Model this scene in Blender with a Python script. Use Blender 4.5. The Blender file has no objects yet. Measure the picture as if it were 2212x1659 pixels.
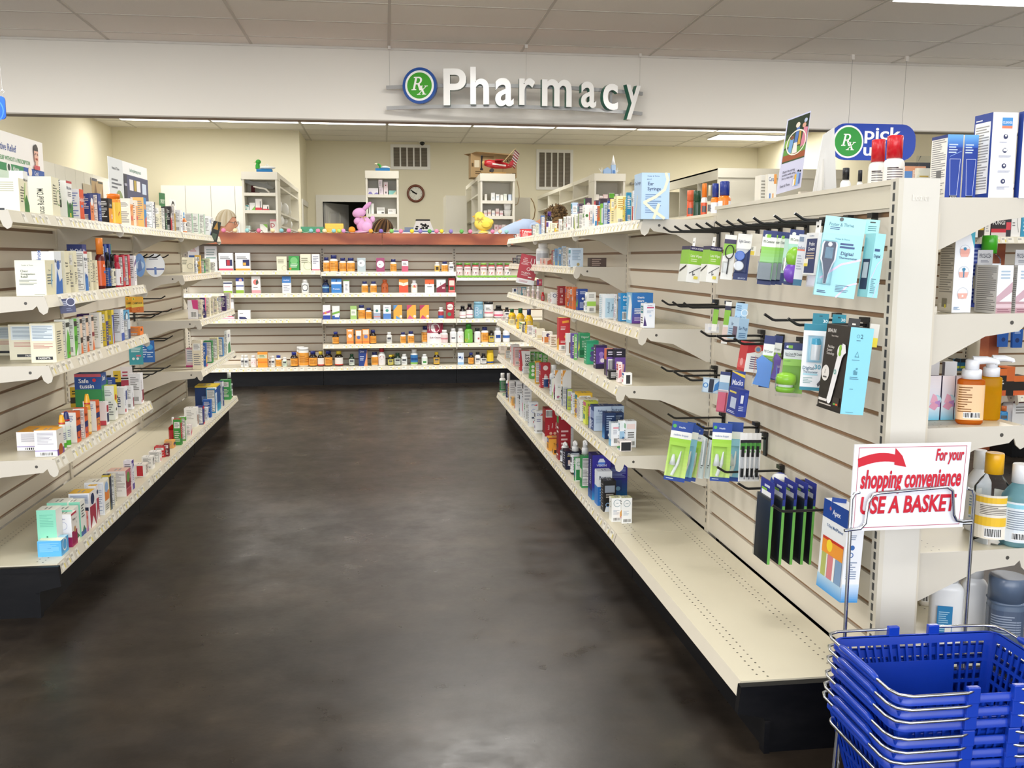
import bpy, math, random
from mathutils import Vector, Matrix
S = bpy.context.scene
COL = S.collection
PI = math.pi
RND = random.Random(7)
# ------------------------------------------------------------------ camera
FPX, CX, CY, EYE = 2050.0, 1106.0, 829.5, 1.16
def _axes(yaw, pitch, roll):
    cy, sy, cp, sp = math.cos(yaw), math.sin(yaw), math.cos(pitch), math.sin(pitch)
    f = Vector((sy*cp, cy*cp, -sp)); r = Vector((cy, -sy, 0)); d = f.cross(r)
    cr, sr = math.cos(roll), math.sin(roll)
    return r*cr+d*sr, d*cr-r*sr, f
AR, AD, AF = _axes(.1328, .1324, -.0011)
cam = bpy.data.objects.new('camera', bpy.data.cameras.new('camera'))
COL.objects.link(cam)
cam.data.sensor_width = 36; cam.data.lens = 36*FPX/2212; cam.data.clip_start = .05; cam.data.clip_end = 100
cam.matrix_world = Matrix(((AR.x, -AD.x, -AF.x, 0), (AR.y, -AD.y, -AF.y, 0), (AR.z, -AD.z, -AF.z, EYE), (0, 0, 0, 1)))
S.camera = cam
# ------------------------------------------------------------------ world, daylight and exposure
S.view_settings.view_transform = 'Standard'; S.view_settings.look = 'None'
S.view_settings.gamma = 1; S.view_settings.use_curve_mapping = False
S.view_settings.exposure = 0.06
S.cycles.use_denoising = True
S.cycles.max_bounces = 9; S.cycles.diffuse_bounces = 6; S.cycles.glossy_bounces = 3; S.cycles.transmission_bounces = 6; S.cycles.transparent_max_bounces = 12
S.cycles.sample_clamp_indirect = 6
S.cycles.caustics_reflective = True; S.cycles.caustics_refractive = False
W = bpy.data.worlds.new('daylight'); S.world = W; W.use_nodes = True
W.node_tree.nodes['Background'].inputs[0].default_value = (.92, .96, 1, 1)
W.node_tree.nodes['Background'].inputs[1].default_value = 2.6
def area(name, loc, size, power, col, rot):
    L = bpy.data.lights.new(name, 'AREA'); L.shape = 'RECTANGLE'; L.size, L.size_y = size
    L.energy = power; L.color = col
    o = bpy.data.objects.new(name, L); COL.objects.link(o); o.location = loc; o.rotation_euler = rot
    return o
area('shop_window_daylight', (-1.6, -3.4, 1.65), (8.5, 2.3), 160, (.97, .98, 1), (PI/2, 0, 0))
ZC = 3.053; TX = lambda k: .0707+1.2192*k; TY = lambda k: 8.13-.6096*k
LIGHTS_FRONT = [(3, 3), (0, 3), (-3, 3)]
for k, j in [(k, j) for k in (-6, -3, 0, 3, 6) for j in (3, 7, 11, 15)]:  # grid of added lamps, mostly unseen and without fixtures, to brighten the shop
    area('troffer_and_fill', (TX(k)+.61, TY(j-1)-.305, ZC-.03), (1.15, .54), 86 if j == 3 else 50 if k < 0 else 24, (1, .97, .92), (0, 0, 0))  # bulkhead row and left columns boosted to lift the surfaces they face
for k in range(-3, 5):
    area('troffer_and_fill', (TX(k)+.61, 13.55, ZC-.03), (1.15, .54), 14, (1, .97, .91), (0, 0, 0))
for x, y in ((-2.2, 10.6), (.7, 10.6), (3.6, 10.6), (5.75, 14.75)):
    area('troffer_and_fill', (x, y, ZC-.03), (1.15, .54), 27, (1, .97, .91), (0, 0, 0))
# ------------------------------------------------------------------ pixel <-> place helpers (photo frame 2212 x 1659)
def ray(px, py): return AR*((px-CX)/FPX)+AD*((py-CY)/FPX)+AF
def atY(px, py, y): v = ray(px, py); t = y/v.y; return Vector((v.x*t, y, v.z*t+EYE))
def atX(px, py, x): v = ray(px, py); t = x/v.x; return Vector((x, v.y*t, v.z*t+EYE))
def atZ(px, py, z): v = ray(px, py); t = (z-EYE)/v.z; return Vector((v.x*t, v.y*t, z))
def pix(p):
    q = Vector(p)-Vector((0, 0, EYE)); w = q.dot(AF)
    return CX+FPX*q.dot(AR)/w, CY+FPX*q.dot(AD)/w
def solve(f, target, lo, hi):      # bisection of a monotone function
    up = f(hi) > f(lo)
    for _ in range(40):
        m = (lo+hi)/2
        if (f(m) < target) == up: lo = m
        else: hi = m
    return (lo+hi)/2
# ------------------------------------------------------------------ colour and materials
_lin = {}
def lin(h):
    if h not in _lin:
        s = h.lstrip('#')
        if len(s) == 3: s = ''.join(ch*2 for ch in s)
        v = [int(s[i:i+2], 16)/255 for i in (0, 2, 4)]
        _lin[h] = tuple(x/12.92 if x <= .04045 else ((x+.055)/1.055)**2.4 for x in v)+(1,)
    return _lin[h]
MAT = {}
def mat(name, col=None, rough=.5, metal=0., spec=.5, **k):
    m = bpy.data.materials.new(name); m.use_nodes = True; MAT[name] = m
    b = m.node_tree.nodes['Principled BSDF']
    if col: b.inputs['Base Color'].default_value = lin(col)
    b.inputs['Roughness'].default_value = rough; b.inputs['Metallic'].default_value = metal
    b.inputs['Specular IOR Level'].default_value = spec
    for a, v in k.items(): b.inputs[a.replace('_', ' ')].default_value = v
    return m, m.node_tree, b
def N(t, typ, **k):
    n = t.nodes.new(typ)
    for a, v in k.items():
        if a in n.inputs.keys(): n.inputs[a].default_value = v
        else: setattr(n, a, v)
    return n
def noise(t, scale, detail=4, rough=.55, coords='Object', stretch=None):
    tc = N(t, 'ShaderNodeTexCoord'); src = tc.outputs[coords]
    if stretch:
        mp = N(t, 'ShaderNodeMapping'); mp.inputs['Scale'].default_value = stretch
        t.links.new(src, mp.inputs['Vector']); src = mp.outputs[0]
    n = N(t, 'ShaderNodeTexNoise', Scale=scale, Detail=detail, Roughness=rough)
    t.links.new(src, n.inputs['Vector']); return n
def ramp(t, fac, stops):
    r = N(t, 'ShaderNodeValToRGB'); e = r.color_ramp.elements
    while len(e) < len(stops): e.new(.5)
    for el, (p, c) in zip(e, stops): el.position = p; el.color = lin(c)
    t.links.new(fac, r.inputs[0]); return r
def bump(t, b, h, strength, dist=.001):
    n = N(t, 'ShaderNodeBump', Strength=strength, Distance=dist)
    t.links.new(h, n.inputs['Height']); t.links.new(n.outputs[0], b.inputs['Normal'])
for nm, rg, sp in (('card', .42, .4), ('plastic', .24, .5), ('matte', .75, .2), ('paintmetal', .38, .45), ('fur', .95, .1)):
    m, t, b = mat(nm, None, rg, 0, sp)
    a = N(t, 'ShaderNodeAttribute', attribute_name='print'); t.links.new(a.outputs['Color'], b.inputs['Base Color'])
    if nm == 'paintmetal':
        n = noise(t, 180, 2); bump(t, b, n.outputs[0], .06)
    if nm == 'fur':
        n = noise(t, 220, 3); bump(t, b, n.outputs[0], .6, .004)
mat('chrome', '#c9ccd0', .22, 1.)
mat('black_wire', '#131313', .35, 0, .5)
# clear plastic: mostly see-through with a sheen, tinted by its print colour
def clear(name, col, amount, rough=.06):
    m = bpy.data.materials.new(name); m.use_nodes = True; t = m.node_tree; t.nodes.clear(); MAT[name] = m
    o = N(t, 'ShaderNodeOutputMaterial'); tr = N(t, 'ShaderNodeBsdfTransparent', Color=lin(col))
    gl = N(t, 'ShaderNodeBsdfGlossy', Color=(1, 1, 1, 1), Roughness=rough); mx = N(t, 'ShaderNodeMixShader')
    fr = N(t, 'ShaderNodeLayerWeight', Blend=amount)
    t.links.new(fr.outputs['Fresnel'], mx.inputs[0]); t.links.new(tr.outputs[0], mx.inputs[1]); t.links.new(gl.outputs[0], mx.inputs[2])
    t.links.new(mx.outputs[0], o.inputs[0])
clear('clear_plastic', '#f6f8fa', .10)
for nm, c, tn in (('amber_gel', '#f08c2a', '#ffc684'), ('yellow_gel', '#e6b41e', '#ffe08a'), ('blue_gel', '#9fd0dc', '#d4f0f6'), ('red_gel', '#c4201c', '#ff8a7a')):
    clear(nm, tn, .2); t = MAT[nm].node_tree; o = t.nodes['Material Output']; src = o.inputs[0].links[0].from_socket
    d = N(t, 'ShaderNodeBsdfDiffuse', Color=lin(c)); tl = N(t, 'ShaderNodeBsdfTranslucent', Color=lin(c)); m1 = N(t, 'ShaderNodeMixShader'); m2 = N(t, 'ShaderNodeMixShader'); m1.inputs[0].default_value = .5; m2.inputs[0].default_value = .6
    t.links.new(d.outputs[0], m1.inputs[1]); t.links.new(tl.outputs[0], m1.inputs[2]); t.links.new(src, m2.inputs[1]); t.links.new(m1.outputs[0], m2.inputs[2]); t.links.new(m2.outputs[0], o.inputs[0])
m, t, b = mat('lens', '#ffffff', .4); b.inputs['Emission Color'].default_value = (1, .97, .90, 1); b.inputs['Emission Strength'].default_value = 3.2
m, t, b = mat('red_glow', '#e83028', .4); b.inputs['Emission Color'].default_value = (1, .08, .05, 1); b.inputs['Emission Strength'].default_value = .8
# floor: dark sealed concrete, mottled
m, t, b = mat('concrete', None, .3, 0, .34)
n1 = noise(t, 1.3, 8, .62, stretch=(1, 1.6, 1)); n2 = noise(t, 7, 6, .65)
ad = N(t, 'ShaderNodeMath', operation='MULTIPLY_ADD'); ad.inputs[1].default_value = .45
t.links.new(n2.outputs[0], ad.inputs[0]); t.links.new(n1.outputs[0], ad.inputs[2])
r = ramp(t, ad.outputs[0], [(.46, '#130d0a'), (.64, '#1e1813'), (.80, '#2c251e'), (.98, '#40372e')]); t.links.new(r.outputs[0], b.inputs['Base Color'])
n3 = noise(t, 5, 6, .7); rr = N(t, 'ShaderNodeMapRange'); rr.inputs['From Min'].default_value = .3; rr.inputs['From Max'].default_value = .7
rr.inputs['To Min'].default_value = .24; rr.inputs['To Max'].default_value = .44
t.links.new(n3.outputs[0], rr.inputs[0]); t.links.new(rr.outputs[0], b.inputs['Roughness'])
n4 = noise(t, 60, 3); bump(t, b, n4.outputs[0], .12, .002)
for nm, c in (('wall_paint', '#e6e0c9'), ('soffit_paint', '#e9e6df')):
    m, t, b = mat(nm, c, .8, 0, .2); n = noise(t, 90, 3); bump(t, b, n.outputs[0], .08, .002)
m, t, b = mat('ceiling_tile', None, .92, 0, .1); n = noise(t, 300, 3, .7)
r = ramp(t, n.outputs[0], [(.35, '#e6e2db'), (.6, '#f5f2ec')]); t.links.new(r.outputs[0], b.inputs['Base Color'])
m, t, b = mat('red_wood', None, .38, 0, .4); n = noise(t, 3.2, 6, .6, stretch=(1, 6, 9))
w = N(t, 'ShaderNodeTexWave', Scale=1.4, Distortion=9, Detail=3); w.bands_direction = 'Z'
tc = N(t, 'ShaderNodeTexCoord'); t.links.new(tc.outputs['Object'], w.inputs['Vector'])
mx = N(t, 'ShaderNodeMath', operation='MULTIPLY'); t.links.new(n.outputs[0], mx.inputs[0]); t.links.new(w.outputs['Fac'], mx.inputs[1])
r = ramp(t, mx.outputs[0], [(0, '#83402a'), (.3, '#a25a3a'), (.7, '#b36a44')]); t.links.new(r.outputs[0], b.inputs['Base Color'])
m, t, b = mat('black_base', None, .45, 0, .25); n = noise(t, 5, 8, .75, stretch=(1, 1, 3))
r = ramp(t, n.outputs[0], [(.45, '#07080d'), (.66, '#121215'), (.78, '#2a2725')]); t.links.new(r.outputs[0], b.inputs['Base Color'])
# ------------------------------------------------------------------ mesh builder
class MB:
    def __init__(s): s.v = []; s.f = []; s.c = []; s.m = []; s.sm = []
    def add(s, vs, fs, col='#fff', m=0, smooth=False):
        o = len(s.v); s.v += [tuple(v) for v in vs]
        for k, f in enumerate(fs):
            s.f.append([i+o for i in f]); s.c.append(col[k] if isinstance(col, list) else col); s.m.append(m); s.sm.append(smooth)
        return s
    def box(s, x0, x1, y0, y1, z0, z1, col='#fff', m=0, cols=None):
        v = [(x, y, z) for z in (z0, z1) for y in (y0, y1) for x in (x0, x1)]
        f = [(0, 1, 5, 4), (1, 3, 7, 5), (3, 2, 6, 7), (2, 0, 4, 6), (4, 5, 7, 6), (2, 3, 1, 0)]   # front -y, right, back, left, top, bottom
        return s.add(v, f, cols or col, m)
    def prism(s, pts, a, b, axis='z', col='#fff', m=0, cap=True, smooth=False):
        n = len(pts)
        P = (lambda p, q: (p[0], p[1], q)) if axis == 'z' else (lambda p, q: (p[0], q, p[1])) if axis == 'y' else (lambda p, q: (q, p[0], p[1]))
        v = [P(p, a) for p in pts]+[P(p, b) for p in pts]
        f = [(i, (i+1) % n, n+(i+1) % n, n+i) for i in range(n)]
        s.add(v, f, col, m, smooth)
        if cap: s.add(v, [tuple(range(n-1, -1, -1)), tuple(range(n, 2*n))], col, m)
        return s
    def lathe(s, prof, seg=20, cols='#fff', m=0, c=(0, 0, 0), sx=1, sy=1, sq=1., a0=0., cap=3):
        # prof: list of (r, z); cols per ring or one; sq<1 squares the section
        v = []; f = []; cc = []
        for r, z in prof:
            for k in range(seg):
                a = a0+2*PI*k/seg; x, y = math.cos(a), math.sin(a)
                if sq != 1: x, y = math.copysign(abs(x)**sq, x), math.copysign(abs(y)**sq, y)
                v.append((c[0]+r*x*sx, c[1]+r*y*sy, c[2]+z))
        n = len(prof)
        for i in range(n-1):
            for k in range(seg):
                f.append((i*seg+k, i*seg+(k+1) % seg, (i+1)*seg+(k+1) % seg, (i+1)*seg+k)); cc.append(cols if isinstance(cols, str) else cols[i])
        s.add(v, f, cc, m, True)
        o = len(s.v)-len(v)
        for ring, rev, bit in ((0, True, 1), (n-1, False, 2)):
            if cap & bit and prof[ring][0] > 1e-5:
                q = [o+ring*seg+k for k in range(seg)]
                s.f.append(q[::-1] if rev else q); s.c.append(cols if isinstance(cols, str) else cols[min(ring, n-2)]); s.m.append(m); s.sm.append(False)
        return s
    def tube(s, path, r, seg=8, col='#fff', m=0, closed=False):
        P = [Vector(p) for p in path]; n = len(P); rings = []; up = None
        for i, p in enumerate(P):
            a = P[i-1] if (i > 0 or closed) else None; b = P[(i+1) % n] if (i < n-1 or closed) else None
            d = ((b-p).normalized() if b is not None else Vector())+((p-a).normalized() if a is not None else Vector())
            d = d.normalized() if d.length > 1e-6 else Vector((0, 0, 1))
            if up is None: up = Vector((0, 0, 1)) if abs(d.z) < .9 else Vector((1, 0, 0))
            u = (up-d*up.dot(d)).normalized(); w = d.cross(u); up = u
            rr = r[i] if isinstance(r, (list, tuple)) else r
            rings.append([p+(u*math.cos(2*PI*k/seg)+w*math.sin(2*PI*k/seg))*rr for k in range(seg)])
        v = [q for g in rings for q in g]; f = []
        for i in range(n if closed else n-1):
            j = (i+1) % n
            for k in range(seg): f.append((i*seg+k, i*seg+(k+1) % seg, j*seg+(k+1) % seg, j*seg+k))
        s.add(v, f, col, m, True)
        if not closed: s.add(rings[0], [tuple(range(seg-1, -1, -1))], col, m); s.add(rings[-1], [tuple(range(seg))], col, m)
        return s
    def ball(s, c, r, seg=14, rings=9, col='#fff', m=0, M=None):
        rx, ry, rz = r if isinstance(r, tuple) else (r, r, r); v = []; f = []
        for i in range(rings+1):
            t = PI*i/rings
            for k in range(seg):
                a = 2*PI*k/seg; q = Vector((rx*math.sin(t)*math.cos(a), ry*math.sin(t)*math.sin(a), rz*math.cos(t)))
                if M is not None: q = M @ q
                v.append(Vector(c)+q)
        for i in range(rings):
            for k in range(seg): f.append((i*seg+k, (i+1)*seg+k, (i+1)*seg+(k+1) % seg, i*seg+(k+1) % seg))
        return s.add(v, f, col, m, True)
    def build(s, name, mats='card', parent=None, loc=None, rz=0, bevel=0):
        me = bpy.data.meshes.new(name); me.from_pydata(s.v, [], s.f)
        for q in ([mats] if isinstance(mats, str) else mats): me.materials.append(MAT[q])
        me.polygons.foreach_set('material_index', s.m); me.polygons.foreach_set('use_smooth', s.sm)
        at = me.color_attributes.new('print', 'FLOAT_COLOR', 'CORNER'); buf = []
        for c, f in zip(s.c, s.f): buf += list(lin(c))*len(f)
        at.data.foreach_set('color', buf); me.update()
        o = bpy.data.objects.new(name, me); COL.objects.link(o)
        if parent is not None: o.parent = parent
        if loc is not None: o.location = loc
        if rz: o.rotation_euler.z = rz
        if bevel:
            bv = o.modifiers.new('soft_edge', 'BEVEL'); bv.width = bevel; bv.segments = 2; bv.limit_method = 'ANGLE'
        return o
def tag(o, label=None, cat=None, group=None, kind=None):
    for k, v in (('label', label), ('category', cat), ('group', group), ('kind', kind)):
        if v: o[k] = v
    return o
def empty(name, loc=(0, 0, 0), rz=0, label=None, cat=None, group=None):
    o = bpy.data.objects.new(name, None); COL.objects.link(o); o.location = loc; o.rotation_euler.z = rz
    o.empty_display_size = .05
    return tag(o, label, cat, group)
def copy_tree(o, parent=None):
    c = o.copy(); COL.objects.link(c); c.parent = parent
    for ch in o.children: copy_tree(ch, c)
    return c
# ------------------------------------------------------------------ lettering
_txt = {}
def glyphs(text, res=2, bold=0.):
    key = (text, res, bold)
    if key not in _txt:
        cu = bpy.data.curves.new('lettering', 'FONT'); cu.body = text; cu.resolution_u = res; cu.fill_mode = 'FRONT'; cu.offset = bold
        ob = bpy.data.objects.new('lettering', cu); me = bpy.data.meshes.new_from_object(ob)
        vs = [(v.co.x, v.co.y) for v in me.vertices]; fs = [tuple(p.vertices) for p in me.polygons]
        if vs:
            x0 = min(v[0] for v in vs); x1 = max(v[0] for v in vs); y0 = min(v[1] for v in vs); y1 = max(v[1] for v in vs)
        else: x0 = x1 = y0 = y1 = 0
        _txt[key] = (vs, fs, x0, x1, y0, y1)
        bpy.data.objects.remove(ob); bpy.data.curves.remove(cu); bpy.data.meshes.remove(me)
    return _txt[key]
# ------------------------------------------------------------------ printed artwork, a small language: ops parted by ';'
#  b v0 v1 c  band | r u0 u1 v0 v1 c  block | c u v rad c  disc | o u v rad c  ring | t Text u v h c [maxw]  words | T ... upright words
#  l u0 u1 v0 v1 n c  lines of fine print | x u0 u1 v0 v1  bar code | p c u v u v ..  shape | d  drug-facts panel | s u0 u1 v0 v1 c1 c2  blend
def art(mb, ops, w, h, P, m=0, cols=1):
    k = 0
    def quad(u0, u1, v0, v1, c):
        n = max(1, int(math.ceil((u1-u0)*cols)))
        for i in range(n):
            a = u0+(u1-u0)*i/n; b = u0+(u1-u0)*(i+1)/n
            mb.add([P(a, v0, k), P(b, v0, k), P(b, v1, k), P(a, v1, k)], [(0, 1, 2, 3)], c, m)
    for op in ops.split(';'):
        a = op.split()
        if not a: continue
        k += 1; q = a[0]
        if q == 'b': quad(0, 1, float(a[1]), float(a[2]), a[3])
        elif q == 'r': quad(*map(float, a[1:5]), a[5])
        elif q in 'co':
            u, v, rad = map(float, a[1:4]); n = 20; e = rad*w/h
            out = [P(u+rad*math.cos(2*PI*i/n), v+e*math.sin(2*PI*i/n), k) for i in range(n)]
            if q == 'c': mb.add(out, [tuple(range(n))], a[4], m)
            else:
                t = float(a[5]) if len(a) > 5 else .8
                inn = [P(u+t*rad*math.cos(2*PI*i/n), v+t*e*math.sin(2*PI*i/n), k) for i in range(n)]
                mb.add(out+inn, [(i, (i+1) % n, n+(i+1) % n, n+i) for i in range(n)], a[4], m)
        elif q in 'tT':
            vs, fs, x0, x1, y0, y1 = glyphs(a[1].replace('_', ' '), 2, .012)
            u, v, hh = map(float, a[2:5]); mw = float(a[6]) if len(a) > 6 else .94
            if x1 > x0:
                cap = .72
                if q == 't':
                    sy = hh/cap; sx = sy*h/w
                    if (x1-x0)*sx > mw: sx = mw/(x1-x0)
                    mb.add([P(u+(x-(x0+x1)/2)*sx, v+(y-cap/2)*sy, k) for x, y in vs], fs, a[5], m)
                else:
                    sx = hh/cap; sy = sx*w/h
                    if (x1-x0)*sy > mw: sy = mw/(x1-x0)
                    mb.add([P(u-(y-cap/2)*sx, v+(x-(x0+x1)/2)*sy, k) for x, y in vs], fs, a[5], m)
        elif q == 'l':
            u0, u1, v0, v1 = map(float, a[1:5]); n = int(a[5]); r2 = random.Random(n*7+int(u0*100))
            for i in range(n):
                t = v1-(v1-v0)*(i+.2)/n; quad(u0, u0+(u1-u0)*(1 if r2.random() < .5 else .55+.4*r2.random()), t-(v1-v0)*.45/n, t, a[6])
        elif q == 'x':
            u0, u1, v0, v1 = map(float, a[1:5]); quad(u0, u1, v0, v1, '#fff'); k += 1; r2 = random.Random(3); u = u0+.03*(u1-u0)
            while u < u1-.06*(u1-u0):
                d = (u1-u0)*r2.choice((.025, .04, .06)); quad(u, u+d, v0+.12*(v1-v0), v1-.08*(v1-v0), '#222'); u += d+(u1-u0)*r2.choice((.03, .045))
        elif q == 'p':
            z = list(map(float, a[2:])); mb.add([P(z[i], z[i+1], k) for i in range(0, len(z), 2)], [tuple(range(len(z)//2))], a[1], m)
        elif q == 'k':      # stroke: k colour width u v u v ..
            z = list(map(float, a[3:])); pt = [(z[i], z[i+1]*h/w) for i in range(0, len(z), 2)]; hw = float(a[2])/2
            for (ua, va), (ub, vb) in zip(pt, pt[1:]):
                k += .3; L = math.hypot(ub-ua, vb-va); nx, ny = -(vb-va)/L*hw, (ub-ua)/L*hw; ex, ey = (ub-ua)/L*hw*.5, (vb-va)/L*hw*.5
                mb.add([P(x, y*w/h, k) for x, y in ((ua-ex+nx, va-ey+ny), (ua-ex-nx, va-ey-ny), (ub+ex-nx, vb+ey-ny), (ub+ex+nx, vb+ey+ny))], [(0, 1, 2, 3)], a[1], m)
        elif q == 's':
            u0, u1, v0, v1 = map(float, a[1:5]); A, B = lin(a[5]), lin(a[6]); n = 10
            for i in range(n):
                f = (i+.5)/n; nm = a[5]+a[6]+str(i); _lin[nm] = tuple(x+(y-x)*f for x, y in zip(A, B))
                quad(u0, u1, v0+(v1-v0)*i/n, v0+(v1-v0)*(i+1)/n, nm)
        elif q == 'd':
            art2 = 'r .07 .93 .05 .95 #555;r .09 .91 .06 .94 #f6f6f4;l .12 .88 .62 .92 7 #777;l .12 .88 .34 .58 6 #888;l .12 .88 .09 .3 6 #777'
            for o2 in art2.split(';'): k += 1; art(mb, o2, w, h, lambda uu, vv, kk, K=k: P(uu, vv, K), m, cols)
EPS = .00018
def face_map(x0, x1, y0, y1, z0, z1, side):
    if side == 'F': return (x1-x0, z1-z0, lambda u, v, k: (x0+(x1-x0)*u, y0-EPS*k, z0+(z1-z0)*v))
    if side == 'B': return (x1-x0, z1-z0, lambda u, v, k: (x1-(x1-x0)*u, y1+EPS*k, z0+(z1-z0)*v))
    if side == 'R': return (y1-y0, z1-z0, lambda u, v, k: (x1+EPS*k, y0+(y1-y0)*u, z0+(z1-z0)*v))
    if side == 'L': return (y1-y0, z1-z0, lambda u, v, k: (x0-EPS*k, y1-(y1-y0)*u, z0+(z1-z0)*v))
    return (x1-x0, y1-y0, lambda u, v, k: (x0+(x1-x0)*u, y0+(y1-y0)*v, z1+EPS*k))
def printed_box(mb, x0, x1, y0, y1, z0, z1, col, arts=None, m=0, cols=None):
    mb.box(x0, x1, y0, y1, z0, z1, col, m, cols)
    for sd, ops in (arts or {}).items():
        if ops:
            w, h, P = face_map(x0, x1, y0, y1, z0, z1, sd); art(mb, ops, w, h, P, m)
    return mb
# ================================================================== THE ROOM
def struct(o): return tag(o, kind='structure')
YS, ZS = 9.05, 2.4135          # soffit face and its lower edge
YB1, YB2, XSTEP = 14.95, 16.19, -1.24
XL0, XR0 = -3.94, 6.47
struct(MB().box(-8, 9, -3.6, 17, -.1, 0).build('floor', 'concrete'))
struct(MB().box(-8, 9, -3.6, 17, ZC, ZC+.1).build('ceiling', 'ceiling_tile'))
g = MB()
for k in range(-6, 8): g.box(TX(k)-.012, TX(k)+.012, -3.5, 16.2, ZC-.004, ZC, '#cfcbc4')
for j in range(-13, 19): g.box(-8, 9, TY(j)-.012, TY(j)+.012, ZC-.0032, ZC, '#d3cfc8')
struct(g.build('trim_1', 'matte'))
struct(MB().box(-8, 9, YS, YS+.16, ZS, ZC).build('wall_bulkhead', 'soffit_paint'))
struct(MB().box(-8, 9, YS-.002, YS+.162, ZS-.012, ZS, '#aaa59c').build('trim_2', 'matte'))
struct(MB().box(-8, 9, YS-.012, YS, ZC-.02, ZC-.001, '#d9d6d0').build('trim_3', 'matte'))
struct(MB().box(XL0-.12, XL0, YS+.16, YB1+.1, 0, ZC).build('wall_left', 'wall_paint'))
struct(MB().box(XL0-.12, XSTEP-.1, YB1, YB1+.1, 0, ZC).build('wall_back_left', 'wall_paint'))
struct(MB().box(XSTEP-.1, XSTEP, YB1, YB2+.1, 0, ZC).build('wall_return', 'wall_paint'))
# back wall with the doorway to the dark stockroom
DX0, DX1, DZ = atY(697, 440, YB2).x, atY(792, 440, YB2).x+.05, atY(740, 436, YB2).z
g = MB().box(XSTEP, DX0, YB2, YB2+.1, 0, ZC).box(DX1, XR0+.1, YB2, YB2+.1, 0, ZC).box(DX0, DX1, YB2, YB2+.1, DZ, ZC)
struct(g.build('wall_back', 'wall_paint'))
struct(MB().box(XR0, XR0+.12, YS+.16, YB2+.1, 0, ZC).build('wall_right', 'wall_paint'))
struct(MB().box(-8.1, -8, -3.6, 9.2, 0, ZC).build('wall_shop_left', 'soffit_paint'))
struct(MB().box(9, 9.1, -3.6, 9.2, 0, ZC).build('wall_shop_right', 'soffit_paint'))
g = MB().box(-8, 9, -3.7, -3.6, 0, .35).box(-8, 9, -3.7, -3.6, 2.85, ZC).box(-8, -4.3, -3.7, -3.6, .35, 2.85).box(5.5, 9, -3.7, -3.6, .35, 2.85)
struct(g.build('wall_shop_front', 'soffit_paint'))
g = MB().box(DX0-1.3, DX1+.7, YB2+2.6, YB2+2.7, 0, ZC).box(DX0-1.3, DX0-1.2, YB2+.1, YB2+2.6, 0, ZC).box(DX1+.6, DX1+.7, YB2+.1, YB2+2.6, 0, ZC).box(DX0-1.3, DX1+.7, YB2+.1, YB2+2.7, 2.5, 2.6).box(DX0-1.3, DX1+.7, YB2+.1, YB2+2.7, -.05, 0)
g.c = ['#4d4a42']*len(g.c); struct(g.build('wall_stockroom', 'matte'))  # the room's lack of light is put into this dark wall colour
# door casing and the white panelled door standing ajar inside
g = MB().box(DX0-.11, DX0, YB2-.02, YB2+.1, 0, DZ+.11, '#e6e4dc').box(DX1, DX1+.11, YB2-.02, YB2+.1, 0, DZ+.11, '#e6e4dc').box(DX0, DX1, YB2-.02, YB2+.1, DZ, DZ+.11, '#e6e4dc')
struct(g.build('trim_4', 'paintmetal'))
d = struct(empty('door_1', (DX0+.02, YB2+.1, 0), math.radians(62)))
g = MB().box(0, .76, -.02, .02, 0, DZ-.01, '#e8e6df')
for z0, z1 in ((.2, .75), (.85, 1.3), (1.42, DZ-.15)):
    for x0, x1 in ((.1, .34), (.43, .67)):
        g.box(x0, x1, -.026, -.02, z0, z1, '#e2e0d8'); g.box(x0+.03, x1-.03, -.03, -.02, z0+.03, z1-.03, '#eceae4')
g.build('door_leaf', 'paintmetal', d)
for z in (.25, 1.0, 1.62): MB().box(-.018, .012, -.03, -.018, z, z+.09, '#2a2a2c').build('hinge', 'plastic', d)
# second door casing seen edge-on at the step in the wall
x = XSTEP
struct(MB().box(x, x+.02, YB1+.1, YB1+.2, 0, 2.05, '#e4e2da').box(x, x+.02, YB1+.2, YB2-.05, 1.97, 2.05, '#e4e2da').build('trim_5', 'paintmetal'))
# ceiling lights
def troffer(x, y, label, kind='ceiling lights over the pharmacy room'):
    t = empty('ceiling_light', (x, y, ZC-.004), 0, label, 'ceiling light', kind)
    MB().box(-.60, .60, -.295, .295, -.008, -.004, '#f4f4f0').build('frame', 'matte', t)
    MB().box(-.585, .585, -.28, .28, -.012, -.008).build('diffuser', 'lens', t)
for n, k in enumerate(range(-3, 5)):
    troffer(TX(k)+.61, 13.80, 'long ceiling light glowing behind the bulkhead edge, %s from the left wall' % ('first second third fourth fifth sixth seventh eighth'.split()[n]))
troffer(5.75, 14.75, 'square-looking ceiling light near the right corner of the pharmacy room')
for k, j in LIGHTS_FRONT:
    troffer(TX(k)+.61, TY(j-1)-.305, 'white ceiling light over the shop floor', 'shop ceiling lights')
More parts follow.
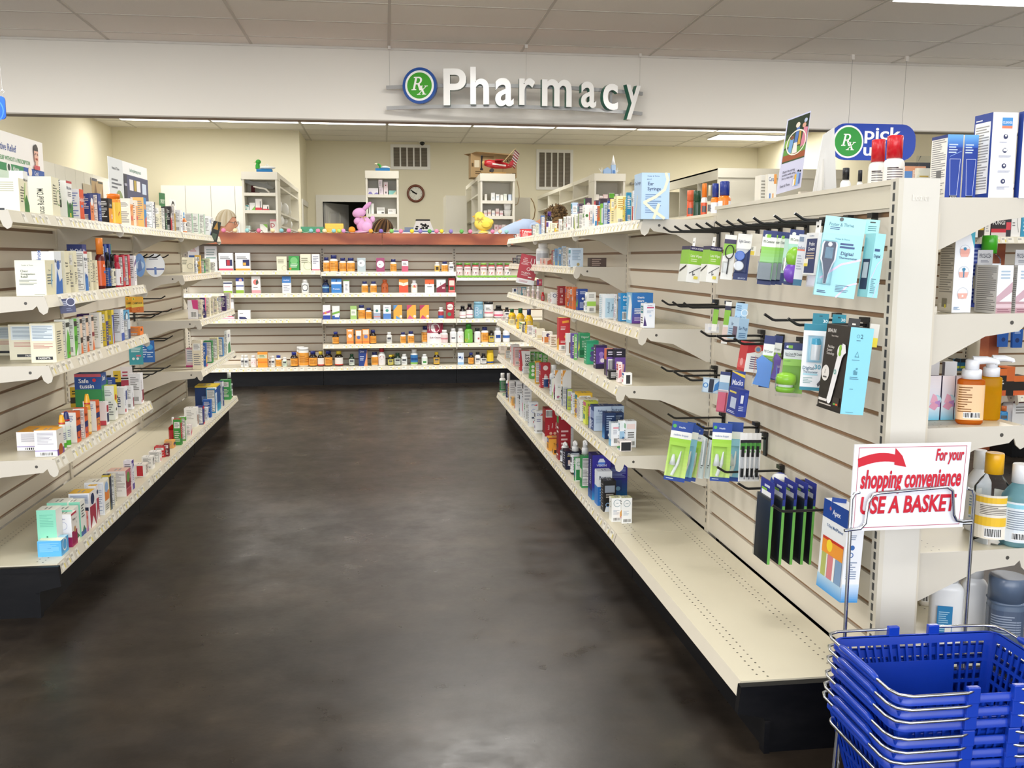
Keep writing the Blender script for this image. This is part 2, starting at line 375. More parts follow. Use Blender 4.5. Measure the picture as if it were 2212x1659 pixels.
# ================================================================== SHELVING
CREAM, DECK, MDF, SLOT = '#d9d1bf', '#d6cfb9', '#8d6f52', '#24221f'
SP = '#d8d1c3'
def slat_panel(root, x0, x1, z0, z1, zg, pitch, zs_name='slat_panel'):
    g = MB().box(x0, x1, .010, .022, z0, z1, MDF)
    lo = z0
    k = math.floor((zg-z0)/pitch); z = zg-k*pitch
    while z < z1:
        if z-.006 > lo: g.box(x0, x1, 0, .010, lo, z-.006, SP)
        lo = z+.006; z += pitch
    if z1 > lo: g.box(x0, x1, 0, .010, lo, z1, SP)
    return g.build(zs_name, 'paintmetal', root)
def upright(root, x, z1, w=.032):
    g = MB().box(x-w/2, x+w/2, -.006, .03, .02, z1, '#d4ccbc')
    n = int((z1-.2)/.0254)
    for k in range(n):
        z = z1-.03-k*.0254
        g.add([(x-.0035, -.0063, z-.008), (x+.0035, -.0063, z-.008), (x+.0035, -.0063, z+.008), (x-.0035, -.0063, z+.008)], [(0, 1, 2, 3)], SLOT)  # slot openings: flat marks painted in the dark of their inside
    return g.build('upright', 'paintmetal', root)
def tag_strip(g, x0, x1, P, seed, dens=.8):
    # paper price tags slipped into the rail: white slips with a yellow flash
    r = random.Random(seed); x = x0+.02
    while x < x1-.05:
        w = r.uniform(.028, .042)
        if r.random() < dens:
            g.add([P(x, .1), P(x+w, .1), P(x+w, .9), P(x, .9)], [(0, 1, 2, 3)], '#efece0')
            g.add([P(x+.003, .55, 1), P(x+w*.65, .55, 1), P(x+w*.65, .75, 1), P(x+.003, .75, 1)], [(0, 1, 2, 3)], '#b4b1a8')
            if r.random() < .7:
                g.add([P(x+w*.7, .15, 1), P(x+w*.98, .15, 1), P(x+w*.98, .6, 1), P(x+w*.7, .6, 1)], [(0, 1, 2, 3)], '#e6d77e')
        x += w+r.uniform(.008, .03)
def base_run(name, loc, rz, lens, depth, zdeck, ztop, zg, pitch, label, near='L', panels=True, kick=.065):
    # local frame: x along the run, y=0 wall face, -y towards the shopper
    root = empty(name, loc, rz, label, 'shelving'); x = 0; L = sum(lens)
    for n, l in enumerate(lens):
        g = MB().box(x+.001, x+l-.001, -depth+.004, -.012, zdeck-.022, zdeck, DECK)
        yl = -depth
        g.add([(x+.002, yl+.004, zdeck), (x+l-.002, yl+.004, zdeck), (x+l-.002, yl-.006, zdeck-.036), (x+.002, yl-.006, zdeck-.036), (x+.002, yl+.006, zdeck-.036), (x+l-.002, yl+.006, zdeck-.036)],
              [(3, 2, 1, 0), (4, 5, 2, 3)], '#ddd6c6')
        P = lambda xx, v, k=0: (xx, yl+.004-.010*(1-v)-.0006-.0002*k, zdeck-.034*(1-v))
        tag_strip(g, x, x+l, P, n+int(abs(loc[0])*100), .9 if not (name == 'gondola_run' and near == 'R' and n == len(lens)-1) else 0)
        for yy in (-.07, -.092, -depth+.055, -depth+.077):       # rows of holes front and back, the shade inside painted as dark discs
            k = 0
            while x+.02+k*.0254 < x+l-.02:
                xx = x+.02+k*.0254+(.0127 if yy in (-.092, -depth+.077) else 0); k += 1
                g.add([(xx+.003*math.cos(a*PI/3), yy+.003*math.sin(a*PI/3), zdeck+.0002) for a in range(6)], [tuple(range(6))], '#4d483d')
        g.build('base_deck', 'paintmetal', root)
        MB().box(x+.002, x+l-.002, -depth+kick, -depth+kick+.01, 0, zdeck-.024).build('kick_plate', 'black_base', root)
        if panels: slat_panel(root, x+.014, x+l-.014, zdeck, ztop, zg, pitch)
        x += l
    x = 0
    for l in [0]+list(lens):
        x += l
        if not (near == 'R' and x > L-.01): upright(root, x, ztop)
    # black end panel closing the base
    for xx, sgn in (((0, -1),) if near == 'L' else ((L, 1),) if near == 'R' else ()):
        pts = [(-depth-.004, zdeck-.004), (-depth-.010, zdeck-.07), (-depth+kick-.01, zdeck-.085), (-depth+kick-.01, 0), (-.0, 0), (-.0, zdeck-.004)]
        a, b = (xx-.02, xx) if sgn < 0 else (xx, xx+.02)
        g = MB().prism([(p[0], p[1]) for p in pts][::-1], a, b, 'x'); e = a if sgn < 0 else b
        g.box(min(e, e+.006*sgn), max(e, e+.006*sgn), -depth-.006, 0, zdeck-.018, zdeck-.002)
        g.box(min(e, e+.006*sgn), max(e, e+.006*sgn), -depth+kick-.01, -depth+kick+.004, 0, zdeck-.09)
        g.build('end_panel', 'black_base', root)
    return root
BRK = lambda d: [(0, .0), (0, -.118), (-.02, -.118), (-d*.55, -.052), (-d+.035, -.040), (-d+.022, -.028), (-d+.016, -.046), (-d+.004, -.056), (-d-.008, -.050), (-d-.012, -.036), (-d-.002, .002)]
def shelf(loc, rz, x0, x1, depth, z, label, group=None, seed=0, dens=.85, ends='LR', tilt=0, fulltag=False, green=False):
    root = empty('metal_shelf', loc, rz, label, 'shelf', group); d = depth
    g = MB().box(x0+.006, x1-.006, -d+.002, -.012, z-.020, z-.001, DECK)
    for k in range(int((x1-x0)/.0254)-1):
        for yy in (-.06, -.08):
            g.add([(x0+.025+k*.0254+.0025*math.cos(a*PI/2), yy+.0025*math.sin(a*PI/2), z-.0008) for a in range(4)], [(0, 1, 2, 3)], '#6b6557')  # holes are flat discs with their inner shade put into the colour
    g.build('shelf_deck', 'paintmetal', root)
    g = MB(); yl = -d
    a, b = x0+.004, x1-.004
    g.add([(a, yl+.004, z+.004), (b, yl+.004, z+.004), (b, yl-.010, z-.034), (a, yl-.010, z-.034), (a, yl+.012, z-.034), (b, yl+.012, z-.034), (a, yl+.012, z-.001), (b, yl+.012, z-.001)],
          [(3, 2, 1, 0), (4, 5, 2, 3), (6, 7, 5, 4), (0, 1, 7, 6)], '#7fc043' if green else '#e0dac8')
    P = lambda xx, v, k=0: (xx, yl+.004-.014*(1-v)-.0006-.0002*k, z+.004-.038*(1-v))
    tag_strip(g, x0, x1, P, seed, dens)
    g.build('price_rail', 'plastic', root)
    for e in ends:
        xx = x0+.0035 if e == 'L' else x1-.0035
        g = MB().prism([(p[0], z+p[1]) for p in BRK(d)][::-1], xx-.002, xx+.002, 'x', '#d2ccc0')
        s2 = -1 if e == 'L' else 1
        g.add([(xx+.0022*s2, -d+.055+.005*math.cos(t*PI/4), z-.020+.005*math.sin(t*PI/4)) for t in range(8)], [tuple(range(8))], '#4a4742')
        g.build('bracket', 'paintmetal', root)
    return root
# --- runs
XRW, YRN, SR = 1.157, 2.033, 1.2205
XLW, YLN, SL = -1.42, 3.151, 1.277
YBW, XBU, SBK = 9.0, .651, 1.2192
R90 = PI/2
YRF = YRN+4*SR
RLOC, RRZ = (XRW, YRF, 0), -R90          # local x = YRF - worldY, local -y = world -X
LLOC, LRZ = (XLW, YLN, 0), R90           # local x = worldY - YLN, local -y = world +X
BX0 = XBU-2*SBK
BLOC, BRZ = (BX0, YBW, 0), 0
base_run('gondola_run', RLOC, RRZ, [SR]*4, XRW-.813, .171, 1.305, 1.260, .078, 'cream slat-wall shelving run along the right of the aisle', 'R')
base_run('gondola_run', LLOC, LRZ, [SL]*3, abs(XLW)-1.066, .171, 1.29, 1.1897, .0757, 'cream slat-wall shelving run along the left of the aisle', 'L')
base_run('gondola_run', BLOC, BRZ, [SBK]*3, .26, .171, 1.262, 1.198, .0757, 'cream slat-wall shelving run under the wooden pharmacy counter ledge', '', True, .03)
RX = lambda y: YRF-y
LX = lambda y: y-YLN
# right shelves
for k, nm in ((1, 'nearest bay'), (2, 'middle bay'), (3, 'farthest bay')):
    y0, y1 = YRN+k*SR, YRN+(k+1)*SR
    for row, X, z in (('top', .897, 1.292), ('third', .895, .908), ('fourth', .819, .706), ('fifth', .820, .453)):
        shelf(RLOC, RRZ, RX(y1), RX(y0), XRW-X, z, 'cream metal %s shelf of the right run, %s' % (row, nm), 'right run shelves', k*7+int(z*100))
    if k > 1: shelf(RLOC, RRZ, RX(y1), RX(y0), XRW-.905, 1.115, 'cream metal second shelf of the right run, %s' % nm, 'right run shelves', k*7)
# left shelves
for k, nm in enumerate(('nearest bay', 'middle bay', 'farthest bay')):
    shelf(LLOC, LRZ, k*SL, (k+1)*SL, abs(XLW)-1.15, 1.302, 'cream metal top shelf of the left run, %s' % nm, 'left run shelves', 40+k)
    if k == 0:
        for row, z in (('second', 1.036), ('third', .817), ('fourth', .514)):
            shelf(LLOC, LRZ, 0, SL, abs(XLW)-1.06, z, 'cream metal %s shelf of the left run, nearest bay' % row, 'left run shelves', 43+int(z*10))
    if k == 2:
        for row, X, z in (('second', -1.155, 1.055), ('third', -1.07, .795), ('fourth', -1.075, .497)):
            shelf(LLOC, LRZ, 2*SL, 3*SL, abs(XLW+0)+X, z, 'cream metal %s shelf of the left run, farthest bay' % row, 'left run shelves', 49+int(z*10))
# back shelves: bay A, B, C from the left
BAYS = (('left bay', ((1.040, 0), (.838, 0), (.607, 0))), ('middle bay', ((1.028, 0), (.838, 0), (.598, 0), (.372, 0))), ('right bay', ((.985, 1), (.598, 0), (.372, 0))))
ORD = 'first second third fourth fifth sixth seventh eighth ninth tenth eleventh twelfth thirteenth fourteenth fifteenth sixteenth seventeenth eighteenth nineteenth twentieth'.split()
for k, (nm, zs) in enumerate(BAYS):
    for i, (z, gr) in enumerate(zs):
        o = shelf(BLOC, BRZ, k*SBK, (k+1)*SBK, .255, z, 'cream metal %s shelf under the counter, %s%s' % (('top', 'second', 'third', 'fourth')[i], nm, ' with green strip' if gr else ''), 'back run shelves', 60+k*9+i)
        if gr: MB().box(2*SBK+.01, 3*SBK-.01, -.262, -.256, z-.004, z+.012, '#7dbb3c').build('green_strip', 'plastic', o)
# near bay of the right run: raised top rail, end upright and the shelves of its far side
t = bpy.data.objects['gondola_run']
MB().box(RX(YRN+SR)+.016, RX(YRN)-.016, -.004, .012, 1.274, 1.332, '#d9d2c0').box(RX(YRN+SR)+.012, RX(YRN)-.012, -.010, .05, 1.326, 1.337, '#ded7c6').build('top_rail', 'paintmetal', t)
MB().box(RX(YRN+2*SR)+.016, RX(YRN+SR)-.016, -.004, .012, 1.262, 1.310, '#d9d2c0').box(RX(YRN+2*SR)+.012, RX(YRN+SR)-.012, -.008, .05, 1.306, 1.316, '#ded7c6').build('top_rail', 'paintmetal', t)
g = MB().box(RX(YRN)-.034, RX(YRN), .0, .088, .02, 1.338, '#dcd8cf')
g.box(RX(YRN)-.034, RX(YRN)+.001, -.012, .0, .02, 1.338, '#d6d0c2')
for k in range(44):
    z = 1.322-k*.0254
    g.box(RX(YRN)-.022, RX(YRN)-.013, -.0126, -.0118, z-.009, z+.009, '#3a3d40')  # slots are thin slips coloured like the shade within
xe = RX(YRN)+.001; vs, fs, a0, a1, b0, b1 = glyphs('Lozier', 2, .01)
g.add([(xe+.0012, .022+(x-a0)/(a1-a0)*.044, 1.288+(y-b0)*.02) for x, y in vs], fs, '#e4e1da')
g.build('end_upright', 'paintmetal', t, bevel=.0)
MB().box(RX(YRF), RX(YRN)-.04, .024, .064, .17, 1.26, '#cfc7b6').build('core', 'paintmetal', t)
R2LOC = (XRW+.088, YRN+.018, 0)       # far side of the same run: local x = worldY - YRN, -y = world +X
g = base_run('gondola_run', R2LOC, R90, [SR, SR], .34, .171, 1.26, 1.260, .078, 'cream shelving on the far side of the right run', 'L')
for n, (z, d) in enumerate(((1.297, .285), (1.030, .268), (.762, .262), (.458, .30))):
    shelf(R2LOC, R90, .0, SR, d, z, 'white bracketed shelf on the far side of the right run, %s from the top' % ORD[n], 'far side shelves', 80+n)
    if n == 0: shelf(R2LOC, R90, SR, 2*SR, d, z, 'cream top shelf on the far side of the right run, next bay', 'far side shelves', 85)
# counter ledge over the back run
t = empty('counter_ledge', (0, 0, 0), 0, 'long reddish wood pharmacy counter ledge above the back shelves', 'counter')
MB().box(-2.6, -.018, 8.70, 9.28, 1.276, 1.375).build('ledge_board', 'red_wood', t)
MB().box(-.014, 3.0, 8.70, 9.28, 1.276, 1.375).build('ledge_board', 'red_wood', t)
MB().box(-2.6, 3.0, 9.04, 9.25, .0, 1.276, '#cfc7b4').build('counter_body', 'matte', t)
MB().box(-2.6, 3.0, 9.25, 9.85, .98, 1.02, '#cfc7b4').build('work_surface', 'matte', t)
# ================================================================== SIGNS
RXPOLY = []
def _rx():
    sh = .22
    def q(*p): RXPOLY.append([(x+y*sh, y) for x, y in p])
    q((-.30, -.30), (-.16, -.30), (-.16, .46), (-.30, .46)); q((-.40, -.36), (-.06, -.36), (-.06, -.29), (-.40, -.29)); q((-.40, .46), (-.16, .46), (-.16, .53), (-.40, .53))
    o = [(-.04+.27*math.cos(a), .275+.255*math.sin(a)) for a in [PI/2-PI*i/10 for i in range(11)]]; n = [(-.04+.13*math.cos(a), .275+.165*math.sin(a)) for a in [PI/2-PI*i/10 for i in range(11)]]
    for i in range(10): q(o[i], o[i+1], n[i+1], n[i])
    q((-.16, .53), (-.16, .44), (-.04, .44), (-.04, .53)); q((-.16, .11), (-.16, .02), (-.04, .02), (-.04, .11))
    q((-.06, .06), (.10, .06), (.34, -.38), (.18, -.38))
    q((.16, -.12), (.30, -.12), (.62, -.62), (.48, -.62)); q((.56, -.12), (.63, -.12), (.22, -.62), (.15, -.62))
    q((.08, -.12), (.36, -.12), (.36, -.07), (.08, -.07)); q((.48, -.12), (.72, -.12), (.72, -.07), (.48, -.07)); q((.06, -.67), (.32, -.67), (.32, -.62), (.06, -.62)); q((.42, -.67), (.72, -.67), (.72, -.62), (.42, -.62))
_rx()
def disc(g, c, r, P, d0, d1, col, n=40):
    o = len(g.v); a = [P(c[0]+r*math.cos(2*PI*k/n), c[1]+r*math.sin(2*PI*k/n), d0) for k in range(n)]; b = [P(c[0]+r*math.cos(2*PI*k/n), c[1]+r*math.sin(2*PI*k/n), d1) for k in range(n)]
    g.add(a+b, [(i, (i+1) % n, n+(i+1) % n, n+i) for i in range(n)]+[tuple(range(n, 2*n))], col)
def emblem(g, c, r, P, d, ring='#1f4f9e'):
    if ring: disc(g, c, r, P, 0, d, ring)
    disc(g, c, r*.84, P, d, d+.002, '#f4f6f4'); disc(g, c, r*.72, P, d+.002, d+.004, '#3fa02c')
    for k, p in enumerate(RXPOLY): g.add([P(c[0]+(x-.1)*r*.82, c[1]+(y+.05)*r*.82, d+.0055+.0001*(k % 3)) for x, y in p], [tuple(range(len(p)))], '#fbfbf8')
# --- Pharmacy sign bowed out in front of the bulkhead
XC_, SAG, HALF = 1.237, .24, 1.19
RARC = (HALF**2+SAG**2)/(2*SAG); YARC = 8.96+RARC-SAG          # arc centre lies behind
def arc(xx, out=0.):
    a = math.asin((xx-XC_)/RARC); return Vector((XC_+(RARC+out)*math.sin(a), YARC-(RARC+out)*math.cos(a), 0)), a
t = empty('hanging_sign', (XC_, YARC-RARC, 2.5), 0, 'bowed sign on two grey rails reading Pharmacy with a green and blue roundel', 'sign')
O3 = Vector((XC_, YARC-RARC, 2.5))
def zat(py, x): p = arc(x)[0]; return solve(lambda z: -pix((p.x, p.y, z))[1], -py, 2, 3)
zr1, zr2 = zat(186, 1.2), zat(231, 1.2)
for z in (zr1, zr2):
    g = MB(); n = 40
    for o2, hh in ((-.012, .016),):
        ring = []
        for i in range(n+1):
            x = XC_-HALF+2*HALF*i/n; pa = arc(x, .012)[0]; pb = arc(x, -.012)[0]
            ring += [(pa.x-O3.x, pa.y-O3.y, z-hh-O3.z), (pa.x-O3.x, pa.y-O3.y, z+hh-O3.z), (pb.x-O3.x, pb.y-O3.y, z+hh-O3.z), (pb.x-O3.x, pb.y-O3.y, z-hh-O3.z)]
        f = []
        for i in range(n):
            for k in range(4): f.append((i*4+k, i*4+(k+1) % 4, i*4+4+(k+1) % 4, i*4+4+k))
        f += [(0, 3, 2, 1), (n*4, n*4+1, n*4+2, n*4+3)]
        g.add(ring, f, '#a3a4a5')
    g.build('rail', 'plastic', t)
for x in (1.28, 2.10):
    p = arc(x)[0]-O3; MB().box(p.x-.011, p.x+.011, p.y-.009, p.y+.009, zr2-O3.z, zr1-O3.z, '#b2b3b4').build('strut', 'plastic', t)
def solve_x(px, z): return solve(lambda x: pix((arc(x)[0].x, arc(x)[0].y, z))[0], px, XC_-HALF, XC_+HALF)
base_z = None
for ch, xa, xb, yt, yb in (('P', 961, 1008, 149, 228.5), ('h', 1017, 1056, 145.5, 226.5), ('a', 1069, 1108, 169.6, 230.5), ('r', 1119, 1153, 170, 228), ('m', 1166, 1231, 172.5, 231), ('a', 1248, 1282.5, 177.5, 233.5), ('c', 1293.6, 1328.7, 182, 238), ('y', 1342, 1377, 185, 260)):
    xm = solve_x((xa+xb)/2, 2.6); p, a = arc(xm, .04); p.z = 0
    z1 = solve(lambda z: -pix((p.x, p.y, z))[1], -yt, 2, 3.2); z0 = solve(lambda z: -pix((p.x, p.y, z))[1], -yb, 2, 3.2)
    wd = (xb-xa)*(p.y)/FPX/math.cos(a)*1.0
    vs, fs, gx0, gx1, gy0, gy1 = glyphs(ch, 6, .018)
    T = lambda x, y, d: (p.x-O3.x+math.cos(a)*((x-gx0)/(gx1-gx0)-.5)*wd+math.sin(a)*d, p.y-O3.y+math.sin(a)*((x-gx0)/(gx1-gx0)-.5)*wd-math.cos(a)*d, z0+(y-gy0)/(gy1-gy0)*(z1-z0)-O3.z)
    g = MB(); g.add([T(x, y, .028) for x, y in vs], fs, '#f3f3f1'); g.add([T(x, y, -.028) for x, y in vs], [f[::-1] for f in fs], '#1f6b56')
    ed = {}
    for f in fs:
        for i in range(len(f)):
            e = (f[i], f[(i+1) % len(f)]); k = tuple(sorted(e)); ed[k] = None if k in ed else e
    for e in ed.values():
        if e: g.add([T(*vs[e[0]], .028), T(*vs[e[1]], .028), T(*vs[e[1]], -.028), T(*vs[e[0]], -.028)], [(3, 2, 1, 0)], '#226a55')
    g.build('letter', 'plastic', t)
xm = solve_x(910, 2.66); p, a = arc(xm, .02)
z = solve(lambda zz: -pix((p.x, p.y, zz))[1], -186.5, 2, 3.2)
g = MB(); emblem(g, (0, 0), .157, lambda u, v, d: (p.x-O3.x+math.cos(a)*u+math.sin(a)*d, p.y-O3.y+math.sin(a)*u-math.cos(a)*d, z+v-O3.z), .04); g.build('roundel', 'plastic', t)
g = MB()
for x, yy in ((.075, 8.93), (1.29, 8.68), (2.40, 8.93)):
    p = arc(max(XC_-HALF, min(XC_+HALF, x)))[0]; g.tube([(x-O3.x, p.y-O3.y, zr1-O3.z), (x-O3.x, p.y-O3.y, ZC-.02-O3.z)], .0016, 5, '#b9b6b0'); g.box(x-.012-O3.x, x+.012-O3.x, p.y-.012-O3.y, p.y+.012-O3.y, ZC-.035-O3.z, ZC-.004-O3.z, '#dedbd5')
g.build('hanger_wire', 'plastic', t)
# --- pick up sign
YP = 8.72; pa, pb = atY(1795, 306, YP), atY(1973, 306, YP); pt, pq = atY(1850, 267, YP).z, atY(1850, 346, YP).z
x0, x1 = pa.x, pb.x+.02; zm, hh = (pt+pq)/2, (pt-pq)/2
t = empty('hanging_sign', ((x0+x1)/2, YP, pq), 0, 'blue rounded hanging sign reading pick up beside a green roundel', 'sign')
def rrect(w, h, r, n=6):
    out = []
    for cx, cy, a0 in ((w-r, h-r, 0), (-w+r, h-r, PI/2), (-w+r, -h+r, PI), (w-r, -h+r, 1.5*PI)):
        out += [(cx+r*math.cos(a0+PI/2*i/n), cy+r*math.sin(a0+PI/2*i/n)) for i in range(n+1)]
    return out
w2 = (x1-x0)/2
g = MB().prism([(a, b+hh) for a, b in rrect(w2, hh, .14)], -.006, .006, 'y', '#1d43ad')
P = lambda u, v, k: (u, -.006-.0012*k if k < 1 else -.006-EPS*k, v+hh)
disc(g, (-w2+.17, 0), .152, lambda u, v, d: (u, -.0065-d, v+hh), 0, .001, '#f4f6f4'); disc(g, (-w2+.17, 0), .136, lambda u, v, d: (u, -.0075-d, v+hh), 0, .001, '#2f9440')
for p in RXPOLY: g.add([(-w2+.17+(x-.1)*.125, -.0092, hh+(y+.05)*.125) for x, y in p], [tuple(range(len(p)))], '#fbfbf8')
for tx, cx, cz, wd, hg in (('pick', .09, .075, .37, .15), ('up', .0, -.075, .2, .15)):
    vs, fs, gx0, gx1, gy0, gy1 = glyphs(tx, 4, .02); sc = hg/.75/1.0
    wsc = wd/(gx1-gx0)
    g.add([(cx+(x-(gx0+gx1)/2)*wsc, -.0075, hh+cz+(y-.3)*sc*.8) for x, y in vs], fs, '#fbfbfb')
g.build('sign_board', 'plastic', t)
g = MB()
for px in (1833, 1949):
    xx = atY(px, 267, YP).x-(x0+x1)/2; zz = ZC-pq
    g.tube([(xx, 0, 2*hh-.004), (xx+.01, 0, zz-.03)], .0018, 5, '#8d8a85'); g.box(xx-.004, xx+.024, -.014, .014, zz-.05, zz-.004, '#e7e4df')
g.build('hanger_wire', 'plastic', t)
# --- small hook left in the ceiling and the edge of another hanging sign at the left
p = atZ(1693, 133, ZC)
tag(MB().tube([(0, 0, 0), (0, 0, -.02), (.012, 0, -.045), (.002, 0, -.062), (-.014, 0, -.052)], .003, 6, '#d6d2cc').build('ceiling_hook', 'plastic', None, (p.x, p.y-.05, ZC-.004)), 'empty white hook hanging from the ceiling left of the blue sign wires', 'hook')
YQ = 7.0; pa, pb = atY(10.5, 208, YQ), atY(12, 258, YQ)
t = empty('hanging_sign', (pa.x-.2, YQ, pb.z), 0, 'blue hanging sign at the left with only its rounded edge showing', 'sign')
hh = (pa.z-pb.z)/2
g = MB().prism([(a, b+hh) for a, b in rrect(.2, hh+.0, .025)], -.005, .005, 'y', '#1d50a8'); P = lambda u, v, d: (u, -.0055-d, v+hh)
g.add([(.1+.09*math.cos(2*PI*i/24), -.0056, hh*.75+.09*math.sin(2*PI*i/24)) for i in range(24)]+[(.1+.082*math.cos(2*PI*i/24), -.0056, hh*.75+.082*math.sin(2*PI*i/24)) for i in range(24)], [(i, (i+1) % 24, 24+(i+1) % 24, 24+i) for i in range(24)], '#3d74c9')
g.build('sign_board', 'plastic', t)
g = MB().tube([(.185, 0, 2*hh-.012), (.185, 0, 2*hh+.01), (.198, 0, 2*hh+.03), (.186, 0, 2*hh+.045), (.175, 0, 2*hh+.03)], .0018, 6, '#8d8d8d').tube([(.186, 0, 2*hh+.045), (.168, 0, ZC-pb.z-.004)], .001, 5, '#aaa')
g.build('hanger_wire', 'chrome', t)
# ================================================================== PHARMACY ROOM
YI = 11.2
def pz(py, y=YI): return atY(850, py, y).z
def PXY(px, py, y): v = atY(px, py, y); return v.x, v.z
SHC, SHB = '#e8e4d6', '#cfcbbd'
def tall_shelf(pxa, pxb, ptop, rows, label, side=None, ydeep=13.6, nb=2, dz=.0):
    x0 = atY(pxa, ptop+40, YI).x; x1 = atY(pxb, ptop+40, YI).x; zt = atY((pxa+pxb)/2, ptop, YI).z
    root = empty('storage_shelving', ((x0+x1)/2, YI, 0), 0, label, 'shelving'); w = (x1-x0)/2; dp = .30; th = .022
    MB().box(-w, -w+th, 0, dp, 0, zt, SHC).box(w-th, w, 0, dp, 0, zt, SHC).build('side_panel', 'paintmetal', root)
    MB().box(-w+th, w-th, dp-.012, dp, 0, zt, SHB).build('back_panel', 'paintmetal', root)
    MB().box(-w-.004, w+.004, -.008, dp, zt-.085, zt+.0, SHC).build('top_rail', 'paintmetal', root)
    zs = [pz(r) for r in rows]+[.95, .5, .1]
    for z in zs: MB().box(-w+th, w-th, -.004, dp-.012, z-.035, z, SHC).build('shelf_board', 'paintmetal', root)
    if side:
        s = 1 if side == 'R' else -1; L = ydeep-YI-dp; y0 = dp+.02
        xs = w*s
        for b in range(nb+1):
            yy = y0+L*b/nb; MB().box(min(0, xs), max(0, xs), yy-.012, yy+.012, 0, zt-.01, SHC).build('side_panel', 'paintmetal', root)
        MB().box(-.008, .008, y0, y0+L, 0, zt-.03, SHB).build('back_panel', 'paintmetal', root)
        MB().box(min(0, xs), max(0, xs)+.004, y0-.02, y0+L, zt-.05, zt-.004, SHC).build('top_rail', 'paintmetal', root)
        for z in (zs[0]+.10, zs[0]-.20, zs[1]-.16 if len(rows) > 1 else 1.1, .9, .5): MB().box(min(0, xs*.98), max(0, xs*.98), y0, y0+L, z-.02, z, SHC).build('shelf_board', 'paintmetal', root)
    return root, x0, x1, zs, zt
shL = tall_shelf(523, 599, 371, (419, 456, 503), 'white open storage shelving behind the counter with a grey wooden animal on its top board', 'R', 13.9, 2)
shM = tall_shelf(790, 861, 369, (420, 462, 505), 'white open storage shelving between the dark doorway and the wall clock')
sh3 = tall_shelf(1038, 1112, 375, (431, 465, 499), 'white open storage shelving with a cardboard box on top', 'L', 13.2, 2)
sh4 = tall_shelf(1284, 1350, 375, (431, 470, 505), 'white open storage shelving with a little church model on top', 'L', 15.4, 4)
# wide cream unit at the right
ya = 11.2; p0 = atY(1552, 363, ya); t = empty('storage_cabinet', (p0.x, ya, 0), 0, 'wide cream shelving unit with a plain end panel, right of the exit sign', 'shelving')
zt = p0.z
MB().box(0, 1.6, 0, .03, 0, zt, '#e6e2d2').box(-.006, 1.6, -.012, 0, zt-.11, zt, '#eeeadb').build('end_panel', 'paintmetal', t)
g = MB().box(0, .02, .03, 2.3, zt-.13, zt, '#d5d1c2').box(0, 1.6, .03, 2.3, zt-.02, zt-.001, '#d5d1c2').box(.30, .32, .03, 2.3, 0, zt-.02, '#c5c1b3'); g.build('side_panel', 'paintmetal', t)
for yy in (.75, 1.5, 2.28): MB().box(0, .30, yy, yy+.02, 0, zt-.13, '#d5d1c2').build('divider', 'paintmetal', t)
for z in (1.72, 1.35, .9, .4): MB().box(.004, .30, .03, 2.28, z-.03, z, '#d9d5c6').build('shelf_board', 'paintmetal', t)
# small goods on those shelves
def goods(px0, px1, py0, py1, y, col, name, label, cat, ops='', cols=None, group=None, dep=.09, yoff=.07):
    xa, xb = atY(px0, py1, y+yoff).x, atY(px1, py1, y+yoff).x
    zs = None
    z0 = zfloor[0]; h = max(.02, (py1-py0)*(y)/FPX)
    o = MB(); w = (xb-xa)/2
    printed_box(o, -w, w, 0, dep, 0, h, col, {'F': ops})
    ob = o.build(name, 'card', None, ((xa+xb)/2, y+yoff, z0)); tag(ob, label, cat, group); return ob
zfloor = [0]
def row_goods(zs, items):
    zfloor[0] = zs
    for it in items: goods(*it[:4], YI, it[4], it[5], it[6], it[7], it[8] if len(it) > 8 else '')
row_goods(shL[3][1], [(526, 538, 438, 449, '#dfeaea', 'medicine_carton', 'teal and white carton at the far left of the second board of the animal shelving', 'carton', 'p #2e8f94 .1 .95 .9 .95 .9 .6;r .1 .6 .1 .3 #8cb'),
    (539, 551, 434, 449.5, '#eef0ee', 'medicine_carton', 'white carton with a green corner beside the teal one', 'carton', 'p #7cc04c .3 0 1 0 1 .6'),
    (552, 566, 426, 449.5, '#f2f0ee', 'medicine_carton', 'tall white and red carton on the second board of the animal shelving', 'carton', 'b 0 .25 #d33a48;r .7 .8 .2 .8 #333'),
    (568, 581, 438, 449.5, '#f2f0ee', 'medicine_carton', 'short white and red carton right of the tall one', 'carton', 'b 0 .3 #d33a48;r .7 .85 .2 .7 #333')])
row_goods(shL[3][2], [(528, 541, 488, 502, '#d7e8e4', 'medicine_carton', 'pale blue-green pack on the low board of the animal shelving', 'carton', 'r .2 .9 .2 .6 #fff'),
    (562, 578, 486, 503, '#f0f2ec', 'leaflet_pack', 'white and green leaflet pack on the low board of the animal shelving', 'pack', 'p #86c552 .4 1 1 1 1 .5'),
    (584, 598, 476, 503, '#f2eeee', 'medicine_carton', 'white carton with a big dark red D beside the leaflet pack', 'carton', 't D .4 .55 .35 #b02236;b .85 1 #e8a0a8')])
row_goods(shM[3][0], [(795, 817, 402, 415.5, '#eceaf2', 'glove_carton', 'wide white carton with a purple swirl on the top board beside the clock', 'carton', 'p #8d86c8 0 0 .5 0 .3 .45 .1 .4;p #8d86c8 .5 0 1 0 1 .3 .8 .35'),
    (819, 828, 401, 416, '#e9dde8', 'medicine_carton', 'small pink-white carton, lower of the two stacked beside the clock', 'carton', 'l .2 .8 .2 .8 4 #a89cb0'),
    (829, 838, 390, 416, '#efdfe6', 'medicine_carton', 'tall pinkish carton beside the stacked pair near the clock', 'carton', 'r .3 .7 .1 .25 #777;r .35 .6 .7 .8 #b56'),
    (840, 856, 407, 416, '#8fd0cc', 'medicine_carton', 'flat turquoise and cream carton on the top board beside the clock', 'carton', 'p #efe9c8 .5 0 1 0 1 1')])
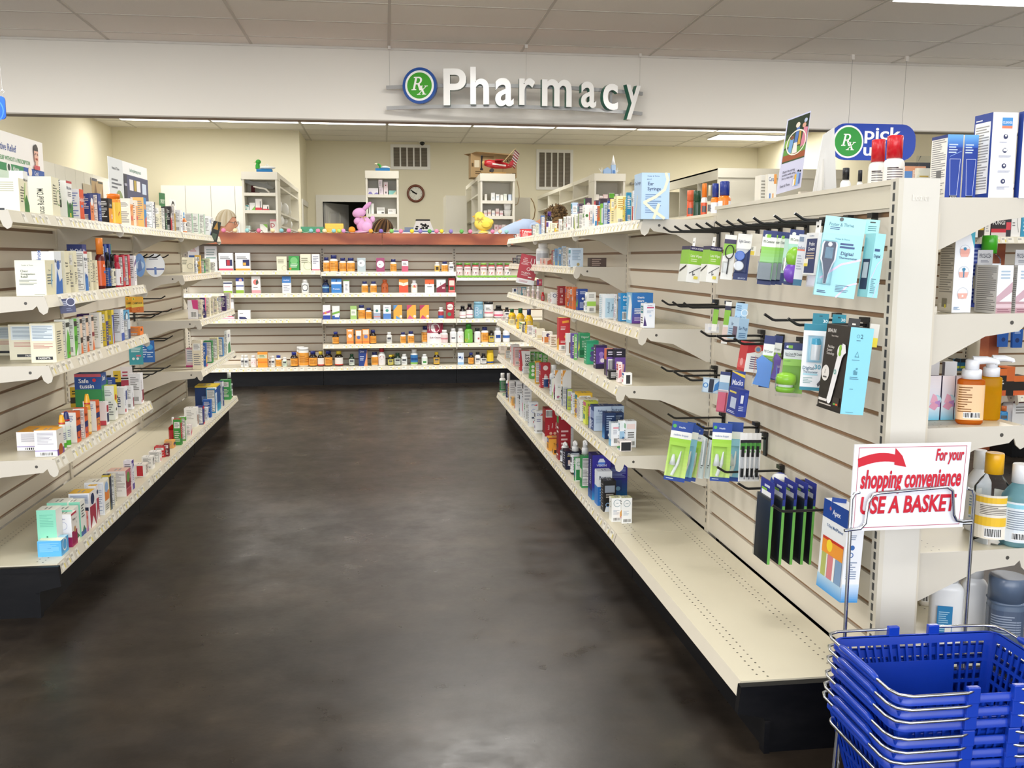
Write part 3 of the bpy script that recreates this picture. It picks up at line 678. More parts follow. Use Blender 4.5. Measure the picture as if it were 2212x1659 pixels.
zz = shM[3][0]+.15*1.0-.067; zfloor[0] = shM[3][0]+15*YI/FPX+.001; goods(817.5, 826, 384, 400, YI, '#f0e6ee', 'medicine_carton', 'small pink-white carton, upper of the two stacked beside the clock', 'carton', 'l .2 .8 .2 .8 4 #a89cb0')
row_goods(shM[3][1], [(797, 808, 436, 458, '#dfe0de', 'binder_pack', 'grey striped pack standing on the middle board near the clock', 'pack', 'r .6 .9 .02 .98 #fafafa;r .3 .4 0 1 #9aa'),
    (814, 831, 444, 458, '#f3f3f1', 'medicine_carton', 'white carton with a small code square on the middle board near the clock', 'carton', 'r .6 .9 .1 .3 #555;l .1 .9 .5 .8 3 #999'),
    (838, 855, 448, 459, '#f3f3f1', 'medicine_carton', 'low white carton at the right of the middle board near the clock', 'carton', 'l .1 .6 .4 .7 2 #888')])
row_goods(shM[3][2], [(846, 853, 491, 503, '#f3f3ee', 'medicine_carton', 'small white carton on the low board beside the brown-haired person', 'carton', ''), (854, 860, 492, 503, '#ecece6', 'medicine_carton', 'narrow white carton on the low board beside the brown-haired person', 'carton', '')])
row_goods(sh3[3][0], [(1047, 1052, 413, 427, '#f3f1ea', 'pill_box', 'white carton first from the left on the upper board below the cardboard box', 'carton', ''), (1061, 1069, 410, 427, '#f1f3f3', 'pill_box', 'white carton second from the left on the upper board below the cardboard box', 'carton', 'r .2 .8 .2 .5 #cfd8e0'),
    (1071, 1079, 413, 427, '#f1f3f3', 'pill_box', 'white carton third from the left on the upper board below the cardboard box', 'carton', 'r .2 .8 .5 .7 #bcd'), (1081, 1087, 414, 427, '#f3f1ec', 'pill_box', 'white carton fourth from the left on the upper board below the cardboard box', 'carton', ''),
    (1088, 1095, 412, 427, '#e9efe6', 'pill_box', 'white carton fifth from the left on the upper board below the cardboard box', 'carton', ''), (1098, 1105, 413, 427, '#cfdcf0', 'pill_box', 'pale blue carton at the right of the upper board below the cardboard box', 'carton', '')])
row_goods(sh3[3][1], [(1045+k*8.6, 1052+k*8.6, 449-2*(k % 2)-(k == 3)*2, 461, ('#f4efec', '#f1e9e6', '#f4f2ee', '#f0e3e2', '#efe6e9')[k], 'pill_box', 'small white carton %s from the left on the middle board below the cardboard box' % ORD[k], 'carton', 'b .3 .6 %s' % ('#e9c6c6', '#e5b9b0', '#d8d8e6', '#d9a9a9', '#dcb0b8')[k]) for k in range(5)])
row_goods(sh3[3][2], [(1068+k*8.2, 1075.5+k*8.2, 480+(k % 2), 495, ('#ead0d2', '#e0bdc2', '#efe3e2', '#e6b9bd', '#dba6ad')[k], 'pill_box', 'pink carton %s from the left on the low board behind the yellow chick' % ORD[k], 'carton', 'r .3 .7 .4 .7 %s' % ('#b77', '#c88', '#722', '#c77', '#b66')[k]) for k in range(5)])
for k, (z, py) in enumerate(((sh3[3][1], 461), (sh3[3][1]+.077, 447))):
    x = atY(1096, 461, YI+.12).x
    q = empty('storage_tub', (x, YI+.13, z), 0, ('white lidded tub, lower of the stacked pair behind the chick', 'white lidded tub, upper of the stacked pair behind the chick')[k], 'tub')
    MB().lathe([(.036, 0), (.044, .06), (.044, .062)], 16, '#f3f4f4', 0, (0, 0, 0), 1, .8, .5).build('tub', 'plastic', q); MB().lathe([(.049, .0625), (.049, .074), (.03, .076)], 16, '#f8f8f8', 0, (0, 0, 0), 1, .8, .5).build('lid', 'plastic', q)
row_goods(sh4[3][0], [(1287, 1294, 413, 429, '#efe9e4', 'pill_box', 'cream carton first from the left on the board below the church', 'carton', ''), (1295, 1302, 416, 429, '#f3eeee', 'pill_box', 'white carton with a red circle second from the left below the church', 'carton', 'o .5 .5 .4 #c66 .8'), (1303, 1313, 413, 429, '#f0d9d9', 'pill_box', 'pinkish carton third from the left below the church', 'carton', ''), (1316, 1327, 410, 429, '#f2f2ee', 'pill_box', 'white carton with a green block below the church', 'carton', 'r 0 1 .4 .95 #67b53c'), (1329, 1336, 412, 429, '#f0efea', 'pill_box', 'white carton right of the green one below the church', 'carton', 'l .2 .8 .4 .6 2 #aaa'), (1339, 1345, 411, 429, '#f3f1ee', 'pill_box', 'white and black carton at the right end below the church', 'carton', 'r 0 .6 .3 .7 #333')])
x, z = PXY(1265, 425, 13.0); tag(printed_box(MB(), -.05, .05, 0, .06, 0, .13, '#f2efe8', {'F': 'r .1 .6 .35 .9 #333'}).build('pill_box', 'card', None, (x, 13.0, sh4[3][0]+.10)), 'white and black carton alone in a side bay of the church shelving', 'carton')
# bags in the side bays of the left unit
r0 = random.Random(4)
for k, (dy, row) in enumerate(((.5, 0), (1.5, 0), (.6, 1), (1.6, 1))):
    z = (shL[3][0]-.20, shL[3][1]-.16)[row]; g = MB()
    for i in range(5): g.ball((.11+r0.uniform(-.02, .02), dy+i*.11-.1, .05+r0.uniform(0, .05)), (.055, .05, .05+r0.uniform(0, .03)), 8, 6, '#ebebe8')
    tag(g.build('paper_bag', 'matte', None, ((shL[1]+shL[2])/2, YI, z)), 'crumpled white bag in the side bay of the left shelving, %s' % ('upper near bay', 'upper far bay', 'lower near bay', 'lower far bay')[k], 'bag')
# grey wooden animal on a dark stand
x, z = PXY(560, 414, YI+.1); z = shL[3][0]
t = empty('wooden_animal', (x, YI+.12, z), 0, 'grey and white wooden fox-like animal leaning on a dark stand', 'ornament')
pts = [(-.20, .155), (-.195, .175), (-.17, .185), (-.14, .175), (-.10, .14), (-.04, .125), (.03, .115), (.07, .11), (.095, .125), (.10, .10), (.15, .075), (.165, .065), (.155, .05), (.10, .052), (.05, .06), (.0, .075), (-.05, .085), (-.10, .095), (-.15, .115), (-.19, .135)]
MB().prism(pts[::-1], -.015, .015, 'y', '#8d8f8f').build('body', 'matte', t)
MB().prism([(-.06, .083), (.02, .068), (.08, .055), (.12, .01), (.105, .008), (.06, .042), (-.02, .055), (-.07, .07)][::-1], -.018, .018, 'y', '#f1efe9').build('belly', 'matte', t)
MB().box(-.12, .0, -.03, .03, 0, .012, '#4a1e22').box(-.09, -.05, -.012, .012, .012, .085, '#4a1e22').build('stand', 'matte', t)
# bird ornaments on blue blocks
for (pa, pb, py, yy, lab, wing) in ((555, 588, 370, YI+.12, 'green-headed duck ornament on a blue block, over the animal shelving', 1), (811, 842, 368, YI+.12, 'green bird ornament on a blue block, near the wall vent', .6)):
    xa, xb = atY(pa, py, yy).x, atY(pb, py, yy).x; zt = (shL if pa < 700 else shM)[4]; w = (xb-xa)/2
    t = empty('bird_ornament', ((xa+xb)/2, yy, zt), 0, lab, 'ornament')
    MB().box(-w, w, -.05, .05, 0, .036, '#2f74ad').build('block', 'matte', t)
    MB().ball((.03, 0, .036+.02*wing), (.085*wing+.01, .035, .02*wing), 14, 8, '#e3e5e0').build('body', 'matte', t)
    if wing == 1: MB().tube([(-.07, 0, .045), (-.075, 0, .08), (-.07, 0, .105)], [.03, .024, .018], 10, '#3b9a3e').ball((-.066, 0, .12), (.03, .026, .027), 12, 8, '#3f9e40').build('head', 'matte', t); bk = (-.095, .12)
    else: MB().tube([(-.02, 0, .04), (-.03, 0, .07), (-.055, 0, .088)], [.017, .013, .01], 8, '#3f9e40').build('head', 'matte', t); bk = (-.062, .088)
    MB().lathe([(.010, 0), (.001, .035)], 8, '#e8e1c0').build('beak', 'matte', t, (bk[0], 0, bk[1])).rotation_euler.y = -PI/2
    MB().tube([(.0, 0, .06), (.03, 0, .075*wing+.02), (.06, 0, .06)], .004, 6, '#dfe3e6').build('wing_wire', 'matte', t)
# cardboard box, red toy aeroplane, little flag
yy = YI+.55; xa, za = PXY(1017, 384, yy); xb, zb = PXY(1116, 384, yy); h = atY(1060, 332, yy).z-za
t = empty('cardboard_box', ((xa+xb)/2, yy, sh3[4]), 0, 'open brown cardboard box on top of the storage shelving', 'box'); w = (xb-xa)/2; h = atY(1060, 332, yy).z-sh3[4]
printed_box(MB(), -w, w, 0, .30, 0, h, '#a98f68', {'F': 'r .08 .19 .42 .72 #d9cfb4;r .2 .27 .3 .38 #333;t 25454 .80 .70 .16 #4a3d2a .3;l .25 .5 .78 .9 2 #6b5738;r .02 .06 .45 .6 #5d4a30;l .1 .24 .12 .28 2 #5d4a30;r .9 .98 .05 .2 #6b5738'}).build('carton_body', 'matte', t)
for a, b, c in ((-w, w, -.10), ): MB().add([(-w, 0, h), (w, 0, h), (w-.02, -.10, h-.03), (-w+.06, -.09, h+.012)], [(0, 1, 2, 3), (3, 2, 1, 0)], '#b79b72').build('flap', 'matte', t)
MB().add([(-w, 0, h), (-w, .3, h), (-w-.07, .28, h+.02), (-w-.08, .02, h-.01)], [(0, 1, 2, 3), (3, 2, 1, 0)], '#b0946c').build('flap', 'matte', t)
x, z = PXY(1072, 362, YI+.1)
t = empty('toy_aeroplane', (x, YI+.14, sh3[4]), 0, 'red wooden toy aeroplane with a white stripe on a wood block', 'toy')
MB().box(-.07, .12, -.03, .03, 0, .026, '#c39a62').build('block', 'matte', t)
MB().lathe([(.012, -.16), (.03, -.155), (.045, -.11), (.05, -.02), (.035, .10), (.012, .17)], 16, '#b3262c', 0, (0, 0, 0)).build('fuselage', 'plastic', t, (.02, 0, .115)).rotation_euler = (0, PI/2+.12, 0)
MB().box(-.06, .10, -.0505, .0505, .105, .122, '#f2eee6').build('stripe', 'plastic', t).rotation_euler.y = .12
MB().box(-.02, .07, -.17, .17, .150, .160, '#a82329').build('wing', 'plastic', t)
MB().prism([(.14, .10), (.20, .10), (.215, .16), (.18, .165)], -.005, .005, 'y', '#a82329').build('tail_fin', 'plastic', t)
MB().ball((-.15, 0, .135), .022, 10, 7, '#e8cf86').build('nose', 'plastic', t)
MB().tube([(-.172, 0, .05), (-.172, 0, .135), (-.172, 0, .22)], [.010, .006, .014], 8, '#1f1f22').build('propeller', 'plastic', t).rotation_euler.x = .3
for yo in (-.04, .04): MB().lathe([(.02, -.006), (.024, 0), (.02, .006)], 14, '#2a2224').build('wheel', 'plastic', t, (-.05, yo, .046)).rotation_euler.x = PI/2
t = empty('toy_flag', (x+.11, YI+.18, sh3[4]), 0, 'small stars and stripes flag stuck up beside the red aeroplane', 'flag')
MB().tube([(-.02, 0, .15), (.13, 0, .31)], .004, 6, '#cdb98c').build('stick', 'matte', t); MB().tube([(-.02, 0, .0), (-.02, 0, .15)], .004, 6, '#cdb98c').build('stick', 'matte', t)
g = MB(); P = lambda u, v: Vector((.03+.075*u+.06*v+.02*(1-v)+.0*u, -.004+.004*math.sin(5*u), .155+.15*v-.03*u)); P = lambda u, v: (.075+.10*u*.55+.055*v-.01, -.006+.004*math.sin(6*v), .12+.175*v-.05*u)
for i in range(13): g.add([P(0, i/13), P(1, i/13), P(1, (i+1)/13), P(0, (i+1)/13)], [(0, 1, 2, 3), (3, 2, 1, 0)], '#b5303a' if i % 2 == 0 else '#eee8e2')
q = lambda u, v: tuple(a+b for a, b in zip(P(u, v), (0, -.0008, 0)))
g.add([q(0, 6/13), q(1, 6/13), q(1, 1), q(0, 1)], [(0, 1, 2, 3), (3, 2, 1, 0)], '#3b4a68')
for i in range(4):
    for j in range(5): u, v = .12+.25*i, .50+.1*j; g.add([tuple(a+b for a, b in zip(P(u+du, v+dv), (0, -.0014, 0))) for du, dv in ((-.04, 0), (0, -.015), (.04, 0), (0, .015))], [(0, 1, 2, 3)], '#eee')
g.build('flag_cloth', 'matte', t)
# little church model
x, z = PXY(1316, 375, YI+.12); zt = sh4[4]
t = empty('church_model', (x, YI+.13, zt), 0, 'pale blue and white model church with a steeple and bare trees', 'ornament')
MB().box(-.13, .13, -.05, .05, 0, .006, '#77787a').build('base', 'matte', t)
MB().prism([(-.07, .006), (.02, .006), (.02, .055), (-.025, .085), (-.07, .055)], -.03, .03, 'y', '#9db9de').build('nave', 'matte', t)
MB().box(.025, .075, -.03, .03, .006, .11, '#a9c3e4').box(.035, .065, -.031, -.03, .012, .05, '#5e86c2').build('tower', 'matte', t)
MB().lathe([(.034, 0), (.001, .12)], 4, '#f1f2f3', a0=PI/4).build('steeple', 'matte', t, (.05, 0, .11))
for xo in (-.095, .095):
    g = MB().tube([(0, 0, .006), (0, 0, .04)], .004, 6, '#eef0f2')
    for a in range(6): g.tube([(0, 0, .03), (.035*math.cos(a*PI/2.5-.2), .01*math.sin(a), .055+.03*abs(math.sin(a*PI/2.5)))], [.003, .001], 5, '#eef0f2')
    g.build('tree', 'matte', t, (xo, 0, 0))
# ---- wall things at the back
def wall_vent(px0, px1, py0, py1, label):
    a, b = atY(px0, py1, YB2), atY(px1, py0, YB2); w, h = (b.x-a.x)/2, b.z-a.z
    t = empty('wall_vent', ((a.x+b.x)/2, YB2, a.z), 0, label, 'vent', 'white wall vents high on the back wall')
    MB().box(-w+.04, w-.04, -.006, -.002, .04, h-.04, '#6d675e').build('backing', 'matte', t)
    g = MB().box(-w, w, -.02, 0, 0, .05, '#e7e6e1').box(-w, w, -.02, 0, h-.05, h, '#e7e6e1').box(-w, -w+.05, -.02, 0, .05, h-.05, '#e7e6e1').box(w-.05, w, -.02, 0, .05, h-.05, '#e7e6e1'); g.build('frame', 'paintmetal', t)
    for k in range(1, 5): x = -w+.05+(2*w-.1)*k/5; MB().box(x-.012, x+.012, -.018, -.004, .05, h-.05, '#e2e1dc').build('bar', 'paintmetal', t)
    g = MB(); n = int((h-.1)/.022)
    for k in range(n): z = .05+(h-.1)*(k+.5)/n; g.add([(-w+.05, -.012, z-.008), (w-.05, -.012, z-.008), (w-.05, -.006, z+.006), (-w+.05, -.006, z+.006)], [(0, 1, 2, 3)], '#857e72')
    g.build('louvre', 'matte', t)
wall_vent(844, 929, 313, 366, 'white wall vent beside the security camera')
wall_vent(1158, 1238, 324, 410, 'tall white wall vent right of the cardboard box')
c0 = atY(898, 418, YB2); r = 18.8*YB2/FPX
t = empty('wall_clock', (c0.x, YB2, c0.z), 0, 'round wall clock with a brown wooden rim', 'clock')
MB().lathe([(r, 0), (r, .02), (r*.93, .04), (r*.75, .035), (r*.73, .004)], 40, '#6e3a22', cap=0).build('rim', 'plastic', t).rotation_euler.x = PI/2
g = MB().lathe([(r*.79, .0), (r*.79, .016)], 36, '#e0e0d6')
for k in range(12):
    a = 2*PI*k/12; vs, fs, x0, x1, y0, y1 = glyphs(str(12 if k == 0 else k), 2, .01); sc = r*.15
    g.add([(r*.63*math.sin(a)+(x-(x0+x1)/2)*sc, r*.63*math.cos(a)+(y-(y0+y1)/2)*sc, .0165) for x, y in vs], fs, '#4a4a46')
g.build('dial', 'matte', t).rotation_euler.x = PI/2
for a, L, w in ((math.radians(-62), .45, .012), (math.radians(-55), .66, .008)):
    MB().box(-w, w, -.0, .002, -.02, L*r, '#3a3a38').build('hand', 'matte', t, (0, -.020, 0)).rotation_euler.y = a
MB().box(-.001, .001, -.0, .002, -.06, .62*r, '#b9a59a').build('hand', 'matte', t, (0, -.0225, 0)).rotation_euler.y = math.radians(210)
c0 = atY(912, 309, YB2-.1)
t = empty('security_camera', (c0.x, YB2-.1, c0.z), 0, 'small white security camera with a black lens under the pharmacy ceiling', 'camera')
MB().lathe([(.05, .0), (.058, .02), (.058, .10), (.05, ZC-c0.z-.01)], 18, '#e9e8e4').build('housing', 'plastic', t)
MB().ball((0, -.02, .0), .042, 16, 10, '#17181a').build('lens', 'plastic', t)
a, b = atY(1369, 411, YB2), atY(1397, 387, YB2)
t = empty('exit_sign', (a.x, YB2, a.z), 0, 'white exit sign with red letters, partly behind the pale blue carton', 'sign'); w, h = b.x-a.x+.12, b.z-a.z
MB().box(0, w, -.05, 0, 0, h, '#e4e1d8').build('housing', 'plastic', t)
g = MB(); art(g, 't EXIT .5 .5 .62 #e8362c .86', w, h, lambda u, v, k: (w*u, -.0502-EPS*k, h*v)); g.build('lettering', 'red_glow', t)
MB().tube([(-.05, -.04, h*.55), (0, -.03, h*.55)], .012, 8, '#8c8a85').ball((-.06, -.05, h*.55), .03, 10, 7, '#9b9992').build('lamp_head', 'plastic', t)
# wall cabinets on the left wall and on the wall left of the step
xf = XL0+.34; ca = atX(96, 346, xf); cb = atX(239, 388, xf); zt = (ca.z+cb.z)/2
seams = [atX(px, py, xf).y for px, py in ((40, 330), (80, 343), (118, 354), (140, 360), (162, 366), (181, 372), (200, 378), (238, 388))]
for k in range(0, len(seams)-1):
    ya, yb = seams[k], seams[k+1]
    t = empty('wall_cabinet', (XL0, (ya+yb)/2, zt-.76), 0, 'white wall cabinet on the left pharmacy wall, %s from the front' % ORD[k], 'cabinet', 'white cabinets on the left pharmacy wall')
    h = (yb-ya)/2
    MB().box(0, .32, -h+.001, h-.001, 0, .76, '#dedcd3').build('body', 'paintmetal', t)
    d = MB().box(.321, .34, -h+.003, h-.003, .003, .757, '#e3e1d8').build('door', 'paintmetal', t)
    MB().box(.341, .355, h-.05, h-.04, .05, .16, '#b8b7b2').build('handle', 'chrome', d)
yf = YB1-.34; sx = [347, 400, 455, 507, 524]
zt = atY(450, 401, yf).z
for k in range(4):
    a, b = atY(sx[k], 410, yf).x, atY(sx[k+1], 410, yf).x
    t = empty('wall_cabinet', ((a+b)/2, yf, zt-.8), 0, 'white wall cabinet behind the grey-haired person, %s from the left' % ORD[k], 'cabinet', 'white cabinets on the back left wall'); w = (b-a)/2
    MB().box(-w+.001, w-.001, .02, .34, 0, .8, '#e6e4db').build('body', 'paintmetal', t); d = MB().box(-w+.003, w-.003, 0, .019, .003, .797, '#efeee6').build('door', 'paintmetal', t)
    xx = w-.05 if k % 2 == 0 else -w+.04
    MB().box(xx, xx+.012, -.025, -.012, .10, .28, '#a9a8a3').build('handle', 'chrome', d)
a = atX(180, 403, xf+.012); b = atX(201, 415, xf+.012)
tag(MB().box(0, .003, a.y, b.y+.0, -.2, 0, '#cfc3ad').build('taped_note', 'matte', None, (xf+.006, 0, a.z+.04)), 'beige note taped to a white cabinet door on the left wall', 'note')
a = atX(197, 382, xf+.012); b = atX(236, 386, xf+.012)
g = MB(); printed_box(g, 0, .004, a.y, b.y, -.42, 0, '#f0efec', {'R': 'r 0 .62 .1 .93 #b79a72;p #7d5a3a .05 .1 .3 .5 .2 .9;p #d8c3a0 .3 .2 .5 .7 .55 .3;p #8f6e4a .35 .1 .6 .8 .55 .1;r .02 .3 .9 .98 #556;r .35 .6 .86 .92 #444'})
tag(g.build('wall_poster', 'card', None, (xf+.006, 0, a.z)), 'photo poster of brown shapes stuck on the white cabinets', 'poster')
# two cream cupboards by the stacked shelving, with cords
for px0, px1, py, yy, lab in ((963, 1009, 422, 12.6, 'cream cupboard left of the storage shelving behind the yellow chick'), (1110, 1146, 426, 12.6, 'cream cupboard right of the storage shelving, beside the bending person')):
    a, b = atY(px0, py, yy), atY(px1, py, yy); w = (b.x-a.x)/2
    t = empty('cupboard', ((a.x+b.x)/2, yy, 0), 0, lab, 'cupboard')
    MB().box(-w, w, .02, .5, 0, a.z, '#e4e1d3').build('body', 'paintmetal', t); d = MB().box(-w+.004, w-.004, 0, .019, .05, a.z-.01, '#e9e6d8').build('door', 'paintmetal', t)
    MB().box(w-.04, w-.03, -.025, -.012, 1.3, 1.45, '#a9a8a3').build('handle', 'chrome', d)
x, z = PXY(1146, 428, 12.58)
tag(MB().tube([(0, 0, z), (.04, 0, z-.06), (.06, 0, z-.15), (.045, 0, z-.25), (.0, 0, z-.32)], .007, 6, '#b39a76').build('cord', 'matte', None, (x+.01, 12.62, 0)), 'brown cord looping down the side of the right cream cupboard', 'cord')
x, z = PXY(1113, 390, 11.7); tag(MB().tube([(0, 0, z), (.025, 0, z-.1), (.03, 0, z-.2), (.01, 0, z-.28), (-.03, 0, z-.3)], .005, 6, '#b39a76').build('cord', 'matte', None, (x+.02, 11.7, 0)), 'brown cord hanging below the cardboard box corner', 'cord')
# ================================================================== ON THE COUNTER LEDGE
ZL = 1.375; YG = 8.74
BEADS = [(483, '#ef8fb4'), (508, '#f3e2b4'), (534, '#9fd4d4'), (559, '#ef86aa'), (589, '#f3e2b4'), (608, '#93cdd3'), (624, '#ef8fb4'), (648, '#f3e6c0'), (672, '#96d2d6'), (687, '#f08fb4'), (701, '#f5e8bd'), (721, '#9bd6dc'), (733, '#bfe070'), (742, '#dba0d8'), (801, '#f0b650'), (823, '#8f78c4'), (846, '#8bcb74'), (866, '#ef8fb4'), (890, '#f2dc4c'), (908, '#9484c8'), (928, '#62b060'), (943, '#f08fb4'), (954, '#f2dc4c'), (974, '#9484c8'), (997, '#6fb862'), (1016, '#ef8fb4'), (1064, '#ef8fb4'), (1080, '#f3d9b8'), (1094, '#9fd4d4')]
t = empty('pompom_garland', (0, YG, ZL), 0, 'string of pastel felt balls lying along the wooden counter ledge', 'garland')
g = MB(); pts = []
for k, (px, c) in enumerate(BEADS):
    x = atY(px, 500, YG).x; pts.append((x, 0, .02+.004*math.sin(k*2.3)))
    MB().ball((x, 0, .0205), .0195, 14, 9, c).build('felt_ball', 'fur', t)
path = []
for a, b in zip(pts, pts[1:]): path += [a, ((a[0]+b[0])/2, -.004, max(.003, .016-.25*(b[0]-a[0])))]
g.tube(path+[pts[-1]], .0016, 5, '#ece8e2').build('string', 'matte', t)
x = atY(760, 500, YG+.03).x; tag(MB().ball((0, 0, .031), .031, 16, 10, '#f0a03c').build('felt_ball', 'fur', None, (x, YG+.06, ZL)), 'large orange felt ball beside the pink rabbit', 'ball')
# plush rabbit and chick, cut flat-ish like felt figures but stuffed
x = atY(785, 500, YG+.1).x
t = empty('toy_rabbit', (x, YG+.10, ZL), 0, 'pink felt rabbit sitting on the counter ledge', 'toy')
Rt = lambda a: Matrix.Rotation(a, 3, 'Y')
MB().ball((.012, 0, .075), (.072, .045, .075), 18, 12, '#dca9d4').ball((-.045, 0, .11), (.04, .035, .035), 12, 8, '#d9a6d0').ball((-.02, .0, .014), (.075, .05, .015), 14, 8, '#d9a6d0').ball((.03, -.03, .06), (.05, .025, .05), 14, 9, '#e0b0da').build('body', 'fur', t)
MB().ball((-.035, 0, .185), (.062, .04, .045), 16, 10, '#dca9d4', M=Rt(-.25)).build('head', 'fur', t)
MB().ball((.035, -.015, .245), (.055, .012, .02), 14, 8, '#d39ccb', M=Rt(-.75)).build('ear', 'fur', t); MB().ball((.03, .018, .24), (.055, .012, .02), 14, 8, '#dca9d4', M=Rt(-.7)).build('ear', 'fur', t)
MB().ball((.085, .01, .13), (.022, .02, .03), 12, 8, '#e2b3dc').build('tail', 'fur', t)
MB().tube([(-.03, -.042, .15), (.0, -.045, .145), (.03, -.042, .155)], .004, 6, '#c4a36a').tube([(.0, -.047, .145), (.02, -.05, .11)], .003, 6, '#c4a36a').build('ribbon', 'matte', t)
x = atY(1042, 505, YG+.1).x
t = empty('toy_chick', (x, YG+.10, ZL), 0, 'yellow felt chick with a twine bow on the counter ledge', 'toy')
MB().ball((.01, 0, .095), (.085, .045, .065), 18, 12, '#f3e06c').ball((.075, 0, .11), (.03, .03, .03), 10, 8, '#f0dc62').ball((-.025, 0, .15), (.05, .04, .055), 16, 10, '#f3e06c').build('body', 'fur', t)
MB().lathe([(.012, 0), (.001, .025)], 8, '#d8b04a').build('beak', 'matte', t, (-.07, 0, .16)).rotation_euler.y = -PI/2
MB().ball((.03, -.04, .085), (.045, .012, .03), 12, 8, '#ead65a').build('wing', 'fur', t)
MB().ball((.01, -.005, .014), (.05, .04, .015), 12, 6, '#f0d866').tube([(.0, 0, .02), (.0, 0, .05)], .012, 8, '#e6cf5c').build('foot', 'fur', t)
g = MB()
for s in (-1, 1): g.tube([(-.025, -.045, .13), (-.025+.02*s, -.05, .15), (-.025+.03*s, -.05, .135), (-.025, -.046, .128), (-.025+.018*s, -.05, .105)], .0035, 6, '#c9a86a')
g.build('twine_bow', 'matte', t)
# green tray and the yellow baskets
xa, xb = atY(652, 500, YG+.16).x, atY(699, 500, YG+.16).x; w = (xb-xa)/2
tag(MB().box(-w, w, -.08, .08, 0, .006, '#1f7d4e').box(-w, w, -.085, -.08, 0, .06, '#238656').box(-w, w, .08, .085, 0, .06, '#238656').box(-w-.005, -w, -.085, .085, 0, .06, '#238656').box(w, w+.005, -.085, .085, 0, .06, '#238656').build('plastic_tray', 'plastic', None, ((xa+xb)/2, YG+.2, ZL)), 'green plastic tray on the ledge left of the yellow baskets', 'tray')
xa, xb = atY(703, 500, YG+.2).x, atY(742, 500, YG+.2).x; w = (xb-xa)/2
for k in range(7):
    g = MB().box(-w+.006, w-.006, -.09, .09, 0, .003, '#f2c619').box(-w+.004, w-.004, -.094, -.09, 0, .012, '#f5cc22').box(-w+.004, w-.004, .09, .094, 0, .012, '#f5cc22').box(-w+.001, -w+.004, -.094, .094, 0, .012, '#f5cc22').box(w-.004, w-.001, -.094, .094, 0, .012, '#f5cc22')
    g.box(-w, w, -.10, -.094, .0105, .0125, '#f8d63a').box(-w, w, .094, .10, .0105, .0125, '#f8d63a')
    tag(g.build('plastic_basket', 'plastic', None, ((xa+xb)/2, YG+.24, ZL+.0131*k)), 'yellow plastic basket, %s from the bottom of its stack on the ledge' % ORD[k], 'basket', 'yellow stacked baskets')
# work things behind the ledge: blue folders, grey monitor back, cow-print lamp
xa, xb = atY(850, 503, 9.5).x, atY(958, 503, 9.5).x
t = empty('till_printer', ((xa+xb)/2, 9.5, 1.02), 0, 'blue-grey office machine just showing over the counter ledge', 'machine'); w = (xb-xa)/2
z = atY(900, 499, 9.5).z-1.02
MB().box(-w, w, -.12, .2, 0, z-.012, '#d7dadb').build('housing', 'plastic', t); MB().box(-w, w, -.121, .2, z-.0118, z, '#3c5a96').build('cover', 'plastic', t)
xa = atY(876, 495, 9.52).x; MB().box(-.06, .06, 0, .06, z, z+.035, '#6c7890').build('display', 'plastic', t, (xa-(xa*0)-t.location.x+.05, 0, 0))
xa, xb = atY(891, 496, 9.5).x, atY(937, 496, 9.5).x; w = (xb-xa)/2; zb = 1.02+z
t = empty('cow_print_box', ((xa+xb)/2, 9.5, zb), 0, 'black and white cow-print box with a dark lid on the office machine', 'box')
hb = atY(910, 477, 9.5).z-zb
g = MB().add([(-w, -.05, 0), (w, -.05, 0), (w*.62, -.04, hb), (-w*.66, -.04, hb), (-w, .06, 0), (w, .06, 0), (w*.62, .05, hb), (-w*.66, .05, hb)], [(0, 1, 2, 3), (1, 5, 6, 2), (5, 4, 7, 6), (4, 0, 3, 7), (3, 2, 6, 7), (4, 5, 1, 0)], '#dcdbd7')
r0 = random.Random(9)
for k in range(16):
    u, v = r0.uniform(-.7, .7), r0.uniform(.12, .82); cx = u*w*(1-.36*v); n = 8
    g.add([(cx+r0.uniform(.008, .02)*math.cos(2*PI*i/n), -.0502+.01*(v+r0.uniform(.006, .011)*math.sin(2*PI*i/n)/hb)-.0004*k*.2, hb*v+r0.uniform(.006, .011)*math.sin(2*PI*i/n)) for i in range(n)], [tuple(range(n))], '#252425')
g.build('cover', 'fur', t); MB().box(-w*.68, w*.64, -.045, .055, hb, hb+.012, '#1d1c1e').build('lid', 'matte', t)
x = atY(548, 495, 9.4).x
t = empty('reading_glasses', (x, 9.45, 1.02), 0, 'coils of brown spectacle cord on a stand behind the ledge', 'cord'); MB().tube([(0, 0, 0), (0, 0, .35)], .006, 6, '#ccc8c0').build('stand', 'plastic', t)
g = MB()
for k in range(4): g.tube([(-.05+.035*k+.028*math.cos(a), .0, .36+.04*math.sin(a)) for a in [i*PI/6 for i in range(13)]], .004, 6, '#6b5348')
g.build('cord_loop', 'plastic', t)
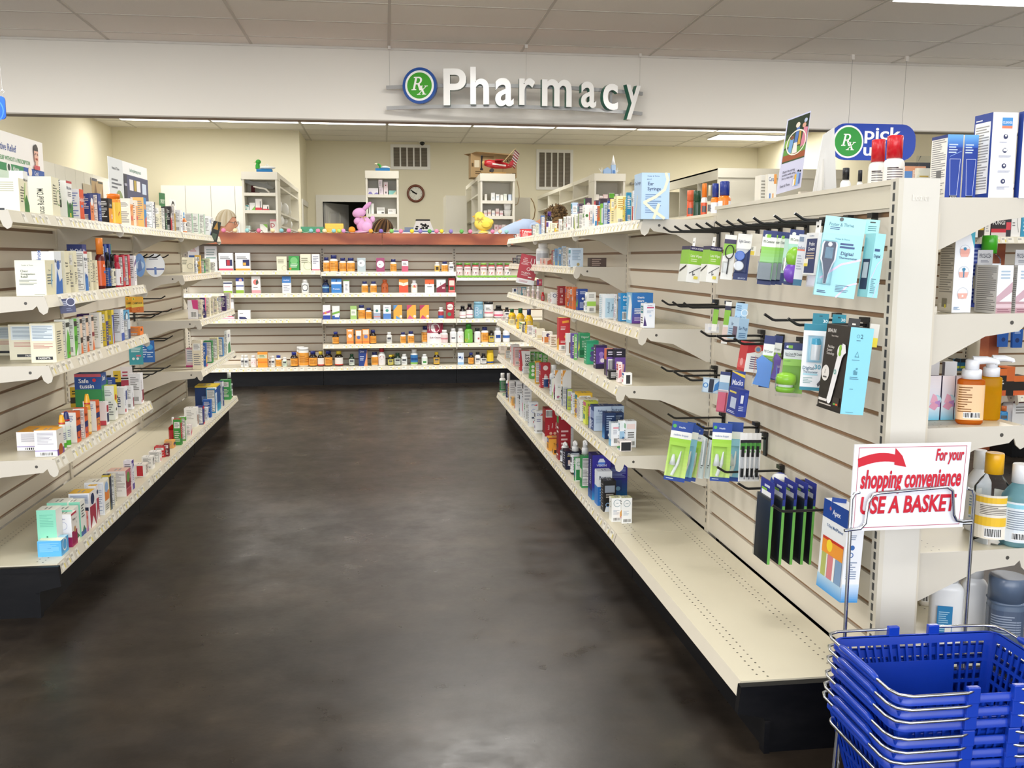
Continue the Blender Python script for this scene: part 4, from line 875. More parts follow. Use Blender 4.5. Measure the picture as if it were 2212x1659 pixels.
# ================================================================== PEOPLE
def head_mesh(g, c, yaw, pitch, roll, skin, sc=1.):
    # one skull with brow, nose, lips, chin and ears, looking along -y before turning
    M = (Matrix.Rotation(yaw, 3, 'Z') @ Matrix.Rotation(pitch, 3, 'X') @ Matrix.Rotation(roll, 3, 'Y')); seg, rings = 36, 28; v = []; f = []; cc = []
    G = lambda x, x0, s: math.exp(-((x-x0)/s)**2)
    for i in range(rings+1):
        t = PI*i/rings
        for k in range(seg):
            a = 2*PI*k/seg; d = Vector((math.sin(t)*math.sin(a), -math.sin(t)*math.cos(a), math.cos(t)))
            fr = max(0, -d.y); zz = d.z; xx = d.x
            wx = .075*(1-.22*max(0, -zz)**1.5); p = Vector((d.x*wx, d.y*.098, d.z*.118))
            if fr > .2:
                out = .022*G(xx, 0, .13)*G(zz, -.12, .16)+.010*G(xx, 0, .1)*G(zz, .05, .15)      # nose
                out += .007*G(zz, .26, .10)*G(xx, 0, .6)                                           # brow
                out -= .009*G(zz, .10, .10)*(G(xx, .38, .16)+G(xx, -.38, .16))                     # eye sockets
                out += .006*G(zz, -.46, .05)*G(xx, 0, .22)+.006*G(zz, -.56, .05)*G(xx, 0, .2)-.003*G(zz, -.51, .03)*G(xx, 0, .24)   # lips
                out += .012*G(zz, -.82, .16)*G(xx, 0, .3)                                          # chin
                p.y -= out
            col = skin
            if fr > .3 and abs(zz+.51) < .07 and abs(xx) < .26: col = '#b9786a'
            v.append(Vector(c)+M @ (p*sc)); cc.append(col)
    n = len(v)
    for i in range(rings):
        for k in range(seg): f.append((i*seg+k, (i+1)*seg+k, (i+1)*seg+(k+1) % seg, i*seg+(k+1) % seg))
    g.add(v, f, [cc[q[0]] for q in f], 0, True)
    for s in (-1, 1):
        g.ball(Vector(c)+M @ (Vector((.075*s, .012, .0))*sc), (.011*sc, .02*sc, .032*sc), 10, 7, skin, M=M)
        g.ball(Vector(c)+M @ (Vector((.030*s, -.083, .012))*sc), (.011*sc, .008*sc, .008*sc), 10, 7, '#f1ede6', M=M)
        g.ball(Vector(c)+M @ (Vector((.030*s, -.0895, .012))*sc), (.005*sc, .003*sc, .005*sc), 8, 6, '#3a2c22', M=M)
    return M
def hair_cap(g, c, M, cols, low_back, low_side, low_front, sc=1., puff=1.07, strands=0, curl=0., seed=1, front=.25):
    r0 = random.Random(seed); seg, rings = 32, 20; v = []; f = []; cc = []
    for i in range(rings+1):
        for k in range(seg):
            a = 2*PI*k/seg; back = (1-math.cos(a))/2; fr = math.cos(a)
            lo = (low_front if fr > .55 else low_side if fr > -.3 else low_back)
            w = max(0, min(1, (fr-.2)/.6)); lo = low_front*w+(low_side if fr > -.2 else low_back)*(1-w)
            t = (PI/2-math.asin(max(-.98, min(.98, lo))))*i/rings
            d = Vector((math.sin(t)*math.sin(a), -math.sin(t)*math.cos(a), math.cos(t)))
            pf = puff+r0.uniform(-.01, .012)+curl*r0.uniform(-.03, .05)
            v.append(Vector(c)+M @ (Vector((d.x*.080, d.y*.101, d.z*.122))*pf*sc)); cc.append(cols[k % len(cols)] if not curl else r0.choice(cols))
    for i in range(rings):
        for k in range(seg): f.append((i*seg+k, (i+1)*seg+k, (i+1)*seg+(k+1) % seg, i*seg+(k+1) % seg))
    g.add(v, f, [cc[q[0]] for q in f], 0, True)
    if curl:
        for k in range(150):
            a, t = r0.uniform(0, 2*PI), r0.uniform(0, 1.75)
            if math.cos(a) > .4 and t > 1.0: t = r0.uniform(0, .95)
            d = Vector((math.sin(t)*math.sin(a), -math.sin(t)*math.cos(a), math.cos(t)))
            p = Vector(c)+M @ (Vector((d.x*.084, d.y*.106, d.z*.128))*sc); q = [p]
            e = Vector((r0.uniform(-1, 1), r0.uniform(-1, 1), r0.uniform(-1, 1))).normalized()
            for s in range(1, 6): q.append(p+(M @ d)*(.012*s*.6*sc)+e*(.009*math.sin(s*1.3)*sc)+Vector((r0.uniform(-.004, .004), r0.uniform(-.004, .004), 0)))
            g.tube(q, [.0065, .0075, .007, .006, .0045, .002], 5, r0.choice(cols))
def torso(g, base, tip, col, sh=.19, dp=.11, waist=.15):
    # lofted trunk from the hips to the collar
    base, tip = Vector(base), Vector(tip); n, seg = 12, 20; v = []; f = []; ax = (tip-base).normalized(); side = Vector((1, 0, 0)); side = (side-ax*side.dot(ax)).normalized(); fw = ax.cross(side)
    for i in range(n+1):
        t = i/n; w = waist+(sh-waist)*min(1, t/.75) if t < .8 else sh*(1-((t-.8)/.2)**1.6*.66); dd = dp*(1 if t < .8 else 1-((t-.8)/.2)**1.5*.45)
        for k in range(seg): a = 2*PI*k/seg; v.append(base+(tip-base)*t+side*w*math.cos(a)+fw*dd*math.sin(a))
    for i in range(n):
        for k in range(seg): f.append((i*seg+k, i*seg+(k+1) % seg, (i+1)*seg+(k+1) % seg, (i+1)*seg+k))
    f += [tuple(range(seg-1, -1, -1)), tuple(range(n*seg, n*seg+seg))]
    g.add(v, f, col, 0, True)
def hand(g, p, d, skin, up=Vector((0, 0, 1))):
    d = Vector(d).normalized(); s = d.cross(up).normalized(); u = s.cross(d)
    g.ball(Vector(p)+d*.04, (.042, .042, .018), 12, 8, skin, M=Matrix((s, d, u)).transposed())
    for k, (o, L) in enumerate(((-.03, .058), (-.010, .07), (.010, .075), (.030, .068))):
        b = Vector(p)+d*.075+s*o; g.tube([b, b+d*L*.5-u*.006, b+d*L*.8-u*.022, b+d*L*.85-u*.04], [.0095, .009, .008, .006], 7, skin)
    b = Vector(p)+d*.02-s*.035; g.tube([b, b-s*.022+d*.025, b-s*.02+d*.05-u*.01], [.012, .010, .007], 7, skin)
def person(name_label, hc, yaw, pitch, roll, skin, seatz, shirt, lean=(0, 0, 0), sc=1., sh=.19):
    t = empty('person', (hc[0], hc[1], 0), 0, name_label, 'person'); c = Vector((0, 0, hc[2])); g = MB(); M = head_mesh(g, c, yaw, pitch, roll, skin, sc)
    neck = c+M @ Vector((0, .02, -.09)); tip = Vector((lean[0], lean[1], hc[2]-.20+lean[2])); hips = Vector((lean[0]*1.6, lean[1]*1.6+.05, seatz))
    g.tube([neck, (neck+tip)/2, tip-Vector((0, 0, .05))], [.052, .052, .075], 12, skin)
    el = []
    for s in (-1, 1):
        shp = tip+Vector((sh*.92*s, 0, -.08)); e = shp+Vector((.05*s, -.02, -.27)); wpt = e+Vector((-.06*s, -.22, .06)); el.append((shp, e, wpt))
        g.tube([e+(wpt-e)*.25, wpt], [.034, .026], 10, skin); hand(g, wpt, Vector((-.1*s, -.3, -.05)), skin)
    torso(g, hips, tip, skin, sh*.9, .1, .13)
    for s in (-1, 1): g.tube([hips+Vector((.09*s, -.02, .02)), hips+Vector((.1*s, -.40, .0)), hips+Vector((.1*s, -.40, -seatz+.06))], [.075, .06, .045], 12, '#3a3f4a'); g.ball(hips+Vector((.1*s, -.44, -seatz+.04)), (.045, .11, .04), 12, 7, '#26262a')
    body = g.build('body', 'matte', t)
    g = MB(); torso(g, hips, tip+Vector((0, 0, .012)), shirt, sh, .122, .15)
    for shp, e, wpt in el: g.ball(shp, (.06, .065, .06), 12, 8, shirt); g.tube([shp, (shp+e)/2, e, e+(wpt-e)*.5], [.06, .052, .047, .042], 12, shirt)
    g.build('shirt', 'matte', t); return t, c, M
# grey-haired person in profile with glasses
YPN = 9.75; hc = atY(489, 484, YPN)
t, c, M = person('grey-haired person wearing glasses, in profile behind the counter', (hc.x, YPN, hc.z+.01), R90-.25, .12, 0, '#d79f83', .60, '#7d8ea6', (-.02, .03, 0))
g = MB(); hair_cap(g, c, M, ['#c9bfa6', '#bcae90', '#d3cab4'], -.5, -.25, .52, 1., 1.09); g.build('hair', 'fur', t)
g = MB()
for s in (-1, 1):
    ring = [c+M @ Vector((.031*s+.024*math.cos(a), -.105, .010+.018*math.sin(a))) for a in [2*PI*k/14 for k in range(14)]]
    g.tube(ring, .0024, 6, '#6d5a4c', closed=True); g.tube([c+M @ Vector((.055*s, -.103, .014)), c+M @ Vector((.078*s, -.03, .016)), c+M @ Vector((.078*s, .02, .006))], .002, 6, '#6d5a4c')
g.tube([c+M @ Vector((-.008, -.108, .014)), c+M @ Vector((.008, -.108, .014))], .0022, 6, '#6d5a4c'); g.build('glasses', 'plastic', t)
# brown-haired person, only the top of the head showing, looking down to the right
hc = atY(826, 499, YPN)
t, c, M = person('person with straight brown streaked hair, head bent down behind the counter', (hc.x, YPN, hc.z-.01), R90-.35, .30, 0, '#dba88a', .56, '#5b6470', (-.03, .03, 0))
g = MB(); hair_cap(g, c, M, ['#3a2a1e', '#5b422c', '#2e211a', '#8b6c46', '#46321f', '#6a4d30'], -.95, -.75, .48, 1., 1.13); g.build('hair', 'matte', t)
# curly-haired person bending forward in a light blue shirt
YP3 = 10.1; hc = atY(1199, 470, YP3)
t = empty('person', (hc.x, YP3, 0), 0, 'curly-haired person in a light blue shirt bending forward behind the counter', 'person'); c = Vector((0, 0, hc.z-.01)); g = MB(); skin = '#c8906f'
M = head_mesh(g, c, R90-.9, .75, -.1, skin, 1.04)
sp = atY(1150, 480, YP3); shc = Vector((sp.x-hc.x, .10, sp.z-.05)); hips = shc+Vector((-.42, .12, -.28))
g.tube([c+M @ Vector((0, .03, -.08)), (c+shc)/2+Vector((.02, 0, 0)), shc+Vector((.06, 0, -.02))], [.056, .058, .08], 12, skin)
torso(g, hips, shc+Vector((.05, 0, 0)), skin, .17, .10, .14)
arms = []
for s in (-1, 1):
    a = shc+Vector((.02, .17*s, -.02)); e = a+Vector((.10, .04*s, -.27)); w = e+Vector((.2, -.06*s, -.10)); arms.append((a, e, w)); g.tube([e+(w-e)*.3, w], [.036, .028], 10, skin); hand(g, w, (.3, 0, -.1), skin)
    h2 = hips+Vector((0, .1*s, 0)); g.tube([h2, h2+Vector((.06, 0, -.40)), Vector((h2.x-.02, h2.y, .08))], [.09, .065, .05], 12, '#2f3542'); g.ball((h2.x+.04, h2.y, .045), (.12, .045, .045), 12, 7, '#26262a')
g.build('body', 'matte', t)
g = MB(); v = []; f = []; seg = 22; n = 12; tip = shc+Vector((.07, 0, .01)); ax = tip-hips
for i in range(n+1):
    q = i/n; w = (.16+.05*min(1, q/.7)) if q < .8 else .21*(1-((q-.8)/.2)**1.6*.6); dd = .125*(1 if q < .8 else 1-((q-.8)/.2)**1.5*.4)
    up = Vector((-ax.z, 0, ax.x)).normalized()
    for k in range(seg): an = 2*PI*k/seg; v.append(hips+ax*q+Vector((0, 1, 0))*w*math.cos(an)+up*dd*math.sin(an)*(1+.03*math.sin(9*q+k))+up*.05*math.sin(PI*q))
for i in range(n):
    for k in range(seg): f.append((i*seg+k, i*seg+(k+1) % seg, (i+1)*seg+(k+1) % seg, (i+1)*seg+k))
f += [tuple(range(seg-1, -1, -1)), tuple(range(n*seg, n*seg+seg))]
g.add(v, f, '#b9cdec', 0, True)
for a, e, w in arms: g.ball(a, (.07, .07, .07), 12, 8, '#b9cdec'); g.tube([a, (a+e)/2, e, e+(w-e)*.3], [.068, .058, .052, .048], 12, '#b9cdec')
g.build('shirt', 'matte', t)
g = MB(); hair_cap(g, c, M, ['#6a553c', '#7d6546', '#4f3f2d', '#8d7450'], -.55, -.2, .42, 1.04, 1.12, 0, 1., 5); g.build('hair', 'matte', t)
# ================================================================== STOCK ON THE SHELVES
ORD += ['twenty-first', 'twenty-second', 'twenty-third', 'twenty-fourth', 'twenty-fifth', 'twenty-sixth', 'twenty-seventh', 'twenty-eighth', 'twenty-ninth', 'thirtieth', 'thirty-first', 'thirty-second', 'thirty-third', 'thirty-fourth', 'thirty-fifth']
def auto_front(col, seed):
    r = random.Random(seed); a, b = r.sample(['#2a5ca8', '#c8353f', '#3f9a4c', '#e0a02c', '#6d4a9c', '#1f7f8e', '#3a3a42', '#d06a8c'], 2)
    lum = sum(lin(col)[:3])/3; ink = '#f4f2ee' if lum < .3 else '#4a4a50'
    return r.choice(['r .1 .9 .72 .9 %s;l .14 .86 .5 .66 2 %s;c .5 .27 .2 %s;l .14 .86 .06 .12 1 %s' % (a, ink, b, ink), 'b .8 .97 %s;l .14 .86 .55 .74 3 %s;r .14 .6 .2 .42 %s' % (a, ink, b), 'l .14 .86 .7 .88 2 %s;p %s 0 .1 1 .3 1 .55 0 .3;c .7 .22 .14 %s' % (ink, a, b), 'r .12 .88 .6 .9 %s;l .2 .8 .66 .84 2 #f4f2ee;l .14 .86 .15 .45 3 %s' % (a, ink)])
def auto_side(col, seed):
    r = random.Random(seed+5); lum = sum(lin(col)[:3])/3; ink = '#e9e7e2' if lum < .3 else '#8b8a8a'
    return r.choice(['d', 'l .14 .86 .45 .9 8 %s;x .2 .8 .08 .26' % ink, 'l .14 .86 .25 .9 10 %s' % ink, 'r .12 .88 .66 .9 #f5f4f1;l .18 .82 .69 .87 4 #888;l .14 .86 .12 .55 6 %s' % ink])
_ct = [0]
CARTON_NAMES = {}
def bottle(name, label, loc, rz, w, d, h, cols, style='pill', ops='', cat=None, group=None):
    body, cap, lab = (cols.split('/')+['', ''])[:3]; cap = cap or '#f4f4f2'
    t = empty(name, loc, rz, label, cat or ('jar' if 'jar' in name or 'tub' in name else 'bottle'), group)
    r = w/2; sy = d/w; sq = 1.
    fr = {'pill': (.70, .78, .62, .24), 'syrup': (.62, .78, .56, .22), 'jar': (.78, .84, .86, .16), 'flat': (.66, .74, .58, .24), 'spray': (.60, .72, .30, .28), 'pump': (.65, .68, .66, .28), 'cone': (.66, .74, .70, .26), 'round': (.60, .76, .46, .2), 'cap': (.60, .67, .68, .28), 'stick': (.66, .70, .93, .28)}[style]
    zs, zn, rn, ch = fr[0]*h, fr[1]*h, fr[2]*r, fr[3]*h
    if style in ('flat', 'pump', 'stick'): sq = .7
    bmat = 'plastic'
    if body.startswith('@'): bmat, body = {'@a': ('amber_gel', '#fff'), '@c': ('clear_plastic', '#fff'), '@y': ('yellow_gel', '#fff'), '@b': ('blue_gel', '#fff'), '@r': ('red_gel', '#fff')}[body]
    prof = [(r*.86, 0), (r, .03*h), (r, zs), (r*.97, zs+.02*h), (rn*1.12+(r-rn)*.35, (zs+zn)/2+.02*h), (rn, zn), (rn, zn+.03*h)]
    MB().lathe(prof, 20, body, 0, (0, 0, 0), 1, sy, sq).build('body', bmat, t)
    z0 = zn+.012*h; rc = rn*1.12
    g = MB()
    if style == 'pump':
        g.lathe([(rc, z0), (rc, z0+.13*h), (rc*.9, z0+.14*h)], 16, cap); g.lathe([(rc*.7, z0+.14*h), (rc*.7, h*.97), (rc*.5, h*.985)], 14, cap); g.tube([(0, 0, h*.965), (rc*1.4, 0, h*.975), (rc*2.4, 0, h*.95), (rc*2.5, 0, h*.92)], [rc*.5, rc*.42, rc*.3, rc*.25], 8, cap)
    elif style == 'spray':
        g.lathe([(rc, z0), (rc, z0+.07*h), (rc*.55, z0+.08*h), (rc*.55, z0+.15*h), (rc*.75, z0+.16*h), (rc*.75, h), (rc*.3, h+.001)], 14, cap)
    elif style == 'cone':
        g.lathe([(r*1.0, z0-.02*h), (r*.98, z0+.04*h), (r*.62, h-.03*h), (r*.5, h)], 18, cap); g.lathe([(r*1.01, z0+.0*h), (r*.99, z0+.035*h)], 18, '#c8313a', cap=0)
    else:
        g.lathe([(rc, z0), (rc, h-.012*h), (rc*.93, h)], 20, cap)
    g.build('cap', 'plastic', t)
    if lab:
        g = MB(); la, lb = (.07*h, zs*.93) if style != 'spray' else (.1*h, zs*.9); rr = r*1.008+.0003
        def P(u, v, k):
            a = -PI/2+(u-.5)*1.78*PI; x, y = math.cos(a), math.sin(a)
            if sq != 1: x, y = math.copysign(abs(x)**sq, x), math.copysign(abs(y)**sq, y)
            q = rr+EPS*k; return (x*q, y*q*sy, la+(lb-la)*v)
        n = 24
        for i in range(n): g.add([P(i/n, 0, 0), P((i+1)/n, 0, 0), P((i+1)/n, 1, 0), P(i/n, 1, 0)], [(0, 1, 2, 3)], lab, 0, True)
        o2 = ops or 'r .38 .62 .55 .85 #5a5a60;l .36 .64 .15 .45 4 #8a8a90;l .68 .9 .1 .9 8 #9a9aa0;l .08 .3 .1 .9 8 #9a9aa0'
        art(g, o2, 1.78*PI*r, lb-la, P, 0, 24); g.build('label_wrap', 'plastic', t)
    return t
def pouch(name, label, loc, rz, w, d, h, col, ops, cat='pouch'):
    g = MB(); n = 8; v = []; f = []
    for i in range(n+1):
        q = i/n; th = d*(1-.86*q**1.5)/2
        for j in range(9):
            u = j/8; b = math.sin(PI*u)**.6; v.append((-w/2+w*u, -th*b-.001, h*q))
        for j in range(9):
            u = 1-j/8; b = math.sin(PI*u)**.6; v.append((-w/2+w*u, th*b+.001, h*q))
    m = 18
    for i in range(n):
        for k in range(m): f.append((i*m+k, i*m+(k+1) % m, (i+1)*m+(k+1) % m, (i+1)*m+k))
    f += [tuple(range(m-1, -1, -1)), tuple(range(n*m, n*m+m))]
    g.add(v, f, col)
    def P(u, vv, k): th = d*(1-.86*vv**1.5)/2; return (-w/2+w*u, -th*math.sin(PI*min(.999, max(.001, u)))**.6-.0016-EPS*k, h*vv)
    art(g, ops, w, h, P, 0, 10)
    return tag(g.build(name, 'plastic', None, loc, rz), label, cat)
def cat_of(name): return name.split('_')[-1]
def stock(side, Xf, z, where, text, near='near', defdep=.06):
    """side R or L; every line: xb xc xa ytop [ybase] | kind | look | colours | front | side | top   (pixels read off the photo; '-' = default)"""
    lines = [l for l in text.strip().split('\n') if l.strip()]
    sgn = 1 if side == 'R' else -1
    for n, l in enumerate(lines):
        p = [q.strip() for q in l.split('|')]+['']*4
        a = p[0].split(); xb = float(a[0]); xa = float(a[2]); yt = float(a[3])
        if len(a) > 4: q = atZ(xb, float(a[4]), z); X, Yb = q.x, q.y
        else: X = Xf; Yb = solve(lambda y: pix((X, y, z))[0], xb, 1.5, 9)
        Ya = solve(lambda y: pix((X, y, z))[0], xa, 1.5, 9.5)
        if Ya < Yb+.018: Ya = Yb+.018
        dep = defdep if a[1] == '-' else abs(solve(lambda x: pix((x, Yb, z))[0], float(a[1]), min(X, X+sgn*.6), max(X, X+sgn*.6))-X)
        dep = max(.015, dep); zz = z
        h = solve(lambda q: -pix((X, Yb, q))[1], -yt, z-.2, z+.6)-z
        for o in p[7:]:
            if o.startswith('up'): zz = z+float(o[2:]); h -= float(o[2:])
            if o.startswith('h'): h = float(o[1:])
        w = Ya-Yb; loc = (X+sgn*dep/2, (Ya+Yb)/2, zz); rz = -R90 if side == 'R' else R90
        kind, look, cols = p[1], p[2], p[3]; _ct[0] += 1; sd = _ct[0]
        if kind in KINDS_:       # round things: the seen width is the diameter
            xs = [xb, xa]+([float(a[1])] if a[1] != '-' else []); lo, hi = min(xs), max(xs); mid = (lo+hi)/2; r = .02
            for _ in range(4):
                xx = X+sgn*r; yy = solve(lambda y: pix((xx, y, z))[0], mid, 1.5, 9.5); r = (hi-lo)*(Vector((xx, yy, z-EYE)).dot(AF))/FPX/2
            w = dep = 2*r; loc = (xx, yy, zz); h = solve(lambda q: -pix((xx, yy, q))[1], -yt, z-.2, z+.6)-zz
        label = '%s, %s from %s end, %s' % (look, ORD[n], near, where)
        place_one(kind, label, loc, rz, w*.985, dep, h, cols, p[4], p[5], p[6], sd, 'R' if side == 'R' else 'L')
KINDS_ = {'c': 'medicine_carton', 'pb': ('pill_bottle', 'pill'), 'sy': ('syrup_bottle', 'syrup'), 'jar': ('vitamin_jar', 'jar'), 'fl': ('squeeze_bottle', 'flat'), 'sp': ('spray_bottle', 'spray'), 'pu': ('pump_bottle', 'pump'), 'co': ('syrup_bottle', 'cone'), 'lc': ('syrup_bottle', 'cap'), 'rb': ('mustard_bottle', 'round')}
def place_one(kind, label, loc, rz, w, dep, h, cols, F, Sd, T, sd, near):
    if kind in ('c', 'card'):
        c = cols.split('/'); c0 = c[0]; g = MB()
        F = auto_front(c0, sd) if F in ('', '*') else F; Sd = auto_side(c[1] if len(c) > 1 else c0, sd) if Sd in ('', '*') else Sd
        cs = None
        if len(c) > 1: a, b = (c[1], c0) if near == 'R' else (c0, c[1]); cs = [c0, a, c0, b, c[2] if len(c) > 2 else c0, c0]
        printed_box(g, -w/2, w/2, -dep/2, dep/2, 0, h, c0, {'F': F, near: Sd, 'T': T or 'l .2 .8 .3 .7 2 #9a9a9a'}, 0, cs)
        return tag(g.build('medicine_carton' if kind == 'c' else 'display_card', 'card', None, loc, rz), label, 'carton' if kind == 'c' else 'card')
    if kind == 'po': return pouch('supplement_pouch', label, loc, rz, w, max(dep, .03), h, cols, F)
    nm, st = KINDS_[kind]
    d = max(.02, min(dep, w*1.6)) if w < dep else w
    ww = max(w, .022)
    if kind in ('pb', 'sy', 'lc', 'jar', 'co', 'rb', 'sp'): ww = d = (ww+min(d, ww*1.3))/2
    return bottle(nm, label, loc, rz, ww, d, h, cols, st, F)
def stock_back(Y, z, where, text, dep=.05):
    """lines: x0 x1 ytop | kind | look | colours | front"""
    for n, l in enumerate([q for q in text.strip().split('\n') if q.strip()]):
        p = [q.strip() for q in l.split('|')]+['']*4; a = [float(q) for q in p[0].split()]; yy = Y+(a[3] if len(a) > 3 else 0)
        xa = solve(lambda x: pix((x, yy, z))[0], a[0], -4, 4); xb = solve(lambda x: pix((x, yy, z))[0], a[1], -4, 4)
        h = solve(lambda q: -pix(((xa+xb)/2, yy, q))[1], -a[2], z, z+.6)-z; w = xb-xa; _ct[0] += 1
        d = dep if p[1] in ('c', 'card', 'po') else w
        label = '%s, %s from left, %s' % (p[2], ORD[n], where)
        place_one(p[1], label, ((xa+xb)/2, yy+d/2, z), 0, w*.985, d, h, p[3], p[4], 'l .2 .8 .2 .8 6 #999', '', _ct[0], 'L')
def gl(name, s): return s
# ------------------------------------------------------------------ right run
stock('R', .915, 1.292, 'top right shelf', '''
1385 1437 1376 376 473|c|pale blue ear syringe carton|#b9d6f3/#b9d6f3/#d5e6f8|t Ear_Syringe .5 .8 .07 #2a4a78;p #f1ead0 .2 .0 .5 .5 .45 .55 .1 .0|t Foster_&_Thrive .42 .93 .03 #40618f .6;t ADULT .27 .86 .025 #2a4a78;t Ear .33 .77 .075 #2c3f63;t Syringe .45 .66 .075 #2c3f63;l .14 .7 .12 .55 9 #7f9cc2;k #f2edcf .1 .86 .99 .93 .86 .82 .64 .5 .48 .1 .36 .4 .2 .82 .02;k #f2edcf .1 .62 .32 .45 .02
1375 - 1366 412|c|red, white and blue drop carton|#c9323c/#e6ebf3|b .5 1 #dfe5ee;t LIPO .5 .7 .12 #29467c;b 0 .2 #b12c3c|*
1362 - 1352 416|c|turquoise blue carton|#2a9fc4/#2487b0|p #1b5c94 0 0 1 0 1 .5 0 .25;l .2 .8 .6 .9 4 #dff|*
1352 1358 1346 426|c|yellow carton at the back|#f2d665|*|*
1338 1356 1328 424|c|pale yellow carton with a bar code|#f4ebba|p #f0b43a .3 .5 1 .6 1 .7 .4 .6;l .2 .7 .7 .9 3 #a89848|x .1 .9 .06 .2;l .1 .8 .55 .9 5 #c9a858;p #eebc4a .3 .5 1 .62 1 .7 .3 .55
1328 - 1318 430|c|yellow and cream carton|#f0d469/#f4e8b0|p #f7f0d0 0 0 1 0 1 .45 0 .6|*
1318 - 1312 434|c|royal blue carton|#2b58ae|*|*
1312 - 1303 438|c|blue-grey carton|#5f87b5/#c7d5e6|b 0 .5 #3b6aa8|*
1303 1312 1297 440|c|lime green carton|#8fd04b/#f2f2ee|b .75 1 #6ab52e;b 0 .2 #69b33a|b .8 1 #8fd04b;b 0 .15 #8fd04b;l .2 .8 .3 .7 5 #9a9a9a
1296 - 1290 445|c|orange-red carton|#e4673c|*|*
1289 1299 1281 444|c|white carton with a blue drop|#f3f4f6|c .5 .3 .35 #3a8fd0;p #3a8fd0 .2 .35 .8 .35 .5 .7|r .1 .9 .02 .3 #4c9ed8;l .2 .8 .5 .85 4 #889
1280 - 1273 450|c|white and red carton|#f4efee|b .4 .8 #d33a45;l .2 .8 .1 .35 3 #999|*
1272 1284 1260 443|c|wide white carton with a green leaf|#f5f5f2|c .4 .55 .2 #4e8b35;l .6 .9 .1 .9 7 #aaa|c .2 .55 .13 #3f7a30;l .45 .9 .1 .8 8 #bbb
1258 - 1249 462|c|olive and white carton|#8fa851/#e9ecd8|p #6d8c38 0 0 1 0 .6 1 0 .7|*
1247 1256 1241 464|c|white and olive carton|#eef0e2/#f6f6f4|p #9fb45a 0 0 1 0 0 1|*
1240 1252 1234 462|c|white carton with a dark panel|#f3f3f3|r .1 .5 .2 .8 #4a5060|r .15 .5 .15 .8 #58606e;l .6 .9 .2 .8 6 #aaa
1232 - 1224 467|c|white and pink carton|#f3eeee|b .3 .5 #d58a98;l .2 .8 .6 .9 3 #999|*
1222 - 1217 468|c|small white carton|#efefea|*|*
1214 - 1207 473|c|white and silver carton|#e6e6e2|*|*
1203 1211 1198 493|c|small yellow carton|#f2cb3a|*|*
1196 1202 1189 482|c|cream carton|#f1ead0|l .2 .8 .2 .8 6 #c0b080|*
1189 - 1184 490|c|short cream carton|#eae2c4|*|*
1184 1193 1180 457|sy|dark syrup bottle with purple top|#1c1a20/#4a2f78/#f0eef0|r .3 .7 .5 .9 #5a3d90
1176 - 1168 466|c|royal blue and sky carton|#2e55ab/#3f6fc0|b 0 .4 #4e90d6;c .5 .3 .2 #dfe8f4|*
1163 - 1157 484|c|cream and green carton|#dfe5d2|*|*
1153 1158 1149 486|c|small navy and white carton|#39465e|*|*
1129 1149 1124 495|c|red carton with white lettering|#c8323a|*|t Tylenol .5 .72 .3 #f6f0f0 .9;l .1 .6 .2 .5 3 #f0c9c9
1121 1128 1116 505|c|tiny red and white carton|#e4d8d6|b .4 .8 #b8323c|*
1114 1120 1110 507|c|tiny dark carton|#4a4048|*|*
''')
stock('R', 1.0, 1.292, 'top right shelf back row', '''
1320 1327 1312 428|c|dark purple carton with gold print|#4a3550/#3d2c44|*|r .2 .8 .5 .9 #c9a89a
1300 1310 1294 429|c|dark plum carton|#3c2b3c/#34262f|*|c .5 .7 .3 #c9a89a
1290 1300 1284 433|c|plum and pink carton|#4a2f42/#513848|*|c .5 .7 .3 #d9b0a8
1268 1276 1262 428|c|tall plum carton|#4b3446/#3b2a38|*|c .5 .8 .3 #c9b0b8
1254 1262 1248 440|c|lilac and dark carton|#8d7a95/#4d4052|*|*
1240 1247 1234 438|c|pale blue tall carton|#b8cfe8|*|*
''')
stock('R', .925, 1.115, 'second right shelf', '''
1236 1257 1230 536 577|c|pale blue carton with fine print|#c3d8ee/#cfe0f2|*|l .12 .8 .35 .9 9 #8aa3c0;c .6 .14 .12 #b9a872
1230 - 1224 534|c|white and black carton|#f0eee6/#e8e4d8|l .3 .7 .1 .9 10 #444|*
1222 - 1214 532|c|pale blue and white carton|#bcd3ec|*|*
1212 - 1206 535|c|sky blue and yellow carton|#7fb0de|b 0 .3 #e6c84a;l .2 .8 .5 .9 4 #2e5a94|*
1204 - 1198 537|c|blue and yellow carton|#86b2e0|b 0 .25 #e9cf58;b .8 1 #365f9e|*
1197 1202 1192 541|c|narrow red carton|#b93a40|*|*
1186 1196 1177 558|c|cream and coral carton|#f0dcd2|p #d8735f .2 .1 .8 .3 .6 .9 .2 .6|p #d8735f .2 .1 .8 .3 .6 .9 .2 .6
1176 1186 1168 557|c|white and coral carton|#f3e3dd|p #d8735f .2 .3 .9 .1 .8 .7 .3 .9|p #d8735f .2 .3 .9 .1 .8 .7 .3 .9
1160 1187 1158 525|pb|large white bottle|#f2f2f2/#f6f6f6/#e9ebf0|r .1 .45 .3 .9 #27437e;r .55 .9 .2 .8 #b9bcc4;r .15 .4 .6 .75 #c03a40
1120 1125 1116 552|c|thin dark carton|#3a3e48|*|*
1112 1118 1107 557|c|small charcoal carton|#3e434d|*|*
''')
tag(printed_box(MB(), -.03, .03, -.04, .04, 0, .045, '#5a4a44', {'R': 'l .1 .9 .1 .9 4 #a9968c'}).build('medicine_carton', 'card', None, (1.03, 4.58, 1.1145), -R90), 'small brown carton set back behind the pale blue one on the short shelf', 'carton')
